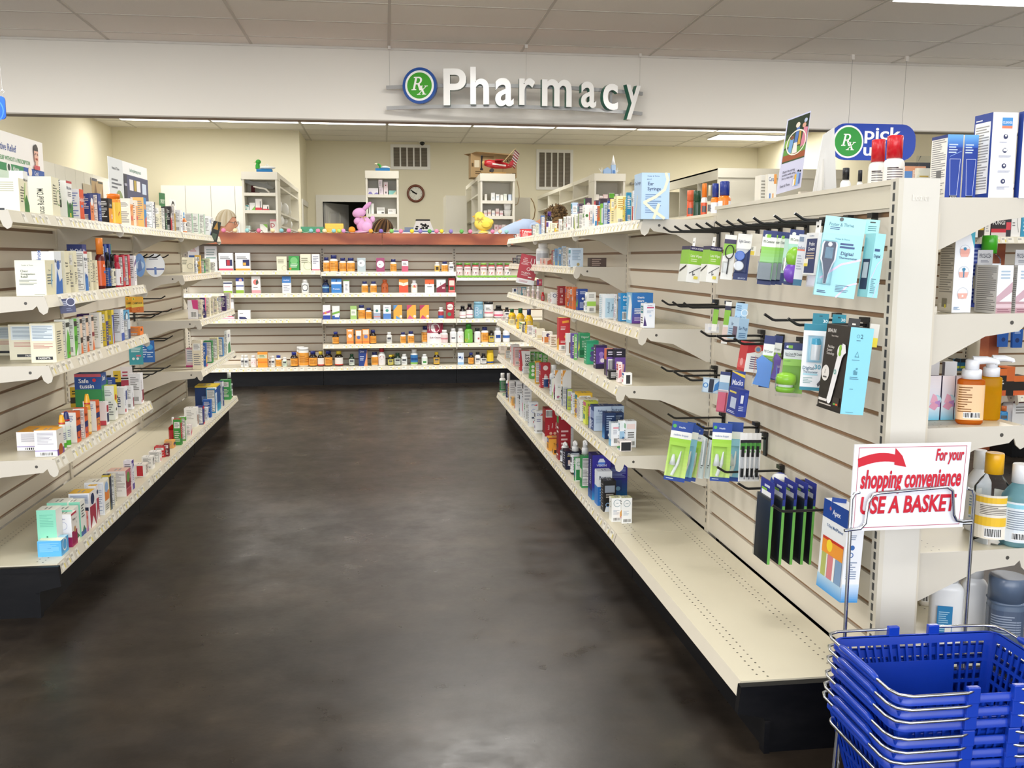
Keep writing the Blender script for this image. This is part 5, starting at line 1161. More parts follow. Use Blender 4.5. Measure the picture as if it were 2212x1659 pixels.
stock('R', .913, .908, 'third right shelf', '''
1392 1411 1386 655 709|c|white and purple eye-drop carton|#f0f2f8/#e9eef8|*|p #4a3a74 0 .08 .3 .08 .1 .5;r .3 .9 .8 .86 #c45a80;t Soothe .55 .92 .05 #8e5a90 .7;c .6 .5 .1 #c2d4ee;l .3 .85 .6 .72 3 #a9b8d0
1369 1404 1358 632 700|c|big blue and violet eye-drop carton|#7ab6dc/#2f78c4|p #f0f2f6 .2 .1 .8 .1 1 .6 .6 1;t thera .5 .9 .1 #fff|s 0 1 0 .5 #6a3a94 #2f6fbe;t thera .42 .86 .08 #fff .7;t tears .42 .75 .08 #fff .7;c .65 .66 .06 #d8ecfa;l .12 .7 .3 .5 4 #e9f0fa;t Dryeye .35 .37 .045 #fff;l .12 .8 .08 .2 3 #d8c8ec
1340 1362 1337 633 694|c|blue eye-drop carton with bar code|#2f86c8/#2b8fcb|t thera .5 .85 .1 #fff|t thera .5 .88 .09 #fff .7;t tears .5 .77 .09 #fff .7;c .5 .62 .07 #dceefa;l .2 .8 .42 .54 3 #dfeefa;x .12 .88 .05 .34
1330 - 1326 636|c|narrow cream and pink carton|#eee4e6|*|*
1304 1329 1297 635 690|c|white and aqua carton with tall letters|#e8eef2/#eef3f6|l .1 .9 .05 .95 12 #a8c8dc|r .2 .9 .06 .84 #bfdcec;T Artificial .42 .45 .16 #5d7f9c .7;T Tears .68 .45 .16 #5d7f9c .6
1270 1285 1266 631 676|c|white and green carton|#eef2e8/#f4f6f4|b .3 .55 #9bd04c|b .32 .55 #a6d85c;l .2 .8 .72 .92 3 #999;x .25 .75 .04 .26
1266 1273 1261 634|fl|clear bottle with a pale label|@c/#e4e6e8/#e9eef0|
1250 1267 1246 624 671|c|navy carton with rounded top|#24408f/#2a4a9c|*|c .5 .55 .12 #f2f4f8;l .2 .8 .75 .9 3 #c9d4ec;l .2 .8 .1 .4 5 #c9d4ec
1240 1246 1236 620|c|tall orange carton, nearest of three|#d9713e/#e07a42|t Advil .5 .5 .2 #fff|T PAIN .5 .5 .3 #7a2c1a
1234 1240 1229 620|c|tall orange carton|#d36a3a/#da7440|*|*
1228 1234 1222 619|c|tall orange carton, farthest of three|#d9713e/#d06436|*|*
1208 1221 1204 618|c|dark red carton with a heart|#8c2a2e/#9d2f34|l .2 .8 .2 .8 6 #d8b0b0|c .5 .5 .1 #f4e8e8;l .2 .8 .62 .9 4 #e0b8b8;l .2 .8 .1 .4 4 #e0b8b8
1194 1204 1190 631|c|white carton with a navy ring|#f0f0f2|o .5 .7 .3 #2a3f7c .7;r .2 .8 .15 .4 #b9506a|o .5 .7 .3 #2a3f7c .7
1188 - 1183 634|c|white carton with coral print|#f3ede8|b 0 .35 #e0987a;l .2 .8 .5 .9 4 #b58|*
1176 - 1169 631|sy|red bottle|#b8262c/#c02c30/#c22e34|
1166 - 1159 618|pb|white bottle with pink label, nearest of three|#f3f1f1/#f6f6f6/#ecd6d4|
1155 - 1149 618|pb|white bottle with pink label|#f3f1f1/#f6f6f6/#e8cfcc|
1145 - 1139 620|pb|white bottle with pink label, farthest of three|#f3f1f1/#f6f6f6/#ecd6d4|
1136 - 1130 626|c|pinkish small carton|#ead2cc|*|*
1130 1136 1125 620|c|teal carton|#3c6f84/#5d8ea2|*|*
1121 1126 1117 620|c|blue-grey carton|#6a8aa0|*|*
1112 1117 1107 623|c|white and navy carton|#e6e8ec|r .2 .7 .3 .9 #2c3660|r .2 .7 .3 .9 #2c3660
''')
stock('R', .838, .706, 'fourth right shelf', '''
1347 1363 1345 805 831|c|white carton with a black square|#f4f4f2|*|r .28 .78 .08 .84 #2b2c30
1335 1343 1331 783 826|card|standing pink and white flyer|#f3e8ea|*|p #d8808c .1 .2 .9 .3 .8 .7 .2 .6;l .2 .8 .7 .9 2 #c66
1318 1337 1313 799 821|c|small black carton with white lines|#1b1b1d/#141416|l .2 .8 .2 .8 4 #e8e8e8|l .15 .85 .2 .8 5 #f2f2f2
1329 1348 1325 753 815|c|black and violet carton|#3a2b52/#6d4b9c|b .7 1 #1c1826|b .7 1 #1d1a2a;l .15 .85 .76 .92 2 #e8e0f0;p #e9b0b4 .1 .5 .9 .45 .8 .1 .2 .1;l .3 .7 .2 .4 3 #c0505a
1311 1329 1307 753 812|c|black and violet carton with bar code|#d06a4a/#6d4b9c|b 0 .6 #2c2438|b .7 1 #1d1a2a;l .15 .85 .76 .92 2 #e8e0f0;x .15 .85 .08 .62
1290 1308 1284 745 798|c|violet carton with a pale bottle shape|#2c2440/#5f3f98|l .2 .8 .1 .9 6 #cfc4e4|b .9 1 #32245a;b 0 .2 #2b2148;c .5 .62 .22 #a58ad6;p #9a7cce .3 .25 .7 .25 .62 .62 .38 .62;c .6 .35 .2 #ece4f2
1267 1290 1264 735 787|c|emerald carton with violet figure shapes|#1f8c62/#3cab80|l .2 .8 .1 .9 7 #bfe8d4|b .88 1 #2f9a70;c .5 .68 .14 #5f5a92;c .5 .46 .2 #544f8a;c .5 .24 .24 #5f5a92
1256 1272 1250 719 774|c|green cold-remedy carton|#2f9a62/#3da873|p #e9e05a 0 .2 1 .4 .6 .7|t Vapor .5 .85 .1 #e8f6ee;b .1 .3 #237a50;l .2 .8 .4 .7 4 #c8e8d4
1246 - 1240 722|c|green and yellow carton|#4aa05c/#7cc070|p #ecd84a 0 .1 1 .5 .5 .8|*
1238 1247 1233 720|c|violet and blue carton|#5d4796/#6a56a8|c .5 .4 .3 #4aa6d8|*
1226 1235 1222 720|c|white carton with a brown strip|#f2efee/#f4f2f0|r .3 .7 .1 .6 #8c5a44|r .45 .8 .1 .6 #8c5a44
1208 1229 1205 686 757|c|tall red and white effervescent carton|#e0a83c/#c9343c|p #c9343c 0 .3 1 .4 1 1 0 1|b 0 .17 #f4f2f0;x .2 .8 .02 .15;p #f2a43a .3 .83 .9 .86 .86 .93 .28 .9;c .65 .42 .17 #f0a84a;l .15 .6 .62 .74 3 #f4dada;l .15 .85 .22 .3 2 #f4dada
1192 1203 1186 724|c|cream carton with brown lines|#f0e8dc|*|l .2 .8 .1 .9 5 #a08468
1178 1192 1172 716|c|white and orange carton|#f2ece6/#f4efea|r .1 .9 .1 .5 #cf7a3c|r .1 .9 .05 .55 #d88444;c .5 .7 .2 #4a3a6a
1163 1176 1157 710|c|cream carton with beige face|#eee3cc/#f2ebda|*|r .1 .9 .1 .4 #e0cfa8
1153 1159 1149 707|c|white carton|#f2f2f0|*|l .2 .8 .3 .8 3 #aaa
1144 1151 1139 703|c|white and pink small carton|#f0e8ea|*|*
1134 1141 1129 700|c|black and white small carton|#3a3638|*|*
1128 1163 1124 696|c|low cream carton, lid edge forward|#efe6ba|*|l .05 .95 .3 .8 2 #c9bc84
1139 1151 1134 668|rb|yellow bottle with navy cap|#e8b820/#2a3566/#f0c830|
1120 1133 1115 666|rb|yellow bottle with green cap, nearer|#e8b820/#1f5c3c/#f0c830|
1103 1114 1098 667|rb|yellow bottle with green cap, farther|#e8b820/#1f5c3c/#f0c830|
1104 1111 1100 690|c|yellow and white carton|#f1e6b4|r .2 .8 .2 .7 #d9a828|*
1097 1102 1092 688|c|white small carton|#eceae2|*|*
1088 1094 1083 683|c|pink, black and white carton|#e6dcdc|r .2 .5 .2 .9 #2c2228;r .5 .9 .2 .9 #d86a8c|*
''')
stock('R', .838, .453, 'fifth right shelf', '''
1346 1361 1336 950 981|c|low white carton with a black square|#f3ecec|*|r .1 .95 .06 .86 #24252c
1351 1371 1348 908 967|c|white and blush carton|#eef2f8|*|r .1 .9 .7 .9 #f2dede;l .2 .8 .35 .6 3 #555;x .15 .85 .06 .26
1339 1351 1336 908 966|c|white and blue carton|#f0f4fa|*|b .25 .6 #9fc4e0;p #3a6a9c .1 .25 .9 .3 .5 .4;x .15 .85 .05 .22
1321 1339 1317 912 965|c|white and pink carton|#cfe2f4/#f2f5fa|b 0 .3 #7ab8e0|r .2 .8 .75 .82 #e79aa8;l .2 .8 .5 .7 4 #aab;x .25 .75 .1 .36
1328 1344 1322 890 945|c|navy carton|#1d3a70/#20396b|*|l .15 .85 .3 .9 7 #a9bddc
1307 1327 1303 890 949|c|navy carton with blue glow|#1d3a70/#1f3866|s 0 1 0 .6 #3f8fd0 #1d3a70|l .15 .85 .3 .9 7 #a9bddc;r .3 .7 .1 .2 #dfe6f0
1318 1344 1314 875 930|c|pale blue eye-drop carton, farther|#27437e/#bdd4f0|*|t Refresh .5 .85 .1 #2d4a86
1286 1316 1278 875 934|c|pale blue eye-drop carton, nearer|#27437e/#c8dbf3|b .5 .8 #8b9cc8;l .2 .8 .1 .4 5 #d0dcf0|t Refresh .5 .82 .09 #2d4a86;t Digital .45 .72 .06 #5d7ab0 .6;l .12 .88 .3 .62 7 #9fb5d4;r .7 .9 .05 .15 #7a94bc
1277 1282 1272 878|c|pink and navy narrow carton|#bb4f88/#f0f0f4|b 0 .55 #2f4a8c|*
1266 1289 1262 866 918|c|lime and yellow carton|#dbe65a/#d8e354|*|t Relief .5 .85 .12 #4a7a30;l .15 .85 .2 .7 7 #8aa040
1256 1288 1249 860 912|c|white carton with fine print|#eceae4/#f4f5f6|l .12 .88 .05 .95 14 #9a9a98|l .1 .9 .1 .9 9 #b4bcc4
1248 1276 1244 847|c|yellow carton lying flat|#e6b832/#e9bd38/#eec84a|*|*|
1238 1248 1234 848|c|slim pale blue carton|#dce8f2/#eaf1f6|*|l .2 .8 .3 .9 5 #a8b8cc;c .5 .15 .2 #d8b878
1228 1235 1224 840|c|navy and lime carton|#2c4a76/#c9da5c|b 0 .5 #22407a|*
1219 1225 1214 835|c|green and navy carton|#3f7a5a/#e9eef0|b 0 .4 #1f3564|*
1202 1214 1198 832|c|white carton with a spiral|#f2f4f2|*|t Eye .5 .9 .08 #3a6a4a;c .4 .2 .2 #b06a8c;c .6 .12 .15 #d8e8dc
1199 1204 1193 818|c|white and leaf-green carton|#eef2e6|b 0 .3 #8fbf4a|*
1217 1232 1213 799|c|white carton with orange corner|#f2f0ec|*|p #f0a848 0 1 .4 1 0 .8;c .5 .45 .22 #dfe3f4
1201 1215 1197 799|c|white carton with orange corner|#f2f0ec|*|p #f0a848 0 1 .4 1 0 .8;c .5 .45 .22 #dfe3f4
1193 1206 1187 788|fl|white and grey tube|#dfe2e4/#eef0f0/#d2d8de|
1171 1189 1166 811|jar|white jar with navy label|#f2f2f4/#f6f6f8/#27437e|r .3 .7 .3 .7 #f2f2f4
1170 1187 1166 783|c|red carton with a white oval|#b4303c/#bd3742|*|c .5 .8 .26 #f2e2e2;c .5 .5 .12 #e8b8bc;l .15 .85 .1 .4 4 #e8c0c4
1160 1168 1156 780|c|golden yellow carton|#e6b021/#e3a81c|*|*
1148 1157 1143 783|c|green and white dotted carton|#4fa048/#5dae52|c .5 .7 .25 #f0f2ec;c .5 .4 .25 #f0f2ec|c .5 .75 .25 #f0f2ec;c .5 .5 .25 #f0f2ec;c .5 .25 .25 #f0f2ec
1134 1144 1129 791|c|small white and blue carton|#e9eef4|r .2 .8 .2 .6 #6a94c4|*
1127 1144 1122 757|c|white carton with black and red letters|#c23a44/#efedee|*|T CREST .7 .45 .4 #2c2c30;p #c23a44 0 0 .3 0 .1 1 0 1
1116 1125 1110 751|c|pink striped carton|#d88084/#e6c8c8|l .1 .9 .05 .95 12 #b8545c|*
1107 1121 1103 744|c|white and maroon carton|#f0ecec|*|l .2 .8 .2 .9 8 #bbb
1097 1103 1091 756|c|orange and white carton|#efd9c4|p #d98848 0 0 1 0 .5 .6|*
1082 1094 1078 746|c|cream carton with red rays|#efe3d6|p #c84a3c 0 0 .3 0 .8 .3;p #c84a3c .6 0 1 0 .9 .4|l .2 .8 .4 .9 6 #c0b0a4
''')
stock('R', .985, .453, 'fifth right shelf back row', '''
1176 1182 1170 762|c|green carton, nearest of four|#58ac4c/#4f9f44|*|*
1167 1175 1162 761|c|green carton, second of four|#58ac4c/#4f9f44|*|*
1158 1166 1154 760|c|green carton, third of four|#58ac4c/#4f9f44|*|*
1149 1157 1145 760|c|green carton, farthest of four|#58ac4c/#4f9f44|*|*
''')
stock('R', .835, .171, 'bottom right deck', '''
1343 1362 1340 1073 1131|c|white carton with a grey ring|#f1f2ee/#f3f5f7/#d9dcae|*|o .5 .78 .34 #7f98a4 .86;t GRN .5 .78 .04 #6a8492 .4;l .15 .7 .3 .5 4 #b8c4d4;x .12 .88 .03 .18
1326 1342 1318 1073 1133|c|white carton with a grey ring|#eef0ec/#f3f5f7/#d9dcae|o .5 .7 .3 #8a8a7a;*|o .5 .78 .34 #7f98a4 .86;t GRN .5 .78 .04 #6a8492 .4;l .15 .7 .3 .5 4 #b8c4d4;x .12 .88 .03 .18
1307 1327 1300 1036 1110|c|black carton with silver print|#1d1d20/#19191c|l .2 .8 .1 .9 9 #8a8a90|r .1 .9 .62 .85 #8d97a6;l .2 .8 .45 .58 3 #c8c0b8;o .35 .22 .18 #8fb4e0 .7;p #dfe8f4 .1 0 .8 0 .9 .14 .2 .16
1291 1318 1287 1015 1093|c|white and blue lens solution carton|#e6ecf4/#eef2f8|b 0 .55 #3a78c4|b 0 .55 #2f78cc;t Boston .5 .82 .1 #2c3a52 .8;l .2 .8 .65 .72 1 #7a94b8;l .15 .5 .1 .5 5 #9ac4f0
1316 1350 1310 978 1075|c|royal violet-blue carton|#28246e/#2e2a96|*|s 0 1 0 .45 #1f6fa8 #2e2a96;c .5 .88 .18 #3f6fd0;l .1 .9 .45 .7 8 #9fb0ec;r .3 .7 .15 .4 #2c4a8c;c .5 .2 .12 #8cc4e8
1281 1314 1274 979 1083|c|royal violet-blue carton|#241f62/#322c9c|T Solution .5 .6 .3 #cfd4f4;b 0 .2 #2a5aa0|s 0 1 0 .3 #2f9fd8 #322c9c;c .5 .84 .2 #4f7fe0;p #dfe8fa .3 .84 .7 .84 .6 .92 .4 .92;t VISION .5 .77 .05 #e8eefa .6;l .12 .8 .5 .68 5 #b9c4f2;r .55 .8 .1 .16 #e04a58
1258 1273 1254 984 1056|c|green and white carton|#2f8c4c/#37a05a|b .3 .6 #dfe8d4|*
1246 1256 1241 988 1044|c|tall green and white slim carton|#3a9a58/#e9f0ea|*|r .1 .9 .05 .5 #2f8f50;o .5 .75 .3 #3f9a60
1226 1254 1218 971 1020|c|navy eyelid scrub carton|#15162c/#171a38|l .3 .7 .1 .9 6 #cfd2e6|t OCuSOFT .5 .84 .11 #f2f2f6 .86;r .1 .8 .72 .76 #d6c86a;r .15 .6 .3 .52 #e9d4cc;p #eef0f6 .12 .25 .5 .12 .85 .5 .8 .52 .5 .2 .2 .3
1258 1273 1253 950|pu|clear foam pump bottle, nearest of three|@c/#f1f2f4/#242830|
1237 1252 1232 952|pu|clear foam pump bottle|@c/#f1f2f4/#e9ebf0|
1215 1231 1210 956|pu|clear foam pump bottle, farthest of three|@c/#f1f2f4/#dfe4ee|
1198 1209 1194 968 985|c|small orange carton with black print|#e09a34/#e29c36|r .1 .6 .2 .8 #3a2a18|r .1 .6 .2 .8 #3a2a18
1187 1209 1183 943 976|c|orange carton|#e8a33c/#eeaa42|*|b .9 1 #b9572c;t Tea .6 .5 .18 #6a3a14 .6
1209 1236 1206 917 967|c|tall white and pale blue eye-wash carton|#cfdcec/#e9f0f8|b .8 1 #7a9ad0;b 0 .2 #6a86c0|b .88 .95 #8fa8d8;t Eye_Wash .5 .72 .06 #4a5f8c .8;l .15 .85 .3 .6 6 #9fb0cc
1208 1230 1204 882|c|big dark red carton, farther of a pair|#8c1f2a/#a3222e|*|x .2 .5 .8 .96;l .2 .8 .2 .6 5 #e8c0c0
1181 1206 1174 880 961|c|big dark red carton, nearer of a pair|#7f1f26/#b32532|b .6 .95 #a34a3a;b 0 .25 #e9dede|b 0 .18 #efe8e6;x .06 .5 .74 .96;T Relief .25 .45 .1 #f2d8d8;T Heart .5 .5 .1 #f2d8d8;T Caplets .75 .5 .1 #f2d8d8;c .4 .27 .1 #e8b8a0;c .68 .27 .1 #e8b8a0
1159 1173 1155 887 939|c|white allergy carton, nearer|#eef2f6/#f0f4f8|*|t ZYC .5 .85 .1 #3a6ab0 .7;p #d84a54 .5 .8 .9 .8 .9 .9;l .15 .85 .5 .65 2 #99b;x .15 .85 .04 .16
1146 1161 1141 868 926|c|tall white allergy carton with diamond|#dfe6ec/#eff3f7|l .2 .8 .1 .9 8 #889|t ZYC .5 .9 .07 #3a6ab0 .7;p #d84a54 .5 .86 .9 .86 .9 .93;p #a8b4e0 .5 .55 .8 .65 .5 .75 .2 .65;p #f0f4f8 .5 .58 .74 .65 .5 .72 .26 .65;r .3 .8 .34 .4 #2c3a5a;c .6 .2 .14 #c85a64
1137 1147 1133 868|c|slim white and grey carton|#dfe3e8/#e9edf1|*|*
1126 1143 1122 848 903|c|white carton with a grey top|#d4d9de/#eceff2/#9fa6ac|*|l .15 .85 .6 .9 5 #9ab;r .2 .8 .78 .9 #8fa4d8
1115 1124 1112 866|c|amber carton, nearer|#e2a44a/#dd9a40|*|c .5 .5 .3 #b36a28
1108 1123 1104 857|c|amber and white carton|#efc888/#e9b060|*|*
1133 1147 1129 823|c|grey-white carton|#dfe0e4/#eeeef0/#b9bcc4|*|l .15 .85 .4 .9 6 #b4b4ba
1117 1133 1113 822|c|grey-white carton|#dfe0e4/#eeeef0/#b9bcc4|*|l .15 .85 .4 .9 6 #b4b4ba
1102 1118 1098 822|c|grey-white carton|#d9b878/#eeeef0/#b9bcc4|*|l .15 .85 .4 .9 6 #b4b4ba
1097 1104 1093 806|fl|white and navy spray can|#eceef0/#f0f0f2/#2a3560|
1090 1095 1086 850|c|green and white small carton|#3f9a50|b .4 1 #e9ece6|*
1083 1092 1079 806|fl|white and green spray can|#f0f0ee/#f4f4f2/#2c7a44|
''')
# ------------------------------------------------------------------ left run
stock('L', -1.168, 1.302, 'top left shelf', '''
27 0 52 386|c|cream chest congestion carton|#eee9cc/#f2eedc|l .15 .6 .3 .7 5 #6a6a5a;t Chest .4 .75 .06 #3a4a44 .6;p #8fbf5a .6 .3 .75 .9 .7 .9 .5 .4|l .1 .8 .6 .9 5 #b8b8a8;r .05 .4 .06 .14 #2f3540
45 31 59 370|c|white and green tablet carton|#f2f3f0/#f0f1ee|t Mucinex .5 .8 .07 #22355c .8;p #3f7f3e 0 0 1 0 1 .2 .5 .45 0 .3|T Mucinex .5 .6 .3 #2a3a50
91 74 122 383|c|tall cream mucus relief carton|#ebe7cc/#f1edd9|l .15 .7 .3 .75 7 #7a7a6a;t Mucus .35 .8 .05 #3a4a44 .5;o .85 .5 .35 #5c8a48 .9|T Mucus_Relief_DM .5 .35 .28 #3a3f3c .7
127 115 152 391|c|white carton with green base and red corner|#f1f2f0/#f3f3f1|t Mucinex .5 .82 .09 #22305a .86;b .94 1 #c23a44;l .2 .8 .58 .72 3 #6a6a70;p #2f7a3c 0 0 1 0 1 .5 .5 .3 0 .5;c .5 .35 .18 #1f4f34;r .4 .6 .05 .16 #e8d84a|T Mucinex .5 .7 .3 #2a3a50;r .15 .7 .3 .5 #555
163 148 178 409|c|orange-red cold capsule carton|#e2552c/#e9e6ea|t DayQuil .5 .68 .12 #f6f2ee;r .3 .8 .42 .5 #6a9ad0;b 0 .12 #d04a24|l .1 .9 .1 .9 10 #7a84b8
181 175 200 419|c|orange and blue carton with a white tag|#e58450/#2f4588|b .7 1 #24387c;c .5 .72 .34 #f0f2f4;l .3 .7 .3 .5 2 #8c3a22|*
201 195 217 418|c|navy night capsule carton|#23418f/#1f3575|t NyQuil .5 .68 .12 #f2f4f8;r .3 .8 .42 .5 #6aa2e0;l .2 .8 .1 .3 3 #9ab4e0|*
218 212 240 429|c|black and orange carton|#f0a02c/#2a2420|b .62 1 #221d1c;t Zarb .5 .75 .1 #f2f2ee;c .75 .3 .2 #f4ead0;c .75 .3 .1 #d84a3c|*
234 - 262 419|jar|orange jar of gummies|#f29a2c/#ee7f22/#f6d04c|c .5 .4 .12 #c83a3c;c .58 .4 .1 #8fbf4a
268 262 286 429|c|orange and white gummy carton|#f2b07a/#f3efe8|b .8 1 #f1ede6;p #ee8a3c 0 .5 1 .7 1 .8 0 .7;c .4 .3 .25 #e4605a|*
285 281 297 433|c|orange and pink gummy carton|#efb37c/#f2ece4|b .8 1 #f3eee2;c .5 .35 .3 #e0605c|*
298 293 315 427|c|sky blue and orange carton|#3f8fd0/#e8b46a|c .5 .7 .3 #f0a84a;p #e06a3c .2 0 .9 0 .9 .4 .3 .3|*
316 311 334 436|c|white and dark blue carton|#eef0f4/#f1f1f1|r .7 1 0 1 #3a3f52;l .1 .6 .2 .9 7 #8a8a94|*
336 332 348 444|c|cream carton|#ebe6cc|l .15 .7 .2 .8 6 #8a8a78|*
348 344 360 447|c|dark green and black carton|#2a5a46/#1f1f22|b .75 1 #1c1c20;l .2 .8 .2 .6 4 #cfd8b0|*
360 357 371 446|c|red and black carton with a 4|#b52c38/#2a2428|b .55 1 #2a262a;t 4 .5 .62 .3 #f4f2f0|*
371 367 379 444|c|gold and white carton|#b8963c/#e9e6da|b .7 1 #ecebe2|*
379 374 393 454|c|white carton with blue edge|#edeff2|r .6 .9 .1 .9 #b8c4dc;l .1 .5 .2 .8 5 #999|*
394 - 404 459|sp|orange and white spray bottle|#e98a4a/#5aa0dc/#f4f2ee|
406 403 417 461|c|green and white dental pack|#3f9a62/#f1f3f0|p #f2f4f2 .3 0 .7 0 1 1 .5 1;t G .5 .85 .1 #2c6a44|*
419 416 431 462|c|green and white dental pack|#3f9a62/#f1f3f0|p #f2f4f2 .3 0 .7 0 1 1 .5 1|*
432 429 443 463|c|green and white dental pack|#3f9a62/#f1f3f0|p #f2f4f2 .3 0 .7 0 1 1 .5 1|*
443 440 455 467|c|white and navy pack|#f0f2f6|p #3a5fae 0 0 1 0 .5 .35;c .5 .75 .3 #3a5fae|*
456 453 463 469|c|white and orange pack|#f3efe8|p #e6a04a 0 .3 1 .3 .5 .8|*
''')
stock('L', -1.078, 1.036, 'second left shelf', '''
90 49 110 562|c|cream chest congestion carton|#e9e4c4/#f2efdf|t Chest .42 .72 .05 #39545c .7;l .15 .7 .3 .62 4 #6a7a7a;p #86b8d8 .6 .2 .75 .9 .7 .9 .5 .4|t Foster_&_Thrive .42 .86 .035 #6a7a74 .6;t Chest .3 .7 .06 #33504c;t Congestion .42 .62 .06 #33504c .75;t Relief .3 .54 .06 #33504c;l .12 .7 .3 .46 4 #8a9490;l .6 .95 .03 .06 1 #8a9490
107 83 128 543|c|blue and white tablet carton|#eaf0f6/#f0f2f5|t Mucinex .5 .78 .09 #24365e .9;p #2f6fc0 0 0 1 0 1 .38 .6 .3 .3 .6 .1 .2;c .5 .68 .22 #2f62b0|T Mucinex .3 .8 .2 #3a5fae
129 117 148 542|c|cream carton with black print|#ebe5c6/#efead2|t Mucus .4 .72 .05 #444 .6;t Relief .4 .65 .05 #444 .6;l .15 .7 .2 .5 6 #77776a;o .9 .4 .3 #77776a .92|T Mucus_Relief .5 .6 .3 #3a3f3c .8
148 144 166 542|c|cream mucus relief carton|#ece6c8/#efead2|t Mucus .4 .72 .05 #444 .6;t Relief .4 .65 .05 #444 .6;l .15 .7 .2 .5 6 #77776a;o .9 .4 .3 #77776a .92|*
167 163 188 543|c|white carton with blue base and red edge|#f2f3f4|b .94 1 #c23a44;t Mucinex .5 .82 .09 #24305a .9;l .2 .8 .58 .74 4 #6a6a70;p #2f7ac8 .1 0 .9 0 .9 .4 .5 .32 .1 .5;c .5 .38 .2 #1f4f9a|*
189 185 200 544|c|cream carton with thin swirl|#ebe5c8|l .15 .7 .2 .8 8 #8a8a78;o .9 .4 .3 #77776a .92|*
200 197 211 562|c|short cream carton with red swirl|#ece4c8|l .15 .7 .2 .8 6 #a07a6a;o .9 .4 .3 #c05a4c .9|*
210 - 229 514|lc|tall dark red syrup bottle with orange cap|#5a1216/#f08a34/#e2602c|t Day .5 .8 .1 #fff;r .4 .6 .5 .6 #4a7ac0
229 - 241 545|sy|black syrup bottle with blue label|#17151a/#1b1a1f/#24509c|
239 - 250 549|sy|black syrup bottle with cream label|#161518/#1a191d/#efe9cf|
248 - 262 551|sy|red-capped bottle with white label|#b8203a/#d8304c/#f1eef0|r .4 .6 .1 .5 #c0283c
259 255 270 552|c|red carton with blue figure|#c42f3c/#b92c38|b .75 1 #d65a70;c .5 .25 .3 #7aa4c8|*
270 266 281 550|c|red carton with yellow figure|#c9303c/#b92c38|b .78 1 #d65a70;c .5 .3 .25 #f0c83c|*
281 277 294 552|c|white and purple carton|#f1f0f3|p #5a3f86 .1 .6 .9 .75 .9 .9 .1 .75;l .15 .8 .15 .5 5 #99a|*
''')
stock('L', -1.17, 1.036, 'second left shelf back row', '''
176 155 186 528|c|navy carton with white letters|#1f2f78/#1d2c6c|t Ny .5 .85 .1 #fff|t NyQuil .6 .86 .09 #e8ecf8 .7
222 215 232 527|c|dark blue carton|#28398a/#22327a|*|*
232 226 242 527|c|royal blue and green carton|#2c4294/#2a3f8c|r .7 1 0 1 #3f8a5a|*
''')
stock('L', -1.078, .817, 'third left shelf', '''
122 79 130 697 784|c|cream carton with a white label|#efe8c8/#eee9d2|l .2 .7 .2 .8 10 #77776a|r .06 .92 .56 .95 #e3ecf2;l .1 .88 .6 .93 9 #8fa2b4;l .12 .88 .36 .5 4 #c98a80;r .18 .86 .08 .16 #23262c;t PARENTS: .52 .12 .05 #f4f4f2 .6
83 40 122 698 785|c|cream carton with a white label|#efe8c8/#eee9d2||r .06 .92 .56 .95 #e3ecf2;l .1 .88 .6 .93 9 #8fa2b4;l .12 .88 .36 .5 4 #c98a80;r .18 .86 .08 .16 #23262c;t PARENTS: .52 .12 .05 #f4f4f2 .6
43 1 122 699 785|c|cream carton with a white label|#efe8c8/#eee9d2||r .06 .92 .56 .95 #e3ecf2;l .1 .88 .6 .93 9 #8fa2b4;l .12 .88 .36 .5 4 #c98a80;r .18 .86 .08 .16 #23262c;t PARENTS: .52 .12 .05 #f4f4f2 .6
133 126 149 690|c|lime and white carton|#e9efe4/#f0f2ee|p #5cb838 0 0 1 0 1 .55 .5 .75 0 .4;b .8 .92 #26302c;c .75 .12 .14 #c0392f|*
151 146 166 689|c|lime green carton with dark band|#62bb3a/#eef2ec|b .8 .94 #2a2a2c;p #eef2ee .3 0 1 0 1 .25;r .2 .8 .4 .55 #2f7a30|*
167 162 178 686|c|peach and white carton|#eccdb4/#f0ede8|b .84 .96 #2a2628;b .3 .45 #40302c;p #e2743c 0 0 1 0 .5 .3|*
179 174 191 684|c|peach and white carton|#eccab0/#f0ede8|b .84 .96 #2a2628;b .3 .45 #40302c;p #e2743c 0 0 1 0 .5 .3|*
192 187 203 681|c|peach carton with maroon band|#edd0ba/#f0ede8|b .84 .96 #2a2628;b .4 .52 #8a2f3c;p #e2743c 0 0 1 0 .5 .3|*
206 200 220 675|c|tall cream and white carton|#ece7d2/#f2f1ec|l .3 .8 .1 .5 6 #8a8a78|l .2 .8 .2 .9 10 #b9b9a8
220 216 233 671|c|yellow and indigo carton|#34327c/#e2c63c|b .7 1 #e2c63c;l .3 .7 .1 .6 6 #d8c868|*
233 229 246 669|c|blue and gold carton|#2f3f94/#ecd23c|b .85 1 #e8cc3c;r .1 .4 0 .8 #d8dff0;p #e0803c .6 0 .9 0 .8 .5|*
248 243 266 668|c|white and cobalt foil carton|#e9edf4/#f2f4f8|b .0 .25 #3a5cb4;l .15 .85 .35 .9 9 #98a0b4|*
267 262 280 690|c|small navy and clear carton|#39486e/#c9d2e0|b .5 1 #c9d8e6|*
283 277 306 706|c|orange carton|#ef7f2a/#f08a36|r .2 .6 .5 .8 #3a2018|*
''')
tag(printed_box(MB(), -.045, .045, -.035, .035, 0, .062, '#58aedd', {'F': 'c .5 .5 .28 #2a4f78;c .5 .5 .2 #d8ecf6;r .1 .3 .4 .7 #24405c', 'L': 'c .5 .5 .3 #2f5f8c'}).build('medicine_carton', 'card', None, (-1.135, solve(lambda y: pix((-1.078, y, .88))[0], 286, 2, 8), .817+.056), R90), 'sky blue carton stacked on the orange one, third left shelf', 'carton')
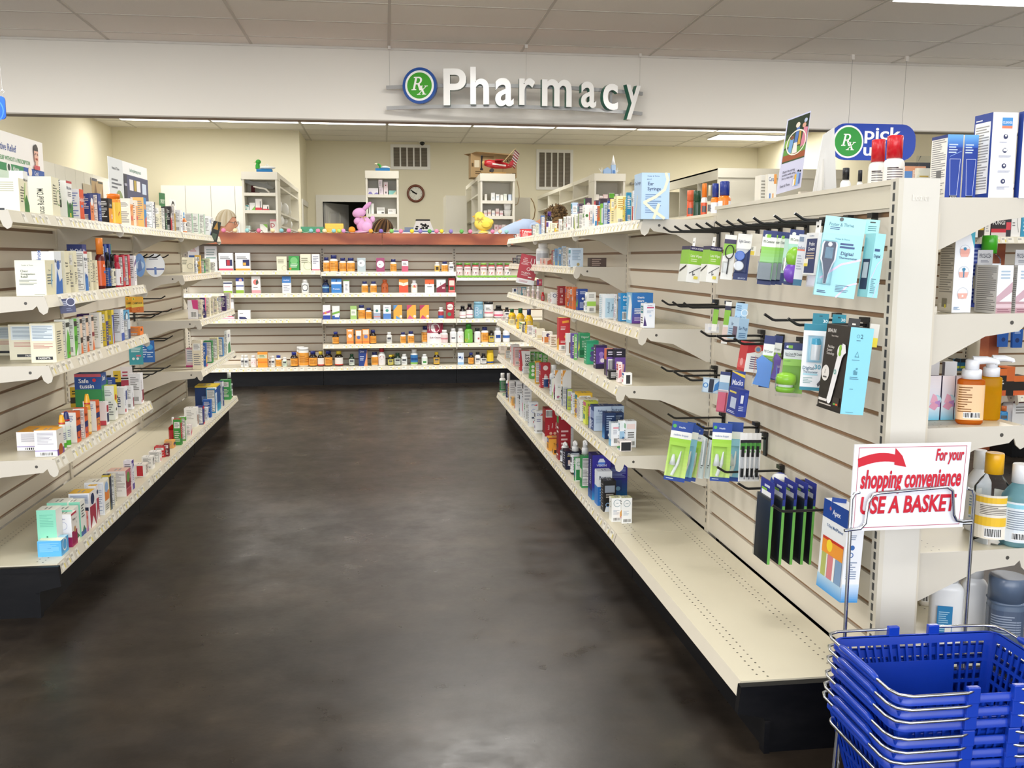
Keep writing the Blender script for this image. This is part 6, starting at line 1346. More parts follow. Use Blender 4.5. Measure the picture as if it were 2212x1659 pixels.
tag(printed_box(MB(), -.03, .03, -.03, .03, 0, .115, '#5d3a8c', {'F': 'r .1 .9 .6 .9 #8a68b8'}).build('medicine_carton', 'card', None, (-1.2, solve(lambda y: pix((-1.17, y, .9))[0], 205, 2, 8), .817), R90), 'purple carton behind the cream ones on the third left shelf', 'carton')
stock('L', -1.078, .514, 'fourth left shelf', '''
118 86 131 926 990|c|white and violet carton with bar code|#e9e4dc/#f3f2f6/#e9a83c|b 0 .25 #7a4f9a;c .5 .2 .3 #b8602f;t Honey .5 .8 .06 #3a3a38|l .12 .85 .45 .92 9 #a4a2b0;b .2 .24 #a090cc;x .2 .8 .03 .17
88 54 131 926 991|c|white and violet carton with bar code|#e9e4dc/#f3f2f6/#e9a83c||l .12 .85 .45 .92 9 #a4a2b0;b .2 .24 #a090cc;x .2 .8 .03 .17
132 - 142 896|co|white bottle with yellow cone cap|#f1f1ee/#f0b12c/#e9f0e4|b 0 .25 #5cb838;l .3 .7 .4 .8 4 #88a
142 - 152 889|co|white bottle with navy cone cap|#f1f1ee/#2c3570/#e9f0e4|b 0 .25 #5cb838;l .3 .7 .4 .8 4 #88a
155 142 171 889|c|orange carton with a big blue oval|#e2642c/#f0edea|b .35 .55 #25326c;o .5 .28 .4 #25326c .8;t Delsym .5 .78 .1 #4a2018 .8|l .1 .8 .5 .9 7 #8894b8
172 165 188 881|c|orange carton with a purple oval|#e2642c/#f0edea|b .35 .55 #25326c;o .5 .28 .4 #5a3a8c .8;t Delsym .5 .78 .1 #4a2018 .8|*
186 - 198 851|co|amber bottle with yellow cone cap|#e9a83c/#f0b42c/#f4e4b0|c .5 .4 .1 #6a3a20
199 187 213 865|c|orange carton with a ringed twelve|#e4662e/#eeebe8|b .42 .6 #25326c;c .5 .28 .36 #f0a03c;t 12 .5 .28 .2 #25326c;t Delsym .5 .8 .1 #4a2018 .8|l .1 .8 .5 .9 7 #8894b8
217 210 233 868|c|white carton with maroon panel|#f2eeee|r .3 .9 .55 .85 #b0283c;r .3 .9 .1 .5 #26305c|b 0 .2 #c84a58
234 229 252 832|c|yellow and white carton|#f0dd4a/#f4f2ea|p #f4f3ee 0 0 1 0 1 .4 0 .6;c .5 .65 .28 #c8443c;c .5 .3 .16 #5a5a3a|*
254 246 273 836|c|white and navy cold carton, nearer|#f0f1f5/#f2f2f4|T Coricidin .3 .55 .2 #27346c;r .5 .9 .5 .85 #4a5a94;c .3 .12 .16 #c02c3c|T HBP .5 .5 .4 #27346c
275 271 288 834|c|white and navy cold carton, farther|#f0f1f5/#f2f2f4|T Coricidin .3 .55 .2 #27346c;r .5 .9 .1 .5 #8a2f44|*
292 284 308 806|c|tall white and maroon carton|#f0eef2/#f3f2f4|T Coricidin .3 .6 .2 #4a2430;r .5 .95 .1 .45 #8c2038;c .25 .1 .14 #c02c3c|*
''')
tag(printed_box(MB(), -.035, .035, -.05, .05, 0, .19, '#1f4f9a', {'F': 't Safe .5 .9 .1 #fff;b 0 .75 #2f8c4a', 'L': 'b .94 1 #d05a6a;t Safe .34 .86 .09 #fff .55;t tussin .45 .75 .09 #fff .7;c .74 .87 .07 #d8303c;b 0 .68 #2f8c4a'}).build('medicine_carton', 'card', None, (-1.165, solve(lambda y: pix((-1.11, y, .7))[0], 226, 2, 8), .514), R90), 'tall blue and green cough carton behind the front row, fourth left shelf', 'carton')
stock('L', -1.085, .171, 'bottom left deck', '''
132 92 140 1162 1203|c|sky blue carton with fine print|#5ab0e8/#5cb2ea/#a8d8ee|o .5 .6 .3 #f0f4f6|l .08 .9 .3 .86 9 #8ccaf2;t DRINK .5 .52 .05 #3a86c0 .4|p #f2efdc 0 0 .5 0 .7 1 .2 1
151 127 162 1107 1188|c|white carton with magenta base|#eee9e2/#f4f3f6|b 0 .45 #a01c54;c .6 .48 .2 #c89a6a;t Honey .5 .8 .07 #3a3a38;b .94 1 #c03048|b 0 .30 #a3215a;t Tubes .5 .86 .04 #8a84b8;o .5 .65 .25 #8f9ac8 .93;l .2 .8 .34 .4 2 #a4a4c8
158 125 166 1097 1178|c|mint green carton|#f1f1ea/#8fdcc2/#eef0e6|p #3f7f5a 0 .05 1 .1 .5 .3;l .2 .6 .5 .9 3 #55705f|l .15 .85 .6 .85 6 #74c6ac
125 92 131 1097 1195|c|mint green carton|#f1f1ea/#8fdcc2/#eef0e6|b 0 .1 #3f7f5a|l .15 .85 .6 .9 8 #74c6ac;c .5 .38 .05 #3a7a62;l .15 .85 .2 .24 1 #74c6ac
172 147 181 1081 1164|c|mint green carton|#f1f1ea/#8fdcc2/#eef0e6|b .0 .14 #2a4f9c;p #3f7f5a .2 .1 .9 .14 .6 .28;l .2 .8 .5 .9 5 #55605f|*
147 114 155 1081 1166|c|mint green carton|#f1f1ea/#8fdcc2/#eef0e6|b 0 .1 #3f7f5a|*
184 178 190 1105|c|coral and lilac small carton|#e59a8c/#ead6da|p #9a5aa8 0 0 1 0 .8 .35;c .5 .7 .3 #d8404c|*
193 160 202 1061 1145|c|tall white carton with a boxed panel, nearer|#efe9e8/#eef1f6/#e8b848|b 0 .6 #a83048;p #f3efee .1 0 .9 0 .5 .3;c .5 .78 .3 #23305c|r .06 .94 .7 .96 #c4cfe0;l .1 .9 .73 .94 5 #94a4c4;r .6 .94 .5 .6 #24304c;c .4 .2 .3 #e0b0b0
203 196 213 1048 1130|c|tall white carton with raspberry base|#f0e9e8/#eef1f6/#e8b848|b 0 .62 #ae3448;p #f3efee .1 0 .9 0 .5 .3;c .5 .8 .3 #23305c|*
223 193 232 1038 1117|c|tall white carton with orange panel|#ece8dc/#eff2f7|r .15 .95 .4 .68 #e88a3c;c .5 .8 .3 #93b4dc;l .2 .8 .1 .3 3 #8a8a80|r .06 .94 .06 .94 #c2cde0;r .08 .92 .07 .93 #f0f3f8;l .12 .88 .12 .9 14 #9caac4
232 226 241 1025|c|dark navy carton with yellow edge|#2a3046/#c9b23c|b .94 1 #e6c63c;T Health .5 .55 .35 #8f94a4;b 0 .2 #4a5a68|*
242 237 251 1024|c|slim cream carton|#e9e3cc/#efeadb|l .3 .9 .1 .9 14 #8a8676|*
268 239 278 1014 1078|c|tall white fine-print carton with red front|#c2707c/#f3efec/#e0b8a8|b .3 .6 #8a2c3c;c .5 .7 .3 #6a9a4c;b 0 .25 #b0404c|l .06 .94 .2 .95 16 #b0a8a8;r .04 .4 .06 .12 #23262c
278 272 289 994|c|white and violet carton|#ece9f3/#f2f0f4|b .9 1 #5a3fa0;p #5a3fa0 .3 .7 1 .8 .7 1;b 0 .2 #5a4898;l .2 .8 .3 .6 5 #99a|*
307 290 318 1001 1037|c|small cream carton with a red side stripe|#efe6dc/#f1eee8|l .2 .9 .2 .9 6 #6a4a44|r .35 .8 .05 .9 #c02a34
320 310 332 985 1023|c|white carton|#f0eeea/#f3f1ed|l .2 .8 .3 .8 5 #5a4a4a;c .5 .75 .2 #777|*
335 325 347 974 1008|c|white and red berry carton|#f2eeec|c .6 .2 .2 #c02a34;t Preser .5 .75 .12 #333 .8|*
348 337 359 963 996|c|red carton|#b8242e/#c22a34|b .4 .6 #2a2430;l .2 .8 .7 .9 2 #e8c4c4|*
360 356 366 958|c|dark maroon carton|#7c222c|b .3 .6 #261e28|*
368 358 377 950 975|c|orange carton with navy print|#ecaa5a/#eeb468|b .35 .7 #2f3a64;c .6 .25 .2 #c05a2c|*
377 366 385 901 966|sp|red spray bottle with white pump|@r/#eef0f0/#b81f28|l .3 .7 .2 .8 5 #e8b0b0
382 378 393 905|c|red and green carton|#b52c34/#3f9a44|b .85 1 #62b83c;b 0 .25 #3f8a44;l .2 .8 .4 .7 4 #eac0c0|*
393 390 403 900|c|white carton with green top|#eceeea/#5cb03c|b .85 1 #5fb43c;b 0 .3 #cfd8d0|*
403 400 414 917|c|white and rose carton|#f0e6e6|p #d86a78 0 0 1 .3 1 .6 0 .3|*
412 402 427 880 934|c|white carton with brown print|#f0eeea/#f3f3f1|r .5 .9 .1 .6 #8c5a3c;T Balance .3 .55 .2 #777|l .2 .8 .4 .9 6 #bbb
428 424 441 877|c|navy and red carton|#2a3a86/#26347a|b .0 .1 #c8303c;b .85 1 #c8303c;p #d8b0a0 .3 .2 .7 .2 .6 .7|*
442 438 450 880|c|white and blue small carton|#e8ecf4|p #3a62b4 0 .2 1 .4 1 .7 0 .5|*
448 441 457 863|c|bright blue carton|#2f68c0/#2b5fb4|l .2 .8 .3 .8 4 #a8c8f0|*
459 449 468 838|c|tall white and sky blue carton|#e6edf6/#3a9ad4|b .8 .94 #3a5cae;l .2 .8 .3 .7 6 #8aa4d0|*
457 428 473 831|c|navy carton with yellow top edge|#1f4f8c/#1e3f7c/#e6c83c|b .95 1 #e6c83c;b 0 .3 #2f9ac0|b .94 1 #e6c83c;b 0 .25 #2f8fc0;r .3 .7 .4 .6 #7a94c8
474 466 483 824|c|navy and white antacid carton|#27407c/#e8ecf2|b .8 1 #e9edf4;l .2 .8 .2 .6 5 #c9d4ec|*
485 478 499 820|c|green upright pack|#3f9c52/#48a65c|l .2 .8 .4 .8 5 #b8e0c0|*
490 - 503 805|sy|dark brown bottle with white cap|#1c120e/#f2f2f0/#e9ece6|
''')
stock('L', -1.170, 1.055, 'far left second shelf', '''
414 390 420 556 588|c|cream carton facing the aisle end|#e9e2c4/#ece7d0|o .7 .4 .3 #8a8a70 .9|l .15 .6 .5 .85 3 #8a8a78;o .8 .4 .2 #8a8a70 .9
421 - 427 555|pb|white bottle|#f0f0ee/#f2f2f0/#dfe6ee|
427 423 434 551|c|yellow and orange carton|#efc258|b 0 .4 #e07a3c|*
435 431 443 561|c|green carton|#3f9a48/#56ac58|*|*
444 440 454 558|c|pale green and cream carton|#dfe6cc|l .2 .8 .2 .9 6 #7a9a6a|*
456 452 464 566|c|white carton with grey print|#ecebe6|*|*
''')
stock('L', -1.085, .795, 'far left third shelf', '''
425 409 430 648 690|c|magenta carton with a white side|#d0508c/#f0eef2|b 0 .4 #3f3c74|p #d8488a .4 1 1 1 1 .5 .5 .55;x .3 .8 .06 .4
432 427 438 647|c|cream carton, nearest|#e9e2ca|*|*
439 434 445 643|c|pink and navy carton|#d84a84/#3f3c74|b 0 .35 #33346c|*
446 441 455 643|c|cream carton with grey swirl|#ece6cc|o .8 .4 .4 #77776a .9|*
456 452 462 645|c|cream and purple carton|#e9e2cc|r .4 1 .1 .8 #6a4a86|*
464 459 471 640|c|cream carton, farther|#ebe5cc|*|*
472 468 479 640|c|purple and cream carton|#5a3f7c/#e9e2cc|*|*
480 476 489 639|c|dark violet carton|#46306c/#3a2860|o .6 .5 .3 #b8a0d0 .8|*
490 486 498 632|c|tall cream and rose carton|#ead9cc|b .7 1 #d8a89c|*
''')
stock('L', -1.09, .497, 'far left fourth shelf', '''
425 405 429 752 794|c|pink carton with a white printed side|#d8608c/#e8d0dc|*|r .08 .75 .25 .92 #eef0f6;l .14 .7 .3 .88 6 #98a0c0;b 0 .1 #d0488c
430 419 438 735|c|cream upright carton|#e9dfc8|l .3 .8 .1 .9 8 #8a6a5a|*
438 434 447 741|c|blue and yellow carton|#2f5fae/#3568b4|p #f0c83c 0 .1 1 .2 1 .5 0 .4;b 0 .1 #d8486c|*
448 443 460 736|c|forest green carton|#2f8446/#3a9452|l .2 .8 .2 .8 5 #a8d0ac|*
461 456 472 729|c|cream and yellow carton|#e8e2b8|b .6 1 #ded8a0;l .2 .8 .2 .6 5 #8a8a60|*
473 468 483 729|c|sky blue and violet carton|#5a94cc/#4f86c0|T Gas .6 .5 .4 #5a3f94|*
485 481 490 741|c|cream and teal carton|#dfe6d4|*|*
491 487 499 716|card|tall white and green card|#f0f2ee|p #3f8a58 .2 0 1 0 .8 .5 .3 .4;r .3 .7 .7 .85 #99a|*
''')
# ------------------------------------------------------------------ back run
YSB = 8.775
OL = 'r .36 .64 .12 .88 #f0a63c;l .38 .62 .2 .8 4 #b8762c'
ol = 'b 0 1 #eda545;l .3 .7 .2 .8 4 #b06e28;r .2 .36 .1 .9 #f6c67a'
stock_back(YSB, 1.040, 'top back shelf, left bay', '''
407 432 531 .09|card|tall white card with a blue tube|#f0eef0|r .1 .9 .1 .62 #2a5aa4;l .2 .8 .75 .9 2 #d0807c
443 470 532 .05|c|tall white and grey carton|#e9ebec|l .15 .85 .6 .9 3 #9aa;r .1 .9 .5 .56 #8aa49c;x .3 .7 .08 .22
473 504 546|c|white test carton with a red square|#eef0f2|l .1 .8 .62 .8 2 #444;r .5 .95 .28 .62 #2c3360;r .55 .78 .3 .6 #b8303c;b 0 .13 #d8506a
509 541 546|c|white test carton with an orange square|#eef0f2|l .1 .8 .62 .8 2 #444;r .5 .95 .28 .62 #2c2f60;r .52 .72 .3 .46 #e8b04c;b 0 .13 #e8a03c
598 620 554|c|cream carton|#ebe6cd|l .1 .7 .5 .8 3 #8a8a70;o .75 .2 .25 #9a9a78 .9
624 647 553|c|green tea carton|#3f9a4c|c .5 .68 .35 #7cc47c;l .15 .85 .2 .5 3 #d8efd8;c .15 .15 .1 #e8803c
649 672 549|c|cream carton with a green ring|#ece7cf|l .1 .7 .45 .8 3 #8a8a70;o .7 .3 .4 #9ab06a .92
674 691 549|c|white carton with pink base|#eef0f0|b 0 .1 #e0788c;l .15 .85 .4 .9 5 #99a
''')
stock_back(YSB, .838, 'second back shelf, left bay', '''
483 502 608|c|small white and green carton|#f0f1ee|b 0 .22 #93b83c;b .8 .92 #2c3360;r .1 .8 .55 .6 #b0607c
510 527 600|c|white and navy carton with green base|#f0f1ee|b 0 .22 #93b83c;b .78 1 #2f3f94;c .6 .85 .2 #d8b0b0;b .45 .52 #3f4f9c
544 563 597|c|white carton with a coral and green disc|#f1efee|c .5 .66 .32 #e08078;p #4a5a50 .5 .5 .8 .6 .7 .85 .5 .7;b 0 .2 #eea0a8;l .2 .8 .3 .38 1 #777
610 629 597|c|blue and white carton|#f1f2f4|b .62 1 #4a86cc;t medical .5 .78 .08 #eef;l .15 .85 .1 .5 4 #aab
651 667 604|pb|white bottle with a dark ring|#eef0ee/#f2f2f0/#eceeec|o .5 .6 .16 #3a3a44 .8;l .38 .62 .15 .25 1 #2a4a7c
''')
stock_back(YSB, .607, 'third back shelf, left bay', '''
469 506 646|c|wide white carton with a pink stripe|#f1eef0|b .12 .17 #d8708c;b .04 .08 #e0a0b4
514 541 670|c|low white carton with navy curve|#f0f2f4|p #262c60 .1 0 .8 0 .6 .25 .1 .3;l .15 .6 .55 .7 1 #777
''')
stock_back(YSB, .171, 'bottom back deck', '''
520 528 767 .03|pb|white bottle|#f0f0ee/#f2f2f0/#e9ebe9|
527 537 767|pb|white bottle|#f0f0ee/#f2f2f0/#e9ebe9|
541 554 768|pb|white bottle with a rose label|#f0f0ee/#f4f4f2/#efe4e4|c .5 .5 .1 #c86a7c
557 578 761|c|orange carton|#f0a03c|b .6 .85 #d9d4b0;l .2 .8 .65 .8 2 #4a7a3c;b .3 .38 #e9802c
580 587 770 .03|pb|tiny white bottle|#f0f0ee/#f2f2f0/#e9ebe9|
585 594 769|pb|tiny white bottle|#f0f0ee/#f2f2f0/#e9ebe9|
595 608 768|pb|white bottle with blue cap and orange label|#f1efe8/#2b3f96/#eda545|OL
610 620 772|pb|small white bottle with green label|#f0f0ee/#f4f4f2/#cfe4d0|
627 643 761|sy|dark bottle with blue cap and tan label|#2a1c10/#27368c/#e2a54c|OL
641 658 749 .07|jar|white tub behind the large one|#f0efe9/#f4f4f2/#eda545|OL
644 667 751|jar|large white tub with orange label|#f0efe9/#f4f4f2/#eda545|OL
667 685 759|sy|dark bottle with navy cap and orange label|#2a1c10/#232f78/#e2a54c|OL
686 700 760|sy|dark bottle with yellow cap and white label|#231a14/#ecd03c/#f0eae4|b 0 .15 #c84a3c
701 718 758|sy|dark bottle with royal blue cap|#2a1c10/#27368c/#e2a54c|OL
723 741 759|sy|dark bottle with bright yellow cap|#231a14/#ecd03c/#f0eae4|b 0 .15 #c84a3c
754 766 765|sy|dark green bottle|#16301f/#1c4a2e/#cfd8cc|
775 794 754|c|navy carton with an orange curve|#27418a|p #e8a06a .6 0 1 0 1 1 .85 .5;t Dim .4 .85 .1 #eef .6;l .15 .6 .3 .6 3 #c9d4ec
802 817 761|pb|white bottle with navy cap and amber label|#f1efe8/#27306c/#eda545|OL
817 833 753|sy|white bottle with red cap|#f0eeee/#c0303c/#ece8e8|c .5 .8 .1 #c05a6a
845 854 766 .04|sy|small dark bottle with yellow cap, farther|#1c2416/#e8cc3c/#d8cc60|
838 850 767|sy|small dark bottle with yellow cap, nearer|#1c2416/#e8cc3c/#d8cc60|
852 866 763|sy|dark green bottle with pale label|#183020/#1c4a2e/#cfd8d0|
867 880 765|pb|white bottle with plain cap|#f0f0ee/#f2f2f0/#e9ece9|
887 903 755|pb|white bottle with blue and green label|#f0f2f0/#f4f4f4/#3a7ab8|b 0 .2 #8fc05c;r .3 .7 .4 .7 #24508c
911 924 765|pb|small white bottle with a green mark|#f0f2f0/#f4f4f4/#e6eee6|r .4 .6 .2 .5 #4a9a4c
937 950 761|sy|dark bottle with yellow cap and amber label|#241a10/#f0cc34/#e0b03c|
989 1002 762|c|white carton lettered Mg|#dfeaf6|t Mg .5 .62 .22 #3a62a8;b 0 .2 #8fb8e0
1012 1024 762|sy|dark bottle with blue cap by the Mg carton|#2a1c10/#27368c/#e2a54c|OL
1026 1039 761|sy|white bottle with dark cap|#ecebe8/#26262c/#e9e9e6|
1039 1052 764|sy|black bottle with white label|#1c1a1c/#222024/#e9e9e6|
1052 1067 757|jar|yellow tub with navy band|#e6c02c/#f0cc38/#ecc938|b 0 .2 #2a4a8c
'''.replace('|OL', '|'+ol))
WB = '#f2efe8/#252d6c/#eda545|'+ol
stock_back(YSB, 1.028, 'top back shelf, middle bay', ('''
698 712 556|pb|white vitamin bottle with navy cap|WB
712 730 551|pb|tall white vitamin bottle with navy cap|WB
733 748 557|pb|white vitamin bottle with navy cap|WB
749 767 557|pb|wide white vitamin bottle with navy cap|WB
772 790 557|c|silver carton with a white label|#b9c6cc|c .5 .62 .42 #f2f4f4;l .3 .7 .55 .7 1 #556
813 831 557|c|plum carton with a white circle|#a04a72|c .5 .55 .44 #f2eef0;l .3 .7 .5 .6 1 #a04a72
843 857 560|pb|white vitamin bottle with dark cap|WB
868 882 561|c|white and rose carton|#f0ecee|b .9 1 #8a2c48;b 0 .5 #d0607c;l .2 .8 .55 .75 2 #666
939 950 566|pb|small white bottle with yellow label|#f0f0ec/#f4f4f2/#e8c060|r .4 .6 .2 .8 #4a3a20
954 968 565|pb|white vitamin bottle with blue cap|WB
969 981 566|pb|small white bottle with a pale label|#f0f0ee/#f4f4f4/#e4e8ec|
''').replace('WB', WB))
stock_back(YSB, .838, 'second back shelf, middle bay', ('''
696 711 604|sy|navy bottle with blue label|#1a2440/#2a2438/#27508c|b .6 .8 #8fc0d8
716 738 602|c|bright blue carton|#3f86d0|b .62 .78 #eaf2fa;t Prostate .5 .3 .1 #eaf2fa;p #24508c .4 .78 .6 .78 .5 1
742 755 605|c|slim white carton with a leaf|#eff1ec|b .92 1 #6a9a4c;l .3 .7 .2 .7 5 #889
781 795 608|pb|white vitamin bottle|WB
800 814 608|pb|white vitamin bottle|WB
824 839 604|sy|amber-brown bottle with orange cap|#a8522c/#d86a3c/#b85f34|c .5 .5 .1 #4a1c10
862 882 603|c|orange and coral carton with a white band|#f0983c|b 0 .55 #e2583c;p #f4ead8 0 .6 .5 .5 1 .6 1 .8 .5 .72 0 .8;t 1 .5 .66 .1 #c0502c
888 902 605|fl|white bottle with rainbow mark|#eef0ee/#f2f2f2/#eceee9|c .42 .85 .08 #3a9ad0;c .5 .8 .08 #e8c83c;c .56 .85 .08 #d8506c
918 938 603|c|orange and white carton|#e9edec|b .64 1 #e86a3c;c .5 .66 .06 #a03c20;l .25 .75 .4 .5 1 #556
943 963 603|c|white carton with maroon corner|#eceeef|p #8c2f44 0 0 1 0 1 .75 0 .35;t 1 .45 .68 .16 #333;r .6 .9 .3 .42 #d8b0b8
969 983 601|c|red and cream carton|#c8343c|r .1 .9 .5 .85 #eee0d4;r .2 .8 .2 .42 #3a5a3c;b .1 .16 #f0c0b0
''').replace('WB', WB))
stock_back(YSB, .598, 'third back shelf, middle bay', ('''
698 714 659|c|white carton with magenta and blue waves|#f0eff4|b 0 .3 #2f48a8;p #c05aa0 0 .35 1 .5 1 .65 0 .5;c .35 .45 .15 #e8a03c
718 734 661|c|white carton with green and blue waves|#eff2f0|b 0 .3 #2f58a8;p #7cb84c 0 .35 1 .5 1 .65 0 .5;r .35 .9 .18 .3 #eef
757 771 661|c|pale green carton|#a9cf7c|r .1 .9 .3 .75 #eef2e6;l .2 .8 .45 .6 2 #5a7a3c
773 789 659|pb|large white vitamin bottle|WB
790 803 665|pb|small white vitamin bottle|WB
807 822 659|c|white and lilac-grey carton|#eceef0|b 0 .45 #a9b4cc;c .5 .6 .2 #4a8a8c;b .15 .22 #e08a7c
828 845 659|c|white and blue carton|#f0f2f4|b 0 .4 #5a8ad0;c .5 .62 .2 #4a9a8c;l .2 .8 .75 .85 1 #667
850 869 659|c|orange carton with blue corners|#f0b04a|p #5a94cc 0 1 .5 1 0 .6;p #5a94cc .3 0 1 0 .3 .25;c .85 .2 .15 #f0ead8
879 899 659|c|orange carton with pink corners|#f2b04c|p #c84a74 0 1 .6 1 0 .6;p #d06084 0 0 .8 0 .3 .3;c .85 .2 .15 #f0e0d8
907 927 659|c|orange carton with wine corners|#f0ae4a|p #b03c64 0 1 .6 1 0 .6;p #c04c70 0 0 .8 0 .3 .3;c .85 .2 .15 #f0e0d8
947 959 664|pb|small white bottle with red label|#f0f0f0/#f2f2f2/#b8404c|b 0 .4 #3a6ab0
964 981 653|c|dark red carton with a white oval|#a82c38|c .5 .72 .4 #f0e8e4;t MegaRed .5 .72 .08 #8c2030;c .4 .28 .25 #4f8a6a
''').replace('WB', WB))
stock_back(YSB, .372, 'fourth back shelf, middle bay', ('''
718 732 717|sy|dark bottle with blue cap|#2a1c10/#27368c/#e2a54c|OL
749 764 711|c|orange and white carton|#f0a458|c .5 .55 .28 #f4ece8;r .2 .8 .85 .95 #f6efe8;b .1 .2 #e9803c
768 782 713|c|orange and white carton|#f0a458|c .5 .48 .28 #5a72b4;r .1 .9 .6 .95 #f6efe8;b .1 .2 #e9803c
783 798 711|c|orange and white carton|#f0a04c|c .5 .5 .28 #7a86c0;r .1 .9 .65 .95 #f4e4d0;b .1 .2 #e9803c
799 813 713|sy|dark bottle with navy cap|#2a1c10/#232f78/#e2a54c|OL
835 847 718|pb|small plain white bottle|#f0f0ee/#f4f4f2/#e9ece9|
865 877 718|pb|small white vitamin bottle|WB
881 895 716|pb|white vitamin bottle|WB
911 930 705 .05|pb|big white vitamin bottle behind the pouch|WB
923 958 697|po|raspberry and white pouch|#efe8ea|b .5 1 #9c2444;c .5 .74 .28 #f0e4e4;t Soft_Chews .5 .28 .08 #6a3a4a .7;c .75 .5 .08 #4a1c24
953 968 713 -.02|pb|white bottle with pink label|#f0eeee/#f2f2f2/#ecd8d8|b .4 .6 #d88a94
972 987 709|pb|tall white bottle|#f0f0f0/#f4f4f4/#e9ecee|r .4 .6 .4 .55 #334
''').replace('WB', WB).replace('|OL', '|'+ol))
stock_back(YSB, .985, 'green-edged shelf', '\n'.join('%.1f %.1f 568|jar|gummy jar with green lid and %s label|%s/%s/#efe4e4|c .44 .3 .1 %s;c .56 .25 .1 %s;l .36 .64 .6 .85 2 #8a5a5a' % (986+17.4*k, 1000+17.4*k, cn, '#b84a50', ('#4f8a3c', '#7cb04c', '#5a9a44', '#8fbf5c', '#6aa84c', '#5f9c44', '#6f9a50')[k], c1, c1) for k, (cn, c1) in enumerate((('red', '#a8283c'), ('coral', '#c0484c'), ('plum', '#7a2c5c'), ('golden', '#c8a03c'), ('cherry', '#b0304c'), ('peach', '#d88058'), ('grey', '#4a4a5a')))))
stock_back(YSB, .598, 'third back shelf, right bay', '''
993 1007 661|sy|black-capped bottle with white label|#1c1a1c/#1b1b1d/#f0eeee|b .35 .45 #d890a0
1008 1022 656|sy|tall black-capped bottle with white label|#3a2028/#1b1b1d/#f0eeee|b .35 .45 #d890a0
1024 1045 652|jar|pale blue canister with rings|#7fb0c8/#86b6cc/#7fb0c8|o .42 .8 .06 #eef;o .42 .55 .06 #eef;o .42 .3 .06 #eef;l .52 .66 .3 .7 4 #e4f0f6
1046 1067 652|jar|white collagen tub with black lid|#eceae8/#1f1e20/#eceae8|r .3 .7 .35 .5 #e08a94;l .38 .62 .6 .9 2 #555;b 0 .06 #333
1068 1088 660|sy|black and pink double bottle|#1c1a1c/#1b1b1d/#f0e4e8|b .2 .5 #e0708c
1090 1101 664|sy|small black-capped bottle|#1c1a1c/#1b1b1d/#efecec|
''')
stock_back(YSB, .372, 'fourth back shelf, right bay', '''
988 1003 709|pb|tall white bottle|#f0f0f0/#f4f4f4/#eceeee|c .5 .6 .08 #c86a6a
1004 1022 700|fl|leafy green bottle|#6fb846/#3f9a34/#7cc04c|p #f2f4ee .5 .2 .62 .5 .5 .8 .38 .5;c .4 .15 .08 #e08a3c
1025 1039 709|pb|white bottle with black cap|#f0f0f0/#222226/#eceeee|r .5 .6 .3 .5 #c05a5a
1040 1056 707|pb|white vitamin bottle with navy cap|WB
1056 1068 714|sy|dark bottle with yellow label|#241c14/#242018/#d8c048|
1068 1083 707|pb|white bottle with blue block|#f0f0f2/#f4f4f4/#eceef2|r .4 .66 .4 .75 #2a4f9c
1087 1102 707|pb|white bottle with wide blue band|#f0f0f2/#f4f4f4/#eceef2|b .4 .7 #3a68b4
'''.replace('WB', WB))
# ================================================================== PEG HOOKS AND WHAT HANGS ON THEM
def hook(y, z, wall, sgn, L, label, group, plate=.055):
    # sgn -1: arm points to -X (right run), +1: to +X (left run)
    t = empty('peg_hook', (wall, y, z), 0, label, 'hook', group)
    MB().box(min(0, sgn*.006), max(0, sgn*.006), -.010, .010, -plate, .014, '#161616').box(min(0, sgn*.016), max(0, sgn*.016), -.012, .012, .006, .018, '#1a1a1a').build('bracket', 'plastic', t)
    MB().tube([(sgn*.004, 0, -.004), (sgn*.012, 0, -.001), (sgn*.03, 0, 0), (sgn*(L-.03), 0, 0), (sgn*(L-.022), 0, .002), (sgn*L, 0, .016)], .0036, 7, '#141414').build('arm', 'black_wire', t)
    return t
XT_ = .955
HOOKS_R = [('top', [(1433, 505), (1457, 501.5), (1480, 497), (1503.5, 498), (1524.5, 496), (1545, 492), (1569, 490.5), (1593, 488), (1627.5, 483), (1672.6, 478), (1717, 474)]),
           ('second', [(1430, 648.5), (1453, 652), (1477, 654), (1652, 678.5), (1703, 688)]), ('third', [(1514, 715), (1549, 725), (1586, 731)]),
           ('fourth', [(1428.5, 792.5), (1455, 802), (1477, 811.5)]), ('fifth', [(1443, 894), (1505, 915), (1520, 938)]), ('lowest', [(1550, 1009), (1595, 1044), (1669.5, 1092)])]
for row, tips in HOOKS_R:
    for n, (px, py) in enumerate(tips):
        v = ray(px, py); y = v.y*XT_/v.x; z = EYE+v.z*XT_/v.x-.016
        z = 1.26-.078*round((1.26-(z+.012))/.078)-.012 if row == 'top' else z
        hook(y, z, XRW-.001, -1, XRW-XT_, 'black peg hook, near right slat wall, %s row, %s from the left' % (row, ORD[n]), 'right peg hooks')
XTL = -1.21
for row, tips in (('top', [(318, 549), (332, 549.5), (346, 550), (364, 550)]), ('second', [(357, 639)]), ('third', [(336, 680), (350, 673), (371, 667)]), ('fourth', [(364, 730), (373, 725)]), ('lowest', [(323, 810), (340, 802), (355, 795), (368, 789)])):
    for n, (px, py) in enumerate(tips):
        v = ray(px, py); y = v.y*XTL/v.x; z = EYE+v.z*XTL/v.x-.016
        hook(y, z, XLW+.001, 1, XTL-XLW, 'black peg hook, left middle bay, %s row, %s from the left' % (row, ORD[n]), 'left peg hooks')
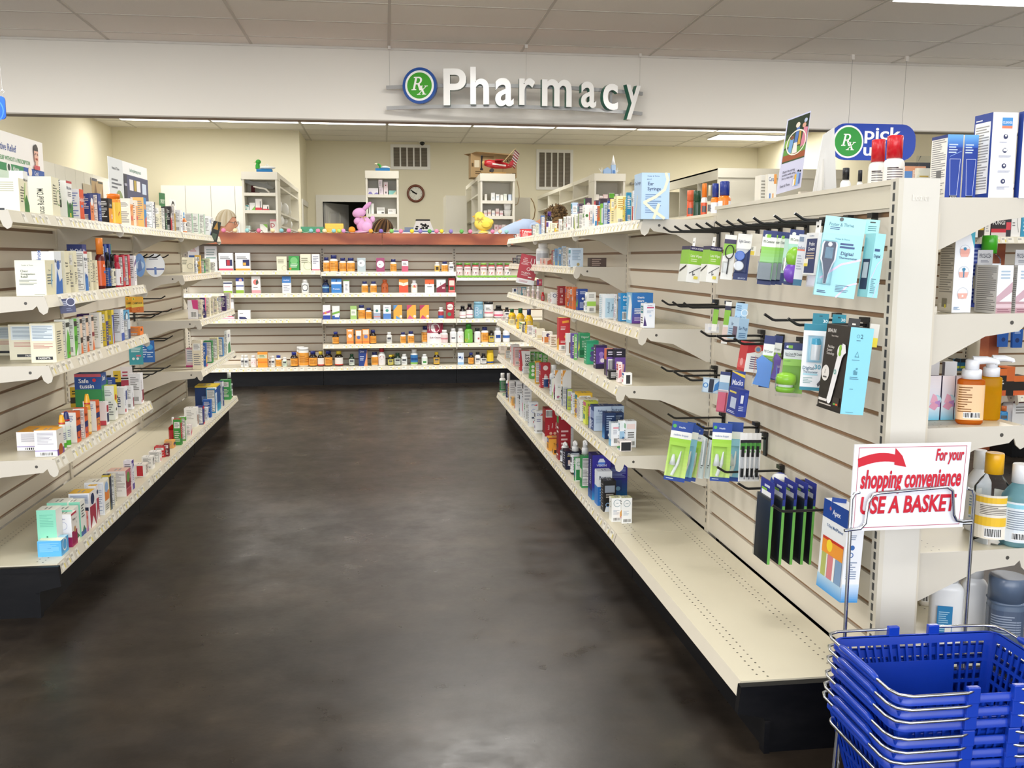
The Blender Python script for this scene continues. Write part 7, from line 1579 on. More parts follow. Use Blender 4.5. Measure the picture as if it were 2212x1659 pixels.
def cam_face(px0, px1, py0, py1, X, turn=0.):
    pm = atX((px0+px1)/2, (py0+py1)/2, X); dist = (pm-Vector((0, 0, EYE))).dot(AF); w = (px1-px0)*dist/FPX; h = (py1-py0)*dist/FPX
    return pm, w, h, -math.atan2(pm.x, pm.y)*1.0+turn
def hang_root(name, label, cat, px0, px1, py0, py1, X, turn=0, tilt=.1, group=None):
    pm, w, h, yaw = cam_face(px0, px1, py0, py1, X, turn)
    t = empty(name, (pm.x, pm.y, pm.z-h/2), 0, label, cat, group); t.rotation_euler = (0, 0, yaw); t.rotation_mode = 'XYZ'
    M = Matrix.Translation((pm.x, pm.y, pm.z-h/2)) @ Matrix.Translation((0, 0, h)) @ Matrix.Rotation(tilt, 4, 'Y') @ Matrix.Translation((0, 0, -h)) @ Matrix.Rotation(yaw, 4, 'Z')
    t.matrix_world = M
    return t, w, h
def card(t, w, h, col, ops, th=.0012, y=0, z0=0, x0=0, name='backing_card'):
    g = MB(); printed_box(g, x0-w/2, x0+w/2, y, y+th, z0, z0+h, col, {'F': ops}); return g.build(name, 'card', t)
def clear_box(t, x0, x1, d, z0, z1, name='clear_blister', m='clear_plastic'):
    g = MB(); b = .003
    g.add([(x0, 0, z0), (x1, 0, z0), (x1, 0, z1), (x0, 0, z1), (x0+b, -d, z0+b), (x1-b, -d, z0+b), (x1-b, -d, z1-b), (x0+b, -d, z1-b)], [(4, 5, 6, 7), (0, 1, 5, 4), (1, 2, 6, 5), (2, 3, 7, 6), (3, 0, 4, 7)])
    return g.build(name, m, t)
def hang_box(name, label, xl, xm, xr, py0, py1, X, cF, cS, F, Sd, tilt=.1, tab=None, cat='carton', T=''):
    # a box whose -X face spans xl..xm and whose -Y face spans xm..xr in the photo
    pm = atX(xm, (py0+py1)/2, X); Y = pm.y; zc = pm.z
    Yf = solve(lambda y: pix((X, y, zc))[0], xl, Y, Y+1.2); Xd = solve(lambda x: pix((x, Y, zc))[0], xr, X, X+.4)
    zt = atX(xm, py0, X).z; zb = atX(xm, py1, X).z; h = zt-zb; w = Yf-Y; d = Xd-X
    t = empty(name, (0, 0, 0), 0, label, cat)
    t.matrix_world = Matrix.Translation((X+d/2, Y+w/2, zt)) @ Matrix.Rotation(tilt, 4, 'Y') @ Matrix.Translation((0, 0, -h)) @ Matrix.Rotation(-R90, 4, 'Z')
    g = MB(); printed_box(g, -w/2, w/2, -d/2, d/2, 0, h, cF, {'F': F, 'R': Sd, 'T': T}, 0, [cF, cS, cF, cF, cF, cF]); g.build('carton_body', 'card', t)
    if tab: g = MB(); printed_box(g, -.012, .012, 0, .001, h, h+.03, tab, {'F': 'r .3 .7 .45 .6 #222'}); g.build('hang_tab', 'card', t)
    return t
# lens wipes
for n, (a, b, c) in enumerate(((1473, 1491, 1521), (1519, 1534, 1560))):
    hang_box('wipes_carton', 'white and lime lens-wipe carton hanging on the top hooks, %s of two' % ('left', 'right')[n], a, b, c, 533, 611, .985, '#eceee8', '#f3f4f2', 'b .5 .9 #8dc63f;b .9 1 #2a2450;k #222 .08 .1 .3 .8 .45', 'b .5 .88 #93ca45;b .88 1 #2a2450;t WIPE_N_CLEAR .5 .94 .05 #e8e6f4 .86;t Lens_Wipes .5 .74 .08 #eef6dc .8;l .15 .8 .56 .66 2 #d8ecb4;k #3a3a40 .05 .15 .25 .5 .34 .92 .44;k #3a3a40 .05 .4 .3 .42 .2 .55 .24;r .5 .8 .1 .18 #e8dc5a', .12, '#f2f2f0')
# mirror tool, contact lens case
t, w, h = hang_root('lens_tool', 'white and lime card with a black-handled lens tool on the top hooks', 'card', 1566, 1591, 508, 604, 1.02)
card(t, w, h, '#eef0ee', 'b .8 .9 #3a2f58;b .5 .8 #8dc63f;p #eef0ee 0 .5 1 .5 1 .62 0 .52'); g = MB(); g.tube([(.001+.012*math.cos(a), -.004, h*.62+.02*math.sin(a)) for a in [2*PI*i/16 for i in range(16)]], .0016, 6, '#1c1c20', closed=True).tube([(.001, -.004, h*.62-.02), (.0, -.004, h*.12)], .0018, 6, '#2a2a30'); g.build('tool', 'plastic', t)
clear_box(t, -w*.45, w*.1, .012, .02, h*.4)
t, w, h = hang_root('lens_case', 'navy card with a blue and a white contact lens cup', 'card', 1594, 1624, 506, 605, 1.03)
card(t, w, h, '#f1f0ec', 'b 0 .38 #22336e;p #22336e 0 .38 1 .38 1 .7 .8 .62;t Sight_Savers .5 .84 .06 #4a4a60 .8;t BAUSCH .6 .04 .03 #c8d4f0 .5')
for cz, cc in ((.52, '#4a76d6'), (.3, '#eef0f6')): MB().lathe([(.0145, 0), (.0145, .008), (.012, .012)], 22, cc, 0).build('cup', 'plastic', t, (-.008, -.001, h*cz)).rotation_euler.x = PI/2
clear_box(t, -w*.5, w*.4, .018, h*.15, h*.68)
t, w, h = hang_root('price_card', 'thin beige card with a yellow price sticker behind the hooks', 'card', 1622, 1646, 505, 552, 1.08); card(t, w, h, '#dcd6c8', 'r .02 .6 0 .42 #f4f2e8;r .1 .5 .02 .2 #ecd24a;l .08 .5 .22 .4 3 #777')
# pill containers
for n, (a, b, X) in enumerate(((1648, 1677, 1.0), (1669, 1687, 1.04), (1684, 1701, 1.07))):
    t, w, h = hang_root('pill_container', 'navy and lime pill container card, %s of three from the left' % ORD[n], 'card', a, b, 499+n*1.5, 615, X)
    card(t, w, h, '#9fd06a' if n == 0 else '#8fcfc0', 'b .88 1 #24336f;b .7 .88 #eef1ea;b 0 .09 #24336f;c .3 .9 .14 #dfe8e0;r .3 .6 .87 .93 #8fc63f;t Pill_Container .5 .8 .05 #4a5a4a .8;s 0 1 .09 .7 #a8d8c0 #8fcf4a')
    MB().box(-w*.55, w*.4, -.022, -.002, h*.09, h*.40, '#7c868c').build('pill_box', 'plastic', t); clear_box(t, -w*.6, w*.45, .026, h*.07, h*.43)
t, w, h = hang_root('pill_container', 'pill container card with a lime ball and a violet ball', 'card', 1706, 1735, 497, 616, 1.03)
card(t, w, h, '#a8d8c8', 'b .9 1 #24336f;b .74 .9 #eef1ea;c .3 .92 .14 #dfe8e0;t Pill_Container .5 .82 .05 #4a5a4a .8;b 0 .06 #24336f')
MB().ball((.0, -.016, h*.50), (.019, .016, .026), 18, 12, '#8cc63f').build('lime_ball', 'plastic', t); MB().ball((.0, -.016, h*.22), (.020, .016, .026), 18, 12, '#7a4fc0').build('violet_ball', 'plastic', t)
t, w, h = hang_root('pill_container', 'slim card with a silver tube left of the lime ball', 'card', 1696, 1708, 503, 612, 1.06); card(t, w, h, '#bfe0d4', 'b .88 1 #24336f;b 0 .2 #24336f'); MB().tube([(0, -.006, h*.25), (0, -.006, h*.5)], .005, 10, '#b8bcc0').build('tube', 'chrome', t)
t, w, h = hang_root('infant_card', 'grey and white infant care pack on the top hooks', 'pack', 1725, 1743, 507, 617, 1.0); g = MB(); printed_box(g, -w/2, w/2, 0, .02, 0, h, '#d9dce2', {'F': 't Infant .5 .74 .07 #5a6a8a .86;b .68 .71 #e0785a;l .12 .8 .3 .6 6 #a4aab4;b 0 .12 #2f6a8a;r .1 .6 .86 .95 #7a8aa0'}); g.build('pack', 'card', t)
t, w, h = hang_root('clear_pack', 'clear blister with an orange tip under the probe cover carton', 'pack', 1744, 1784, 590, 621, 1.05); card(t, w, h, '#e8e4ee', 'k #e88a5a .05 .45 .2 .85 .5 .9 .8', y=.004); clear_box(t, -w/2, w/2, .03, 0, h)
hang_box('probe_covers', 'white carton with a navy probe-cover label on the top hooks', 1741, 1767, 1787, 503, 595, 1.0, '#eceef0', '#f3f4f6', 'r .1 .95 .04 .86 #1f3166;t Probe .55 .74 .09 #f2f4f8 .6;t Covers .55 .62 .09 #f2f4f8 .7;l .2 .85 .36 .54 3 #c8b49c;r .06 .4 .2 .38 #f4f1e0;r .08 .38 .2 .27 #ecd848;t HealthMart .5 .93 .04 #8a94b0 .6', 'l .7 .9 .02 .2 3 #999', .08, '#f0f0ee')
# big digital thermometers
FT = 'k #e6cdea .05 1 .62 .55 .52 .1 .28;k #e6cdea .04 .55 0 .8 .2 1 .25'
t, w, h = hang_root('thermometer_pack', 'pale turquoise digital thermometer pack hanging at the front of the top hooks', 'pack', 1782, 1866, 471, 642, .985, .12, .12)
g = MB(); printed_box(g, -w/2, w/2, .0, .022, 0, h*.79, '#a3dce6', {'F': FT+';t Foster_&_Thrive .5 .92 .025 #5a8494 .5;r .46 .78 .83 .86 #3a4f80;r .46 .82 .78 .81 #3a4f80;t Digital .66 .70 .055 #2f4470;t Thermometer .7 .63 .035 #2f4470 .5;l .5 .82 .08 .2 5 #5a7a94;l .06 .3 .04 .09 2 #2f4470'})
g.box(-w/2, w/2, .0, .0012, h*.79, h, '#a9e0e8'); art(g, 't Foster_&_Thrive .42 .55 .2 #5a8494 .6;l .15 .5 .2 .4 2 #3a4f80;c .4 .86 .05 #5a5a5a', w, h*.21, lambda u, v, k: (-w/2+w*u, -EPS*k-.0002, h*.79+h*.21*v)); g.build('carton_body', 'card', t)
def thermo(t, x, z0, z1, y=-.006, c='#25304f', s=1.):
    g = MB(); hh = z1-z0; P = [(-.016*s, z1-.006), (-.013*s, z1), (.013*s, z1), (.016*s, z1-.006), (.016*s, z1-hh*.42), (.012*s, z1-hh*.52), (.005*s, z0+.02), (.003*s, z0), (-.003*s, z0), (-.005*s, z0+.02), (-.012*s, z1-hh*.52), (-.016*s, z1-hh*.42)]
    g.prism([(x+a, b) for a, b in P][::-1], y-.006, y, 'y', '#cfd4da'); Q = [(x+a*.78, z0+.0+(b-z0)*.985+.001) for a, b in P]; g.prism(Q[::-1], y-.0072, y-.006, 'y', c)
    g.box(x-.008*s, x+.008*s, y-.008, y-.0072, z1-hh*.40, z1-hh*.14, '#8fb4cc')
    g.ball((x, y-.0072, z1-hh*.07), (.005*s, .0016, .005*s), 10, 6, '#eef0f6'); return g.build('thermometer', 'plastic', t)
thermo(t, -w*.30, h*.15, h*.68); g = MB(); clear_box(t, -w*.47, -w*.12, .014, h*.14, h*.70)
t = hang_box('thermometer_pack', 'pale turquoise digital thermometer pack, behind the front one by the end upright', 1867, 1889, 1911, 505, 644, 1.03, '#93d2d8', '#a3dee6', 'r .1 .8 .12 .6 #2a3450;r .2 .7 .3 .55 #b9c4cc', FT+';r .1 .6 .72 .76 #3a4f80;t Digital .4 .65 .05 #2f4470 .6;l .15 .6 .06 .3 8 #5a8494', .1)
t2, w, h = hang_root('hang_header', 'turquoise header card of the farther thermometer pack', 'card', 1872, 1900, 475, 507, 1.045); card(t2, w, h, '#a3dcd8', 'l .2 .8 .2 .6 3 #4a7a84;r .3 .7 .78 .86 #333')
# second row
for n, (a, b, y0, y1) in enumerate(((1542, 1553, 663, 716), (1567, 1580, 652, 743))):
    t, w, h = hang_root('hang_strip', 'white and lime strip pack on the second hooks, %s of two' % ('left', 'right')[n], 'pack', a, b, y0, y1, 1.10); card(t, w, h, '#f2f2ee', 'b .45 .8 #8dc63f;b .8 .9 #2a2a4a;b .05 .4 #f0d8d0' if n else 'b .3 .95 #8dc63f;b .9 1 #2a2a4a')
t, w, h = hang_root('ear_plug_pack', 'pale blue ear plug card, upper of two on the second hooks', 'pack', 1590, 1615, 655, 700, 1.10); card(t, w, h, '#a9cdea', 't Ear_Plugs .5 .3 .14 #2f4f7c .8;o .8 .55 .3 #e8f0f8 .8;l .1 .5 .6 .9 3 #5a84b0')
t = hang_box('ear_plug_pack', 'pale blue ear plug carton, lower of two on the second hooks', 1575, 1597, 1618, 688, 736, 1.07, '#b9d6ee', '#a9cbe8', 't Ear .4 .7 .14 #2f4f7c .5;l .1 .8 .2 .5 3 #5a84b0;r .5 .9 .1 .6 #6a5a70', 't Ear_Plugs .5 .55 .14 #2f4f7c .86;l .1 .8 .1 .35 3 #5a84b0', .1)
tag(MB().box(-.02, .02, -.015, .015, 0, .03, '#f3f3f5').box(-.018, .018, -.0152, -.015, .01, .02, '#dfe4f0').build('small_carton', 'card', None, (1.10, solve(lambda y: pix((1.10, y, .92))[0], 1538, 2, 5), .9085)), 'small white carton at the back near end of the third right shelf', 'carton')
# digital 30 thermometers
t, w, h = hang_root('thermometer_pack', 'white and teal thermometer pack with a clear window, left of the black carton', 'pack', 1736, 1786, 700, 844, 1.0, .0, .04)
g = MB(); printed_box(g, -w/2, w/2, 0, .03, 0, h, '#eef1f4', {'F': 'b .9 1 #23849c;b .82 .9 #f2f4f6;r .06 .24 .83 .9 #f4f6f8;r .2 .82 .42 .82 #9fd4ea;r .28 .74 .45 .80 #bfe4f2;t Digital .3 .34 .055 #3a6a84 .46;t 30 .68 .36 .07 #2f9ab4 .3;t Thermometer .4 .28 .04 #3a6a84 .6;r .1 .7 .23 .255 #a9d8e6;l .12 .5 .1 .2 4 #8aa;b 0 .05 #2a8298;p #4a4a52 .75 .06 .95 .14 .9 .2 .7 .1'}); g.build('carton_body', 'card', t)
MB().tube([(.002, -.012, h*.47), (.003, -.012, h*.70)], [.010, .011], 12, '#e9eef2').tube([(.003, -.012, h*.70), (.002, -.012, h*.79)], [.011, .009], 12, '#4ab0d4').build('thermometer', 'plastic', t); clear_box(t, -w*.3, w*.33, .022, h*.42, h*.83)
hd = MB(); printed_box(hd, -w*.18, w*.48, .001, .0022, h, h*1.16, '#1f7f94', {'F': 't 30 .8 .3 .3 #e8f4f8 .3;r .4 .6 .72 .8 #0f4a58'}); hd.build('hang_tab', 'card', t)
t, w, h = hang_root('thermometer_pack', 'teal thermometer pack behind, its header showing left of the black carton', 'pack', 1797, 1825, 680, 790, 1.09, 0, .04); card(t, w, h, '#2a8aa0', 'b 0 .78 #dfe8ec;t 30 .8 .9 .06 #e8f4f8 .3;r .4 .6 .93 .96 #0f4a58', .02)
# black forehead thermometer carton
t = hang_box('thermometer_carton', 'black carton with a white forehead thermometer and turquoise side', 1783, 1834, 1884, 708, 898, .985, '#26211e', '#8fd6ea', 't BRAUN .25 .93 .045 #ece8e4 .4;t Sensor+Check .4 .87 .02 #d8d0c8 .7;t Fast,_Easy .3 .74 .03 #ece8e4 .5;t Contact .25 .70 .03 #ece8e4 .5;t Technology .3 .66 .03 #d8d4d0 .5;c .2 .42 .16 #e9e6e2;t 1 .18 .44 .05 #2a2622;l .12 .3 .35 .39 1 #555;b .0 .02 #1a1614;r .05 .4 .09 .12 #e8e4e0;r .66 .92 .07 .17 #3a342f;r .7 .78 .08 .1 #6ab04a;r .8 .88 .08 .1 #e06a3a;l .1 .7 .04 .07 1 #cfc8c0;p #f0f0f2 .42 .12 .60 .12 .86 .68 .64 .64;c .51 .13 .09 #f0f0f2;c .76 .70 .14 #f0f0f2;p #f0f0f2 .8 .64 .98 .7 .92 .79 .8 .8;c .74 .74 .055 #8cc63f;r .70 .78 .66 .78 #8cc63f;c .74 .68 .05 #8cc63f;o .64 .46 .05 #5aa8a0 .6', 't 2 .52 .90 .05 #3a6a80;o .36 .90 .07 #4a7a90 .8;l .3 .6 .84 .86 1 #5a8aa0;p #5a94a8 .3 .66 .5 .66 .4 .73;p #8fd6ea .34 .67 .46 .67 .4 .715;l .2 .6 .62 .635 1 #5a8aa0;c .38 .50 .05 #5a94a8;r .34 .5 .46 .5 #5a94a8;c .46 .53 .04 #5a94a8;l .2 .62 .40 .44 2 #5a8aa0;l .25 .4 .285 .3 1 #5a8aa0;l .2 .6 .02 .03 1 #5a8aa0', .085)
t2, w, h = hang_root('hang_tab', 'dark hang tab above the black thermometer carton with a price sticker', 'tab', 1834, 1858, 688, 712, 1.0); card(t2, w, h, '#1f1b19', 'r .35 .65 .4 .55 #d8d0c8')
t2, w, h = hang_root('price_sticker', 'clear and yellow price sticker behind the turquoise carton side', 'sticker', 1880, 1899, 700, 750, 1.10); card(t2, w, h, '#d8d4cc', 'b 0 .4 #ecd83a')
# third row
t = hang_box('first_aid_carton', 'red and white hanging carton with a round picture, third hooks', 1600, 1616, 1654, 742, 806, 1.0, '#c23038', '#f2f2f2', 'b .1 .4 #d8585a;c .5 .3 .2 #e8a0a0', 'p #c23038 0 1 1 1 1 .8 0 .62;c .6 .8 .2 #d8a08c;c .6 .8 .12 #6a9ac8;l .25 .8 .1 .55 6 #6a5a7a', .14)
for n, (a, b, a2, b2, col, nm, X) in enumerate(((1651, 1674, 1638, 1674, '#3f86d6', 'blue', 1.0), (1672, 1690, 1675, 1692, '#6a42b0', 'violet', 1.06))):
    t, w, h = hang_root('pill_cutter', 'lime and navy card holding a %s pill cutter, third hooks' % nm, 'pack', a, b, 725, 838 if n == 0 else 822, X); card(t, w, h, '#9fcf4c', 'b .84 1 #24336f;b .62 .84 #eef1ec;t Pill_Cutter .5 .7 .05 #4a5a4a .8;b 0 .06 #24336f')
    s = w/(b-a); x0 = (a2-(a+b)/2)*s; x1 = (b2-(a+b)/2)*s
    MB().prism([(x0, h*.06), (x1*.9, h*.02), (x1, h*.5), (x0+.35*(x1-x0), h*.62), (x0+.05*(x1-x0), h*.52), (x0+.18*(x1-x0), h*.3)][::1], -.026, -.001, 'y', col).build('cutter', 'plastic', t, bevel=.004)
    clear_box(t, x0-.002, x1+.001, .030, h*.0, h*.6)
t, w, h = hang_root('pill_crusher', 'clear pack with a lime pill crusher, third hooks', 'pack', 1688, 1740, 728, 857, .99, .0, .05)
card(t, w*.86, h*.84, '#eef0ee', 'b .86 1 #24336f;c .16 .92 .06 #eef;r .2 .4 .89 .95 #8fc63f;t Ezy_Crush_Pill_Crusher .5 .78 .05 #3a4a4a .84;l .1 .6 .72 .75 1 #888;b 0 .68 #9fd05a;t crusher .22 .64 .03 #5a8a3a .3', z0=h*.06, x0=w*.05)
MB().lathe([(.021, 0), (.0235, .006), (.0235, .010), (.021, .013)], 22, '#8cc63f').build('crusher_base', 'plastic', t, (-w*.2, -.026, h*.09)); MB().lathe([(.024, .02), (.0245, .034), (.022, .042), (.012, .047), (.0, .048)], 22, '#96d03c').build('crusher_top', 'plastic', t, (-w*.2, -.026, h*.09)); MB().lathe([(.018, .012), (.018, .022)], 20, '#eef2ee').build('crusher_cup', 'plastic', t, (-w*.2, -.026, h*.09))
clear_box(t, -w*.62, w*.34, .054, h*.02, h*.52); clear_box(t, -w*.45, w*.5, .004, 0, h)
# fourth row
t, w, h = hang_root('ear_plug_box', 'small clear and blue pack at the left of the fourth hooks', 'pack', 1519, 1554, 817, 849, 1.04); g = MB(); printed_box(g, -w/2, w/2, 0, .02, 0, h, '#d4e6f6', {'F': 'c .2 .5 .16 #3a86d0;c .2 .5 .1 #d8ecf8;r .4 .68 .05 .95 #20243a;p #3a86d0 .7 .1 1 .3 1 .9 .75 .6'}); g.build('pack', 'card', t); clear_box(t, -w/2, w/2, .01, 0, h)
t, w, h = hang_root('ear_plug_pack', 'white and navy card with pink ear plugs, fourth hooks', 'pack', 1556, 1577, 803, 891, 1.05); card(t, w, h, '#e8ecf2', 'b .92 1 #24336f;b .56 .92 #dfe8f0;b .56 .74 #8cb4d8;b 0 .5 #d86a84'); MB().box(-w*.5, w*.3, -.016, -.001, h*.04, h*.5, '#e0607c').build('plugs', 'plastic', t); clear_box(t, -w*.56, w*.4, .02, h*.01, h*.54)
t = hang_box('ear_plug_carton', 'navy ear plug carton with yellow lettering, fourth hooks', 1575, 1598, 1618, 843, 902, 1.02, '#24388f', '#2a3f9c', 'l .1 .8 .75 .9 1 #d8c85a;r .3 .8 .25 .65 #b8c4dc;l .1 .8 .05 .15 2 #c8d0f0', 'r .2 .5 .5 .8 #e8ecf8;l .1 .8 .2 .4 3 #c8d0f0;r .6 .9 .2 .9 #3f54b4', .12)
t2, w, h = hang_root('hang_header', 'navy and yellow header card over the navy ear plug carton', 'card', 1582, 1610, 802, 848, 1.05); card(t2, w, h, '#26409a', 'p #ecd03c 0 1 1 .85 1 .7 0 .95;t Macks .5 .48 .26 #eef0f8 .8;t Earplugs .6 .18 .14 #ecd84a .6')
# fifth row: oral droppers, clear tubes, slim white packs
for n, (a, b, X, c1, y0) in enumerate(((1452, 1497, .97, '#a6d84c', 911), (1484, 1511, 1.03, '#8cc8e4', 912), (1500, 1520, 1.07, '#9cd04c', 918), (1539, 1580, .985, '#a6d84c', 913), (1571, 1604, 1.04, '#9ad2ea', 911))):
    t, w, h = hang_root('dropper_pack', 'medicine dropper card, %s, %s from the left on the fifth hooks' % (('lime', 'blue', 'lime', 'lime', 'blue')[n], ORD[n]), 'pack', a, b, y0, 1041, X, 0, .14 if n < 3 else .03)
    card(t, w, h, c1, 'b .84 1 #2448a0;b .72 .84 #f2f4f4;b 0 .07 #2448a0;c .14 .92 .09 #58b054;t Health .5 .91 .03 #e8f0fa .3;t medicine_dropper .5 .78 .035 #7a8ab0 .7;l .1 .5 .02 .05 1 #c8d4f0;s 0 1 .07 .72 #d4ee8c #9ed63c' if c1[1] != '8' and c1 != '#9ad2ea' else 'b .84 1 #2448a0;b .72 .84 #f2f4f4;b 0 .07 #2448a0')
    g = MB().tube([(-w*.16, -.008, h*.1), (.05*w, -.008, h*.32), (w*.12, -.008, h*.52)], [.0055, .0055, .002], 9, '#f0f4f2').lathe([(.011, .0), (.004, .035)], 12, '#eef2f0', 0, (-w*.2, -.012, h*.28)); g.build('dropper', 'plastic', t); clear_box(t, -w*.42, w*.3, .022, h*.06, h*.6)
for n, (a, b) in enumerate(((1517, 1531), (1531, 1545))):
    t, w, h = hang_root('syringe_tube', 'clear oral syringe tube on the fifth hooks, %s of two' % ('left', 'right')[n], 'tube', a, b, 930, 1035, 1.0); MB().tube([(0, -.006, .004), (0, -.006, h*.8)], .0075, 12, '#fff').build('barrel', 'clear_plastic', t); MB().tube([(0, -.006, h*.3), (0, -.006, h*.85)], .003, 8, '#e8ecee').build('plunger', 'plastic', t); card(t, w*.8, h, '#cdd8d4', 'b .9 1 #2a2a30;l .3 .7 .2 .6 9 #555', .0008)
for n, (a, b) in enumerate(((1598, 1614), (1610, 1624), (1620, 1633), (1631, 1644))):
    t, w, h = hang_root('mirror_pick_pack', 'slim white dental tool pack on the fifth hooks, %s of four' % ORD[n], 'pack', a, b, 935, 1041, 1.0+.028*n, .5, .02); card(t, w, h, '#f1f1f2', 'b .8 .86 #26262e;b .66 .8 #58a54c;c .7 .62 .2 #7ac06c;r .75 .9 .04 .12 #556', .003)
    MB().tube([(-w*.2, -.005, h*.52), (-w*.2, -.005, h*.74)], .004, 8, '#17171a').tube([(-w*.2, -.005, h*.1), (-w*.2, -.005, h*.28)], .004, 8, '#17171a').tube([(-w*.2, -.005, h*.28), (-w*.2, -.005, h*.52)], .0018, 6, '#c9ccd2').build('tool', 'plastic', t); clear_box(t, -w*.45, w*.1, .01, h*.04, h*.8)
# spectacle cases
for n, (a, m_, b) in enumerate(((1634, 1663, 1669), (1661, 1688, 1694), (1684, 1712, 1718), (1707, 1735, 1741), (1729, 1754, 1759))):
    t = hang_box('spectacle_case', 'dark spectacle case pack with a lime edge on the lower hooks, %s from the left' % ORD[n], a, m_, b, 1078, 1222, .98+.03*n, '#1f2226', '#6aae50', 's 0 1 0 1 #1a1d22 #2c3a4e;b .96 1 #3a3f44', 'b .9 1 #2a3a8c', .03)
    h = .0; bb = [c for c in t.children][0].bound_box; zt = max(q[2] for q in bb); xm = max(q[0] for q in bb); xn = min(q[0] for q in bb); ym = max(q[1] for q in bb)
    g = MB(); printed_box(g, xn*.9, xm, ym-.0015, ym, zt, zt+.042, '#2a3590', {'F': 'r .1 .8 .0 .3 #f0f2f4;r .3 .7 .55 .7 #cfd4ea;r .1 .5 .32 .45 #8cc63f'}); g.build('hang_header', 'card', t)
    clear_box(t, xn-.001, xm+.001, .004, .0, zt).location.y = min(q[1] for q in bb)
t, w, h = hang_root('lens_cleaner', 'white and navy round pack behind the spectacle cases', 'pack', 1666, 1706, 1020, 1062, 1.1); MB().ball((0, 0, h*.5), (w*.5, .02, h*.5), 16, 10, '#2a3f9c').ball((0, -.004, h*.72), (w*.45, .02, h*.25), 14, 8, '#eef0f2').build('pack', 'plastic', t)
t = hang_box('pill_planner_carton', 'white and blue pill planner carton with coloured strips behind the sign stand', 1777, 1829, 1866, 1102, 1306, 1.075, '#eceff4', '#f1f3f8', 'b .8 1 #21479a;t Apex .55 .9 .06 #f2f4fa .5;c .3 .92 .04 #e88a6a;t 7-Day_MediPlanner .55 .73 .035 #4a6a9a .9;s 0 1 0 .16 #3f9ae0 #b8d8f0;r .1 .95 .56 .6 #c8382c;r .1 .95 .42 .57 #ee9a3c;c .4 .52 .12 #f6d83c;r .12 .32 .16 .42 #b4bc6c;r .38 .6 .16 .42 #d8848c;r .7 .95 .16 .42 #7f9fc4;r .33 .37 .16 .42 #f4f4f4;r .61 .69 .16 .42 #f4f4f4', 'b .8 1 #1f4794;s 0 1 0 .2 #3f9ae0 #d8e8f8;l .15 .6 .68 .74 3 #7a8aa8;c .4 .6 .14 #3a6ab0;o .35 .52 .15 #3a6ab0 .7;l .15 .75 .25 .45 8 #8a9ab4', .05)
t2, w, h = hang_root('hang_header', 'blue header tab over the pill planner carton', 'card', 1798, 1828, 1076, 1106, 1.09); card(t2, w, h, '#21479a', 'r .4 .6 .5 .65 #10285c')
# left run hanging goods
def lhang(name, label, px0, px1, py0, py1, X, col, ops, cat='pack', th=.004, turn=0):
    pm, w, h, yaw = cam_face(px0, px1, py0, py1, X, turn); t = empty(name, (pm.x, pm.y, pm.z-h/2), yaw, label, cat); card(t, w, h, col, ops, th); return t, w, h
for n, (a, b, X) in enumerate(((272, 291, -1.30), (285, 309, -1.25))):
    lhang('lip_balm_card', 'yellow and orange balm card on the left hooks, %s of two' % ('farther', 'nearer')[n], a, b, 641, 675, X, '#f0b32c', 'c .2 .86 .14 #f4d83c;t B .2 .86 .1 #333;t CAMPHOR .5 .6 .12 #3a5a1c .8;b 0 .35 #e07a2c;o .55 .2 .14 #c8501c;p #f0d858 0 .3 1 .4 1 .55 0 .5')
lhang('dental_pouch', 'teal pouch hanging on the left hooks', 280, 308, 744, 788, -1.28, '#3fa0ac', 'l .15 .85 .6 .85 3 #d8f0f0;c .3 .3 .1 #e8f4f4;c .6 .3 .1 #e8f4f4;r .5 .85 .4 .48 #d86a7c', 'pouch')
lhang('dental_pouch', 'royal blue pouch hanging on the left hooks beside the teal one', 302, 333, 736, 783, -1.25, '#2567b4', 'l .15 .5 .2 .85 6 #cfe0f4;c .7 .7 .2 #3fa0e0;l .5 .9 .2 .5 3 #cfe0f4', 'pouch')
for n, (a, b, c1, nm, ops) in enumerate(((291, 313, '#4f86c8', 'blue pictured', 'c .5 .5 .4 #a8c4e4;p #2f5fa4 .3 .2 .7 .3 .6 .8 .35 .6'), (315, 355, '#e9edf2', 'white with a blue tube', 'c .5 .5 .46 #f0f2f5;r .05 .95 .3 .37 #2c3f94;r .45 .56 .1 .42 #3a6ab8;l .2 .7 .72 .85 2 #667'))):
    pm, w, h, yaw = cam_face(a, b, 548, 598, -1.24); t = empty('round_pack', (pm.x, pm.y, pm.z-h/2), yaw, 'round clear hanging pack, %s, above the left shelf end' % nm, 'pack'); g = MB(); n2 = 28
    pts = [(w/2*math.cos(2*PI*k/n2), h/2+h/2*math.sin(2*PI*k/n2)) for k in range(n2)]; g.prism(pts, -.002, .002, 'y', c1); art(g, ops, w, h, lambda u, v, k: (-w/2+w*u, -.0022-EPS*k, h*v)); g.build('disc', 'plastic', t)
for a, b, y0, y1, c1, c2, nm in ((153, 178, 836, 880, '#ecc42c', '#3a3020', 'yellow pack hanging low behind the blue cough carton'), (207, 232, 821, 850, '#4a9a5c', '#dfe8d8', 'green pack hanging behind the cough carton'), (232, 249, 815, 852, '#2f55b0', '#d8e0f4', 'blue pack hanging above the yellow carton'), (246, 261, 801, 850, '#e6c23a', '#2a261c', 'yellow and black pack hanging above the cold cartons'), (262, 286, 792, 850, '#ece8ea', '#b8405a', 'white and rose pack hanging behind the cold cartons')):
    lhang('hanging_pack', nm, a, b, y0, y1, -1.33, c1, 'b .2 .5 %s;l .15 .8 .6 .85 2 %s' % (c2, c2))
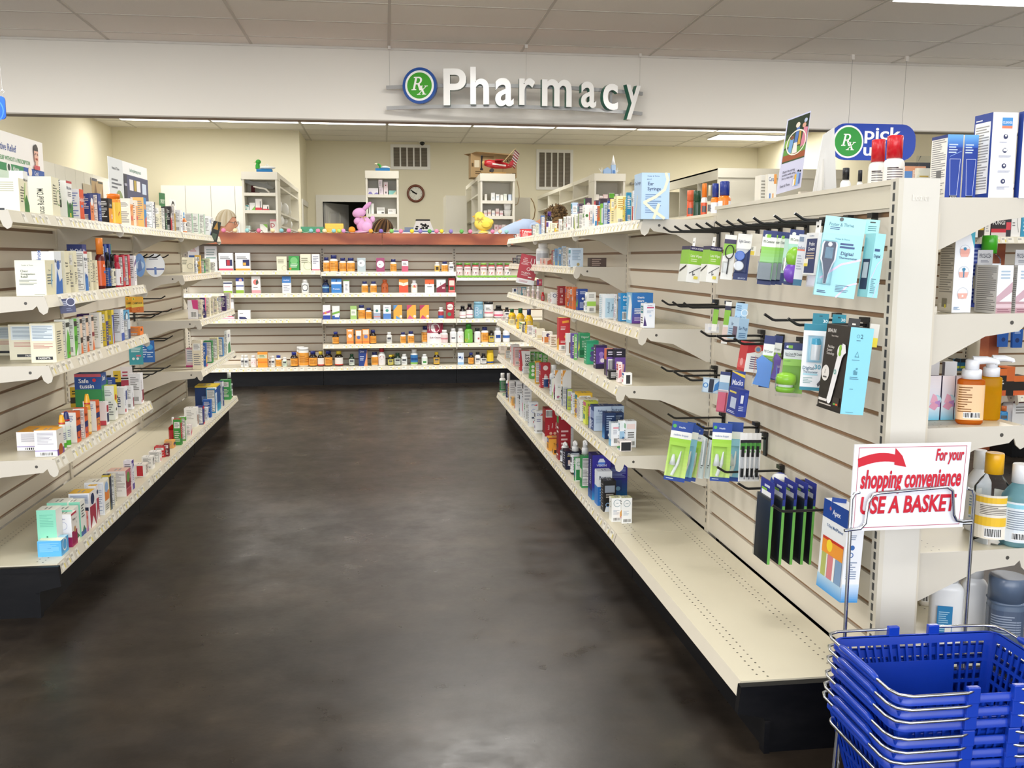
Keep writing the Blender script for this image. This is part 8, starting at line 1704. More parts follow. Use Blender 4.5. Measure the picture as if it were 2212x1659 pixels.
# shelf talkers and header posters
def talker(label, px0, px1, py0, py1, X, col, ops, roll=0., name='shelf_talker', turn=0, th=.0015):
    pm, w, h, yaw = cam_face(px0, px1, py0, py1, X, turn); t = empty(name, (0, 0, 0), 0, label, 'sign')
    t.matrix_world = Matrix.Translation(pm) @ Matrix.Rotation(yaw, 4, 'Z') @ Matrix.Rotation(roll, 4, 'Y') @ Matrix.Translation((0, 0, -h/2)); card(t, w, h, col, ops, th, name='printed_card'); return t
talker('dark violet notice hanging from the second left shelf edge', 130, 161, 645, 676, -1.04, '#55587c', 'o .75 .75 .3 #eef .8;l .1 .5 .5 .85 3 #c8cce4;l .4 .9 .1 .35 2 #8a90b4', -.1)
talker('red pain-reliever notice with a white stethoscope hanging off the second right shelf', 1120, 1159, 551, 614, .88, '#b23442', 'b 0 .17 #eceef2;t HIGH .3 .87 .035 #f4e8e8 .4;t BLOOD .3 .81 .035 #f4e8e8 .4;t PRESSURE? .35 .75 .035 #f4e8e8 .5;l .1 .5 .64 .71 2 #e8c4c8;k #f4ecec .03 .62 .9 .6 .75 .7 .66 .8 .75 .78 .9;k #f4ecec .03 .7 .66 .7 .56;o .55 .52 .1 #f4ecec .75;o .78 .54 .1 #f4ecec .75;k #f4ecec .025 .7 .56 .6 .5;k #f4ecec .025 .7 .56 .8 .52;t TYLENOL .45 .38 .055 #f6f0f0 .6;l .2 .65 .28 .33 2 #e8c4c8;r .6 .8 .23 .27 #f0e0e0;l .15 .85 .05 .12 2 #c8909c', .2)
talker('small pink and violet card standing under the red notice', 1159, 1171, 603, 617, 1.0, '#d8506c', 'r .1 .4 .1 .9 #6a5aa8;c .65 .5 .2 #f0b8c4')
talker('black and gold card hanging at the far end of the top left shelf', 457, 473, 478, 522, -1.13, '#23261f', 'p #b88a3a .2 .6 .8 .6 .5 1;r .2 .8 .1 .4 #4a5a48', .25)
# posters on the top left shelf
def poster(label, y0, y1, z0, zt0, zt1, X, col, ops, lean=.0):
    t = empty('header_poster', (X, y0, z0), R90, label, 'poster'); w = y1-y0; h = max(zt0, zt1)-z0
    g = MB(); v = [(0, 0, 0), (w, 0, 0), (w, 0, zt1-z0), (0, 0, zt0-z0)]; g.add(v+[(a, .003, c) for a, b, c in v], [(0, 1, 2, 3), (7, 6, 5, 4), (0, 4, 5, 1), (1, 5, 6, 2), (2, 6, 7, 3), (3, 7, 4, 0)], col)
    art(g, ops, w, h, lambda u, q, k: (w*u, -.0004-EPS*k, (zt0-z0+(zt1-zt0)*u)*q)); g.build('printed_board', 'card', t); return t
XP = -1.385
def YX(px, py, X=XP): v = ray(px, py); return v.y*X/v.x, EYE+v.z*X/v.x
ya, za = YX(-60, 262); yb, zb = YX(91, 309)
poster('white poster reading Effective Relief with a suffering cartoon man, top left shelf', ya, yb, 1.303, za, zb, XP, '#f1f0ee', 't Effective_Relief .40 .83 .085 #2f4f9c .68;t PHARMACY_FOR_RELIEF_WITHOUT_A_PRESCRIPTION .42 .70 .05 #4f9a5c .70;r 0 .66 .55 .64 #2f8a56;r .66 1 .55 .64 #2f5aa8;c .44 .595 .035 #f0f4f0;c .44 .595 .02 #3a4a44;t Allergy .54 .595 .05 #eef6f0 .2;c .76 .6 .03 #f4e8d8;t Cold .86 .595 .05 #eef2fa .14;r 0 .66 0 .55 #cfe4d4;r .66 1 0 .55 #b4bfdc;r .45 .53 .42 .52 #c84a3c;r .46 .52 .44 .48 #e8d84a;r .56 .62 .42 .5 #3a6aac;r .68 .75 .34 .52 #b8303c;t Advil .715 .43 .03 #fff .06;r .8 .87 .4 .5 #eef0f2;r .74 .82 .18 .34 #e8a03c;r .44 .54 .1 .3 #e8ecd8;r .58 .64 .1 .35 #3f8a5a;r .86 .95 .1 .3 #dfe2ec;r .84 .9 .86 .92 #3a3533;c .865 .88 .035 #3a3533;p #e8b8a4 .835 .74 .895 .74 .9 .87 .83 .87;k #4a3530 .008 .84 .82 .855 .84;k #4a3530 .008 .89 .82 .875 .84;k #a8503c .012 .85 .77 .88 .77;r .845 .885 .67 .74 #e8b8a4;r .82 .91 .64 .69 #c8505a')
ya, za = YX(233, 337); yb, zb = YX(317, 364)
poster('grey and white poster with a dark product grid farther along the top left shelf', ya, yb, 1.303, za, zb, XP, '#eceeef', 'r 0 .33 0 1 #d8dde0;r 0 .33 0 .38 #7f8a70;c .22 .35 .1 #8a9a6a;p #6a4a3a .12 0 .3 0 .28 .3 .2 .34;t Foster_&_Thrive .16 .86 .04 #5a5f66 .24;l .05 .28 .56 .72 3 #6a6f76;t be_the_pharmacy_trusts .66 .9 .05 #5a8a78 .6;r .34 1 0 .82 #4f5370;r .34 .42 0 .82 #3c3f4c;r .48 .58 .6 .76 #e8e6ec;r .6 .66 .6 .76 #b8a04a;r .67 .77 .6 .76 #e8e6ec;r .82 .94 .58 .74 #c8d4e8;r .48 .6 .33 .5 #e8dce0;r .64 .76 .33 .5 #e8dce0;r .82 .94 .3 .46 #7a4a5a;r .48 .6 .08 .26 #dfe2e8;r .64 .76 .08 .26 #dfe2e8;l .345 .41 .62 .7 1 #aab')
ya, za = YX(344, 416); yb, zb = YX(356, 418)
poster('small green card standing behind the dark green carton, top left shelf', ya, yb, 1.303, za, zb, XP, '#2f6e42', 't SPORT .5 .8 .1 #e8f0e0 .8;c .5 .4 .3 #6a9a3c;c .5 .4 .15 #c84a3c')
ya, za = YX(366, 427); yb, zb = YX(380, 432)
poster('small white card with a black number, top left shelf', ya, yb, 1.303, za, zb, XP, '#e8e8e6', 'o .5 .7 .3 #3a3a3c .7;l .2 .8 .1 .3 2 #888')
# ================================================================== FAR SIDE OF THE RIGHT RUN
def far_goods(kind, label, xl, xm, xr, py0, py1, Y, z, cF, cS, F='', Sd='', T='', style='pill'):
    """cartons: the -X face spans xl..xm, the -Y face xm..xr; bottles span xl..xr"""
    if kind == 'c':
        A = solve(lambda x: pix((x, Y, z))[0], xm, 1, 4); B = solve(lambda x: pix((x, Y, z))[0], xr, A, A+1); Yd = solve(lambda y: pix((A, y, z))[0], xl, Y, Y+1.2) if xl < xm-1 else Y+.1
        h = solve(lambda q: -pix((A, Y, q))[1], -py0, z, z+.6)-z; g = MB()
        printed_box(g, A, B, Y, Yd, 0, h, cF, {'L': F, 'F': Sd, 'T': T}, 0, [cS, cF, cF, cF, cF, cF]); c = Vector(((A+B)/2, (Y+Yd)/2, 0)); g.v = [(v[0]-c.x, v[1]-c.y, v[2]) for v in g.v]
        return tag(g.build('skincare_carton', 'card', None, (c.x, c.y, z)), label, 'carton')
    A = solve(lambda x: pix((x, Y, z))[0], xl, 1, 4); B = solve(lambda x: pix((x, Y, z))[0], xr, A, A+1); h = solve(lambda q: -pix(((A+B)/2, Y, q))[1], -py0, z, z+.6)-z; w = B-A
    return bottle(kind, label, ((A+B)/2, Y+w*.4, z), -.35, w, w*(.55 if style in ('flat', 'pump') else 1), h, cF, style, F)
FP = 'd'
# top shelf, near end
zt_ = 1.297
far_goods('c', 'tall white cleanser carton with navy side at the near right corner, left one', 2095, 2134, 2187, 242, 421, 2.06, zt_, '#27408f', '#f1f1f5', 'r .06 .9 .06 .9 #f1f1ee;l .12 .84 .1 .86 24 #9a9a98;l .1 .5 .91 .94 1 #e8e8f0', 'r .38 .8 .84 .94 #4a96d8;r .38 .8 .815 .845 #e88a6a;t CLEANSE .59 .885 .03 #f2f4fa .38;c .55 .72 .09 #3a4066;c .55 .56 .09 #3a4066;c .55 .38 .09 #3a4066;c .55 .2 .09 #3a4066;c .55 .73 .04 #f1f1f5;r .48 .62 .55 .58 #f1f1f5;c .55 .385 .04 #f1f1f5;c .55 .2 .035 #f1f1f5;l .3 .8 .645 .66 1 #9aa0b8;l .3 .8 .475 .50 2 #9aa0b8;l .3 .8 .30 .325 2 #9aa0b8;l .3 .8 .10 .14 3 #9aa0b8')
far_goods('c', 'tall white cleanser carton with navy side, right one cut by the frame', 2189, 2200, 2256, 240, 421, 2.05, zt_, '#27408f', '#f1f1f5', '', 'c .55 .72 .09 #3a4066;c .55 .56 .09 #3a4066;c .55 .38 .09 #3a4066;c .55 .2 .09 #3a4066')
far_goods('c', 'blue carton with white tube outline, left of two by the near end', 2006, 2040, 2073, 290, 424, 2.09, zt_, '#eceae4', '#233f98', 'l .06 .92 .06 .94 26 #8f8f90;b .95 1 #2a3a7c;r .4 .7 .3 .45 #6a6a6a', 's 0 1 .8 1 #2b56b8 #6fb2ea;l .1 .9 .7 .86 4 #c8d8f4;k #c8d0ee .03 .2 .62 .32 .05 .76 .05 .88 .62 .2 .62;r .3 .78 .0 .05 #15181f;t ACTION .54 .025 .025 #e8e8f0 .4;k #8fb0e8 .03 .2 .66 .9 .74')
far_goods('c', 'blue carton with white tube outline, right of two by the near end', 2071, 2076, 2106, 291, 423, 2.10, zt_, '#eceae4', '#233f98', '', 's 0 1 .8 1 #2b56b8 #6fb2ea;l .1 .9 .7 .86 4 #c8d8f4;k #c8d0ee .03 .2 .62 .32 .05 .76 .05 .88 .62 .2 .62;r .3 .78 .0 .05 #15181f')
far_goods('lotion_bottle', 'white bottle with red cap and printed back, left of two on top of the run', 1881, 1881, 1916, 300, 382, 2.56, zt_, '#f3f2ee/#c9202c/#f1efe9', '', 'l .36 .64 .3 .95 9 #77777a;r .36 .55 .95 .98 #3a3030', style='cap')
far_goods('lotion_bottle', 'white bottle with red cap and printed back, right of two on top of the run', 1915, 1915, 1956, 291, 377, 2.42, zt_, '#f3f2ee/#c9202c/#f1efe9', '', 'l .36 .64 .3 .95 9 #77777a;r .36 .55 .95 .98 #3a3030', style='cap')
g = MB().box(-.05, .05, -.03, .03, 0, .075, '#b9babc').box(-.042, .05, -.0305, -.03, .07, .145, '#1c1b1d').box(-.06, .055, -.03, .03, .072, .15, '#1f1d1f'); art(g, 'r .05 .95 .05 .95 #c98a62;r .08 .45 .2 .7 #4a7cb8;r .55 .9 .2 .7 #4a7cb8;l .46 .54 .15 .75 6 #e8d8c8', .085, .06, lambda u, v, k: (-.04+.085*u, -.0308-EPS*k, .082+.06*v));
P0 = atY(1972, 370, 2.75); tag(g.build('display_stand', 'plastic', None, (P0.x, 2.78, zt_)), 'black and grey display stand with a small orange and blue panel', 'display')
P0 = atY(1958, 370, 2.3); tag(MB().box(-.045, .045, -.04, .04, 0, .052, '#b9202c').box(-.046, .046, -.041, .041, .040, .055, '#d02a34').build('flat_box', 'plastic', None, (P0.x, 2.33, zt_)), 'low red box beside the red-capped bottles', 'box')
# crinkled clear bag
P0 = atY(2024, 370, 2.2); g = MB(); r0 = random.Random(3); n = 9; rows = []
for sgn in (-1, 1):
    for i in range(n):
        for j in range(n): u, v = j/(n-1), i/(n-1); rows.append((-.032+.064*u+.012*v+r0.uniform(-.002, .002), sgn*(.014*(1-v**2)*math.sin(PI*min(.97, max(.03, u)))+.001)+r0.uniform(-.003, .003), .115*v))
f = []
for s in range(2):
    for i in range(n-1):
        for j in range(n-1): a = s*n*n+i*n+j; f.append((a, a+1, a+n+1, a+n) if s == 0 else (a, a+n, a+n+1, a+1))
g.add(rows, f, '#e8eaec', 0, False); tag(g.build('plastic_bag', 'clear_plastic', None, (P0.x+.0, 2.26, zt_)), 'crinkled clear plastic bag standing behind the blue cartons', 'bag')
art_g = MB(); printed_box(art_g, -.02, .02, -.004, .004, 0, .085, '#e9e6d4', {'F': 'l .2 .8 .1 .8 8 #c8a84a'}); art_g.build('paper_insert', 'card', bpy.data.objects['plastic_bag'])
far_goods('tube', 'small white and black tube standing on the run top', 1817, 1817, 1838, 362, 398, 2.95, zt_, '#eeeeec/#1f2024/#ececea', '', 'x .4 .6 .2 .6', style='flat')
far_goods('tube', 'smaller white and black tube farther right on the run top', 1850, 1850, 1863, 367, 398, 2.95, zt_, '#eeeeec/#2a2b30/#ececea', '', style='flat')
P0 = atY(1860, 388, 2.9); tag(MB().ball((0, 0, .012), (.03, .02, .012), 14, 8, '#26345c').build('soap_case', 'plastic', None, (P0.x-.02, 2.8, zt_)), 'low navy case lying between the small tubes', 'case')
# photo card on its easel
YP = 3.12
pa = [atY(px, py, YP) for px, py in ((1677, 420), (1735, 404), (1758, 237), (1702, 258))]
t = empty('photo_card', (pa[0].x, YP, zt_), 0, 'leaning photo card of a family in a garden on top of the right run', 'poster'); o3 = Vector((pa[0].x, YP, zt_))
Q = [p-o3 for p in pa]; Q = [Vector((q.x, .02*(1 if i in (1, 2) else 0), q.z)) for i, q in enumerate(Q)]; Q[0].z = max(Q[0].z, 0); Q[1].z = max(Q[1].z, 0)
PB = lambda u, v, k: tuple((Q[0]*(1-u)+Q[1]*u)*(1-v)+(Q[3]*(1-u)+Q[2]*u)*v+Vector((-.3, -1, 0)).normalized()*(EPS*k+.0004))
g = MB(); g.add(Q+[q+Vector((0, .004, 0)) for q in Q], [(0, 1, 2, 3), (7, 6, 5, 4), (1, 5, 6, 2), (2, 6, 7, 3), (3, 7, 4, 0), (0, 4, 5, 1)], '#cfcfe6'); wq = (Q[1]-Q[0]).length; hq = (Q[3]-Q[0]).length
art(g, 'r .03 .97 .4 .98 #4a5a3c;r .03 .97 .78 .98 #2e3a2a;r .03 .97 .42 .5 #a05a3c;r .03 .97 .5 .58 #6a9a4c;p #8fb45c .03 .6 .3 .62 .3 .72 .03 .7;p #d8889c .72 .55 .95 .6 .95 .8 .78 .82;p #5a7ab8 .42 .62 .56 .62 .6 .84 .46 .84;p #7aa4d4 .2 .52 .36 .52 .4 .7 .24 .7;p #e8e4dc .38 .5 .6 .5 .56 .64 .42 .64;c .5 .87 .09 #e8dcc8;c .78 .84 .08 #d8a48c;c .32 .72 .07 #8a5a44;c .82 .9 .07 #b8c4d8;p #c8a050 .58 .6 .7 .6 .68 .78 .6 .78;o .52 .64 .42 #f0e8d8 .9;t Enjoy_the_spring .38 .28 .03 #3c3c50 .5;t sunshine_while_saving .4 .235 .03 #3c3c50 .56;t for_a_rainy_day .36 .19 .03 #3c3c50 .46;t Foster_&_Thrive .3 .09 .035 #3c3c50 .4;r .66 .74 .06 .2 #e8b84a;r .74 .84 .04 .22 #8fb0e0;r .84 .92 .06 .2 #6a7ab0;r .62 .68 .05 .14 #f0f0f2;c .79 .24 .035 #2a2c34;c .88 .23 .035 #2a2c34', wq, hq, PB); g.build('printed_board', 'card', t)
for x0, x1, px, py in ((1738, 1818, 1800, 275), (1752, 1775, 1766, 350), (1770, 1795, 1776, 345)):
    a, b, c = atY(x0, 405, YP+.1), atY(x1, 398, YP+.1), atY(px, py, YP+.1); z0 = zt_
    q = [Vector((a.x-o3.x, .06, 0)), Vector((b.x-o3.x, .12, 0)), Vector((c.x-o3.x+.004, .1, c.z-z0)), Vector((c.x-o3.x-(.05 if px == 1800 else .008), .07, c.z-z0-(.03 if px == 1800 else 0)))]
    MB().add(q+[v+Vector((0, .003, 0)) for v in q], [(0, 1, 2, 3), (7, 6, 5, 4), (0, 4, 5, 1), (1, 5, 6, 2), (2, 6, 7, 3), (3, 7, 4, 0)], '#f2f1ee').build('easel_flap', 'card', t)
far_goods('c', 'grey fine-print carton leaning pair, left, behind the photo card', 1628, 1640, 1656, 378, 430, 3.62, zt_, '#dcd9d0', '#e9e7e0', '', 'l .1 .9 .1 .9 12 #9a9890')
far_goods('c', 'white skincare carton with an orange stripe behind the photo card', 1650, 1656, 1674, 376, 426, 3.56, zt_, '#d8d5cc', '#f2f1ec', '', 't Cera .4 .9 .09 #3a5a8c .6;r .2 .34 .2 .6 #4a7ac8;r .55 .7 .1 .6 #f0b06a;p #f0a04a .7 .8 1 .8 1 1 .7 1')
for n, (nm, a, b, py0, Y, c, st, ops, lb) in enumerate((('deodorant_stick', 1485, 1499, 411, 4.3, '#e2603a/#e06a44/#e2603a', 'stick', '', 'coral red deodorant stick on top of the run'), ('deodorant_stick', 1499, 1514, 412, 4.22, '#1f4a34/#1f4a34/#1f4a34', 'stick', 't MEN .5 .3 .2 #dfe8d8 .3', 'dark green deodorant stick on top of the run'), ('sunscreen_spray', 1515, 1528, 396, 4.15, '#f0eee8/#f07f22/#e8603a', 'cap', '', 'white and orange spray with tall orange cap'), ('clear_bottle', 1528, 1537, 400, 4.1, '@c/#e8e4c8/#d8d8c0', 'flat', '', 'clear slim bottle between the orange bottles'), ('sunscreen_bottle', 1537, 1555, 396, 4.05, '#f08322/#22388f/#e9ebf2', 'cap', 'l .1 .4 .1 .9 6 #8a90b0', 'orange sunscreen bottle with blue cap, left of two'), ('sunscreen_bottle', 1554, 1580, 391, 4.0, '#f08322/#22388f/#e9ebf2', 'cap', 'l .1 .4 .1 .9 6 #8a90b0;r .45 .62 0 1 #f08322', 'orange sunscreen bottle with blue cap, right of two'))):
    far_goods(nm, lb, a, a, b, py0, 450, Y, zt_, c, '', ops, style=st)
P0 = atY(1592, 432, 4.0)
for k in range(3): tag(MB().lathe([(.006, 0), (.006, .03+.006*(k % 2)), (.004, .036+.006*(k % 2))], 10, '#1f2622').build('roll_on', 'plastic', None, (P0.x+.03*k-.02, 4.1+.03*k, zt_)), 'tiny dark bottle cap right of the orange bottles, %s of three' % ORD[k], 'bottle')
# second shelf
far_goods('c', 'tall white skincare carton with turquoise corner beside the end upright', 2024, 2055, 2096, 483, 657, 2.12, 1.03, '#cfc9bc', '#f2f3f7', 'l .06 .94 .22 .92 26 #8f8a80;r .1 .9 .02 .1 #ddd8cc;r .3 .65 .06 .16 #8a8574;r .5 .6 .05 .09 #e8dc4a', 'p #4fb4cc .62 1 1 1 1 .72;t Cera .32 .955 .05 #2f6a84 .44;t Ve .76 .955 .05 #f2f6fa .24;l .1 .55 .915 .92 1 #9ab;o .5 .70 .28 #b4c0d0 .95;p #eeb4a8 .26 .66 .74 .66 .68 .63 .32 .63;p #e8a89c .26 .72 .74 .72 .74 .66 .26 .66;c .5 .72 .08 #3a86b0;o .5 .46 .28 #b4c0d0 .95;p #eeb4a8 .24 .46 .76 .46 .7 .4 .3 .4;r .47 .53 .4 .48 #3a86b0;c .5 .49 .08 #3a86b0;o .5 .22 .28 #b4c0d0 .95;p #eeb4a8 .24 .22 .76 .22 .7 .16 .3 .16;c .5 .19 .05 #f2f6fa;l .06 .4 .03 .07 3 #5a84b0')
far_goods('c', 'royal blue carton behind the white skincare carton', 2088, 2092, 2124, 527, 640, 2.34, 1.03, '#22348a', '#2a3f9c', '', 'l .1 .9 .1 .95 14 #8f9cd4;r .2 .45 .3 .5 #d8d4c0')
far_goods('toner_bottle', 'clear bottle with a bright green cap behind the grey cartons', 2118, 2118, 2163, 508, 655, 2.3, 1.03, '@c/#46b028/#e6ecf4', '', 'l .3 .7 .3 .95 8 #8a94a8;c .5 .2 .06 #2a4a8c', style='flat')
for n, (a, b, c) in enumerate(((2104, 2150, 2183), (2184, 2192, 2226))):
    t = far_goods('c', 'grey fine-print carton with a rosy landscape front, %s' % ('left of two', 'right one cut by the frame')[n], a, b, c, 573, 667, 2.07, 1.03, '#c9c7c4', '#eceef2', 'l .06 .94 .04 .96 22 #7f7d7c', 'p #c9a8b4 0 .2 1 .45 1 .66 0 .35;b 0 .25 #b8949c;b .12 .2 #d8c0c8;l .2 .8 .7 .9 3 #a8bcd0;l .1 .9 .02 .1 2 #8a5a6a')
    me = t; g = MB(); bb = t.bound_box; x0, x1 = min(q[0] for q in bb), max(q[0] for q in bb); y0 = max(q[1] for q in bb); zz = max(q[2] for q in bb)
    printed_box(g, x0, x1, y0-.0015, y0, zz, zz+.036, '#b9b9bc', {'F': 't PROSACEA .5 .62 .3 #3a3d4a .8;l .2 .8 .15 .35 2 #6a6d78'}); g.build('lid_flap', 'card', t)
# third shelf
for n, (a, b, c) in enumerate(((1994, 2001, 2028), (2026, 2031, 2058), (2056, 2060, 2087))):
    far_goods('c', 'slim white carton with a pastel lotus print, %s from the left' % ORD[n], a, b, c, 812, 909, 2.16, .762, '#4a4668', '#e6dfe6', '', 's 0 1 0 .3 #6fc0e0 #d8e4f0;s 0 1 .3 1 #d4dcec #efe6ea;c .7 .45 .4 #a8d4e4;c .7 .45 .3 #c4dcea;p #e0a8c0 .2 .4 .9 .35 .7 .55 .4 .6;p #b48cc8 .4 .3 1 .3 1 .45 .6 .42;p #d89cb8 .1 .3 .6 .22 .9 .34 .4 .42', 'l .1 .9 .1 .9 2 #8a84b0')
for n, (a, b, c) in enumerate(((2000, 2006, 2024), (2030, 2036, 2062))):
    far_goods('c', 'white carton standing behind the lotus cartons, %s of two' % ('left', 'right')[n], a, b, c, 782, 880, 2.34, .762, '#8a8798', '#f0f0f6', '', '')
far_goods('pump_bottle', 'orange gel pump bottle on the third far-side shelf', 2080, 2080, 2131, 776, 923, 2.08, .762, '@a/#f0f2f8/#f0c89c', '', 'l .3 .5 .2 .95 11 #8a5a2a;x .42 .6 .05 .22', style='pump')
far_goods('pump_bottle', 'yellow gel pump bottle behind the orange one', 2125, 2125, 2167, 772, 922, 2.13, .762, '@y/#f0f2f8/', '', style='pump')
# fourth shelf
far_goods('lotion_bottle', 'white lotion bottle standing behind the sign', 2096, 2096, 2143, 976, 1136, 2.2, .458, '#f2f3f5/#f4f5f7/#eef2f6', '', 'l .34 .6 .2 .8 8 #8fb0d0;r .34 .42 .3 .5 #e8dc8a', style='round')
far_goods('mouthwash_bottle', 'clear bottle with a yellow cap and printed label', 2121, 2121, 2189, 984, 1156, 2.09, .458, '@c/#f0b41c/#efe9dc', '', 'b .82 .95 #f0c43a;l .34 .62 .55 .78 6 #77706a;b .3 .5 #f0c43a;x .4 .56 .04 .26', style='round')
far_goods('mouthwash_bottle', 'pale blue bottle with a white cap at the frame edge', 2181, 2181, 2246, 1008, 1176, 2.06, .458, '@b/#f4f5f8/#e6eef6', '', 'b .85 .95 #8fd0e4;l .34 .6 .3 .8 9 #8a98a8;x .4 .56 .06 .24', style='round')
# bottom deck on the far side
far_goods('bath_bottle', 'tall white bath bottle with a blue back label, left of two', 2021, 2021, 2085, 1214, 1378, 2.12, .171, '#f1f2f4/#f5f6f8/', '', style='flat')
o = [o for o in bpy.data.objects if o.name.startswith('bath_bottle')][-1]; g = MB(); printed_box(g, -.022, .014, 0, .0006, .03, .12, '#2f84bc', {'F': 'b 0 .2 #16181c;l .1 .8 .25 .85 10 #a8d4ee;r .55 .95 .12 .45 #f2f2ee'}); g.build('back_label', 'card', o, (-.003, -.0262, 0))
far_goods('bath_bottle', 'tall white bath bottle, right of two behind the stand post', 2085, 2085, 2134, 1206, 1378, 2.16, .171, '#f1f2f4/#f5f6f8/', '', style='flat')
far_goods('bath_bottle', 'beige bottle with a bar-coded back label near the end upright', 1996, 1996, 2032, 1232, 1330, 2.42, .171, '#e9e4dc/#eeeae2/#efeae2', '', 'l .3 .6 .6 .9 4 #777;x .34 .6 .1 .4', style='flat')
far_goods('bath_bottle', 'beige bottle half hidden by the end upright', 1970, 1970, 1998, 1232, 1325, 2.46, .171, '#e6e1d8/#ece8e0/#efeae2', '', 'l .4 .62 .6 .9 4 #777', style='flat')
far_goods('wash_bottle', 'grey-blue flat body-wash bottle standing upside down at the right edge', 2150, 2150, 2216, 1252, 1395, 2.06, .171, '#5a6a82/#55647c/#4f5c74', '', 'l .3 .6 .4 .9 9 #94a0b4;x .34 .56 .05 .25', style='stick')
# ================================================================== BASKET STACK AND SIGN
ZR = .36; BW, BD, BH = .362, .272, .20; BC = Vector((1.108, 1.672, 0)); BROT = -.02
def basket_body():
    g = MB(); top = (BW/2, BD/2); bot = (BW/2-.045, BD/2-.04)
    def wall(p0, p1, q0, q1, n, rows, skip=None):
        # p: top edge ends, q: bottom edge ends; n columns of slots
        P = lambda u, v: Vector(q0).lerp(Vector(q1), u).lerp(Vector(p0).lerp(Vector(p1), u), v)
        rs = [0, .08]+sum([[.08+(.84/rows)*(i)+.035, .08+(.84/rows)*(i+1)-.0] for i in range(rows)], [])+[1]
        us = [0, .045]; d = .91/n
        for i in range(n): us += [.045+d*i+d*.28, .045+d*(i+1)]
        us += [1]
        for i in range(len(us)-1):
            for j in range(len(rs)-1):
                hole = (i >= 2 and i % 2 == 0 and i < len(us)-2) and (j >= 2 and j % 2 == 0 and j < len(rs)-2)
                if hole and not (skip and skip(us[i], rs[j])): continue
                g.add([P(us[i], rs[j]), P(us[i+1], rs[j]), P(us[i+1], rs[j+1]), P(us[i], rs[j+1])], [(0, 1, 2, 3)], '#1238a6')
    c = lambda s, x, y, z: (s[0]*x, s[1]*y, z)
    solid = lambda u, v: .22 < u < .78 and .3 < v < .62
    for a, b, n, sk in (((-1, -1), (1, -1), 18, solid), ((1, -1), (1, 1), 12, None), ((1, 1), (-1, 1), 18, solid), ((-1, 1), (-1, -1), 12, None)):
        wall(c(top, *a, 0), c(top, *b, 0), c(bot, *a, -BH), c(bot, *b, -BH), n, 4, sk)
    g.add([c(bot, -1, -1, -BH), c(bot, 1, -1, -BH), c(bot, 1, 1, -BH), c(bot, -1, 1, -BH)], [(0, 1, 2, 3)], '#1238a6')
    return g
def rounded_loop(w, d, z, r=.03, n=5):
    out = []
    for cx, cy, a0 in ((w-r, d-r, 0), (-w+r, d-r, PI/2), (-w+r, -d+r, PI), (w-r, -d+r, 1.5*PI)): out += [(cx+r*math.cos(a0+PI/2*i/n), cy+r*math.sin(a0+PI/2*i/n), z) for i in range(n+1)]
    return out
def make_basket(label, z, dx=0, dy=0):
    t = empty('shopping_basket', (BC.x+dx, BC.y+dy, z), BROT, label, 'basket', 'stacked blue baskets')
    b = basket_body().build('basket_shell', 'plastic', t); so = b.modifiers.new('wall', 'SOLIDIFY'); so.thickness = .0028; so.offset = 0
    g = MB(); L = rounded_loop(BW/2+.004, BD/2+.004, 0, .028); n = len(L)
    for a, b2, c in ((.002, -.014, 0),):
        v = [(x, y, .003) for x, y, _ in L]+[(x*1.014, y*1.018, .001) for x, y, _ in L]+[(x*1.02, y*1.025, -.013) for x, y, _ in L]+[(x*.985, y*.98, .002) for x, y, _ in L]
        f = []
        for i in range(n):
            j = (i+1) % n; f += [(i, j, n+j, n+i), (n+i, n+j, 2*n+j, 2*n+i), (3*n+i, 3*n+j, j, i)]
        g.add(v, f, '#133aac', 0, True)
    g.build('rim', 'plastic', t)
    for s in (-1, 1):                       # each handle lies folded down along one short side
        xe = s*(BW/2+.014); xi = s*.045; yy = BD/2+.012
        p = [(xi, -yy+.006, .012), (xi, -yy, .013), (s*.06, -yy-.004, .011), (xe-s*.03, -yy-.004, .010), (xe-s*.008, -yy+.006, .010), (xe, -yy+.03, .010), (xe, yy-.03, .010), (xe-s*.008, yy-.006, .010), (xe-s*.03, yy+.004, .010), (s*.06, yy+.004, .011), (xi, yy, .013), (xi, yy-.006, .012)]
        hd = MB().tube(p, .0032, 8, '#d8d4cc').build('handle', 'chrome', t)
        MB().tube([(xe, -.075, .010), (xe, -.07, .010), (xe, -.055, .0115), (xe, .055, .0115), (xe, .07, .010), (xe, .075, .010)], [.005, .0065, .0075, .0075, .0065, .005], 10, '#173fae').build('grip', 'plastic', hd)
    for sx in (-1, 1):
        for sy in (-1, 1): MB().box(sx*.045-.012, sx*.045+.012, sy*(BD/2+.009)-.006, sy*(BD/2+.009)+.006, -.012, .020, '#133aac').build('handle_lug', 'plastic', t, bevel=.002)
    return t
zs = [ZR, ZR-.027, ZR-.052, ZR-.085, ZR-.112, ZR-.134]
for n, z in enumerate(zs):
    make_basket('blue shopping basket with wire handles, %s in the stack' % ('topmost', 'second from the top', 'third from the top', 'fourth from the top', 'fifth from the top', 'lowest')[n], z, -.001*n, .0015*n)
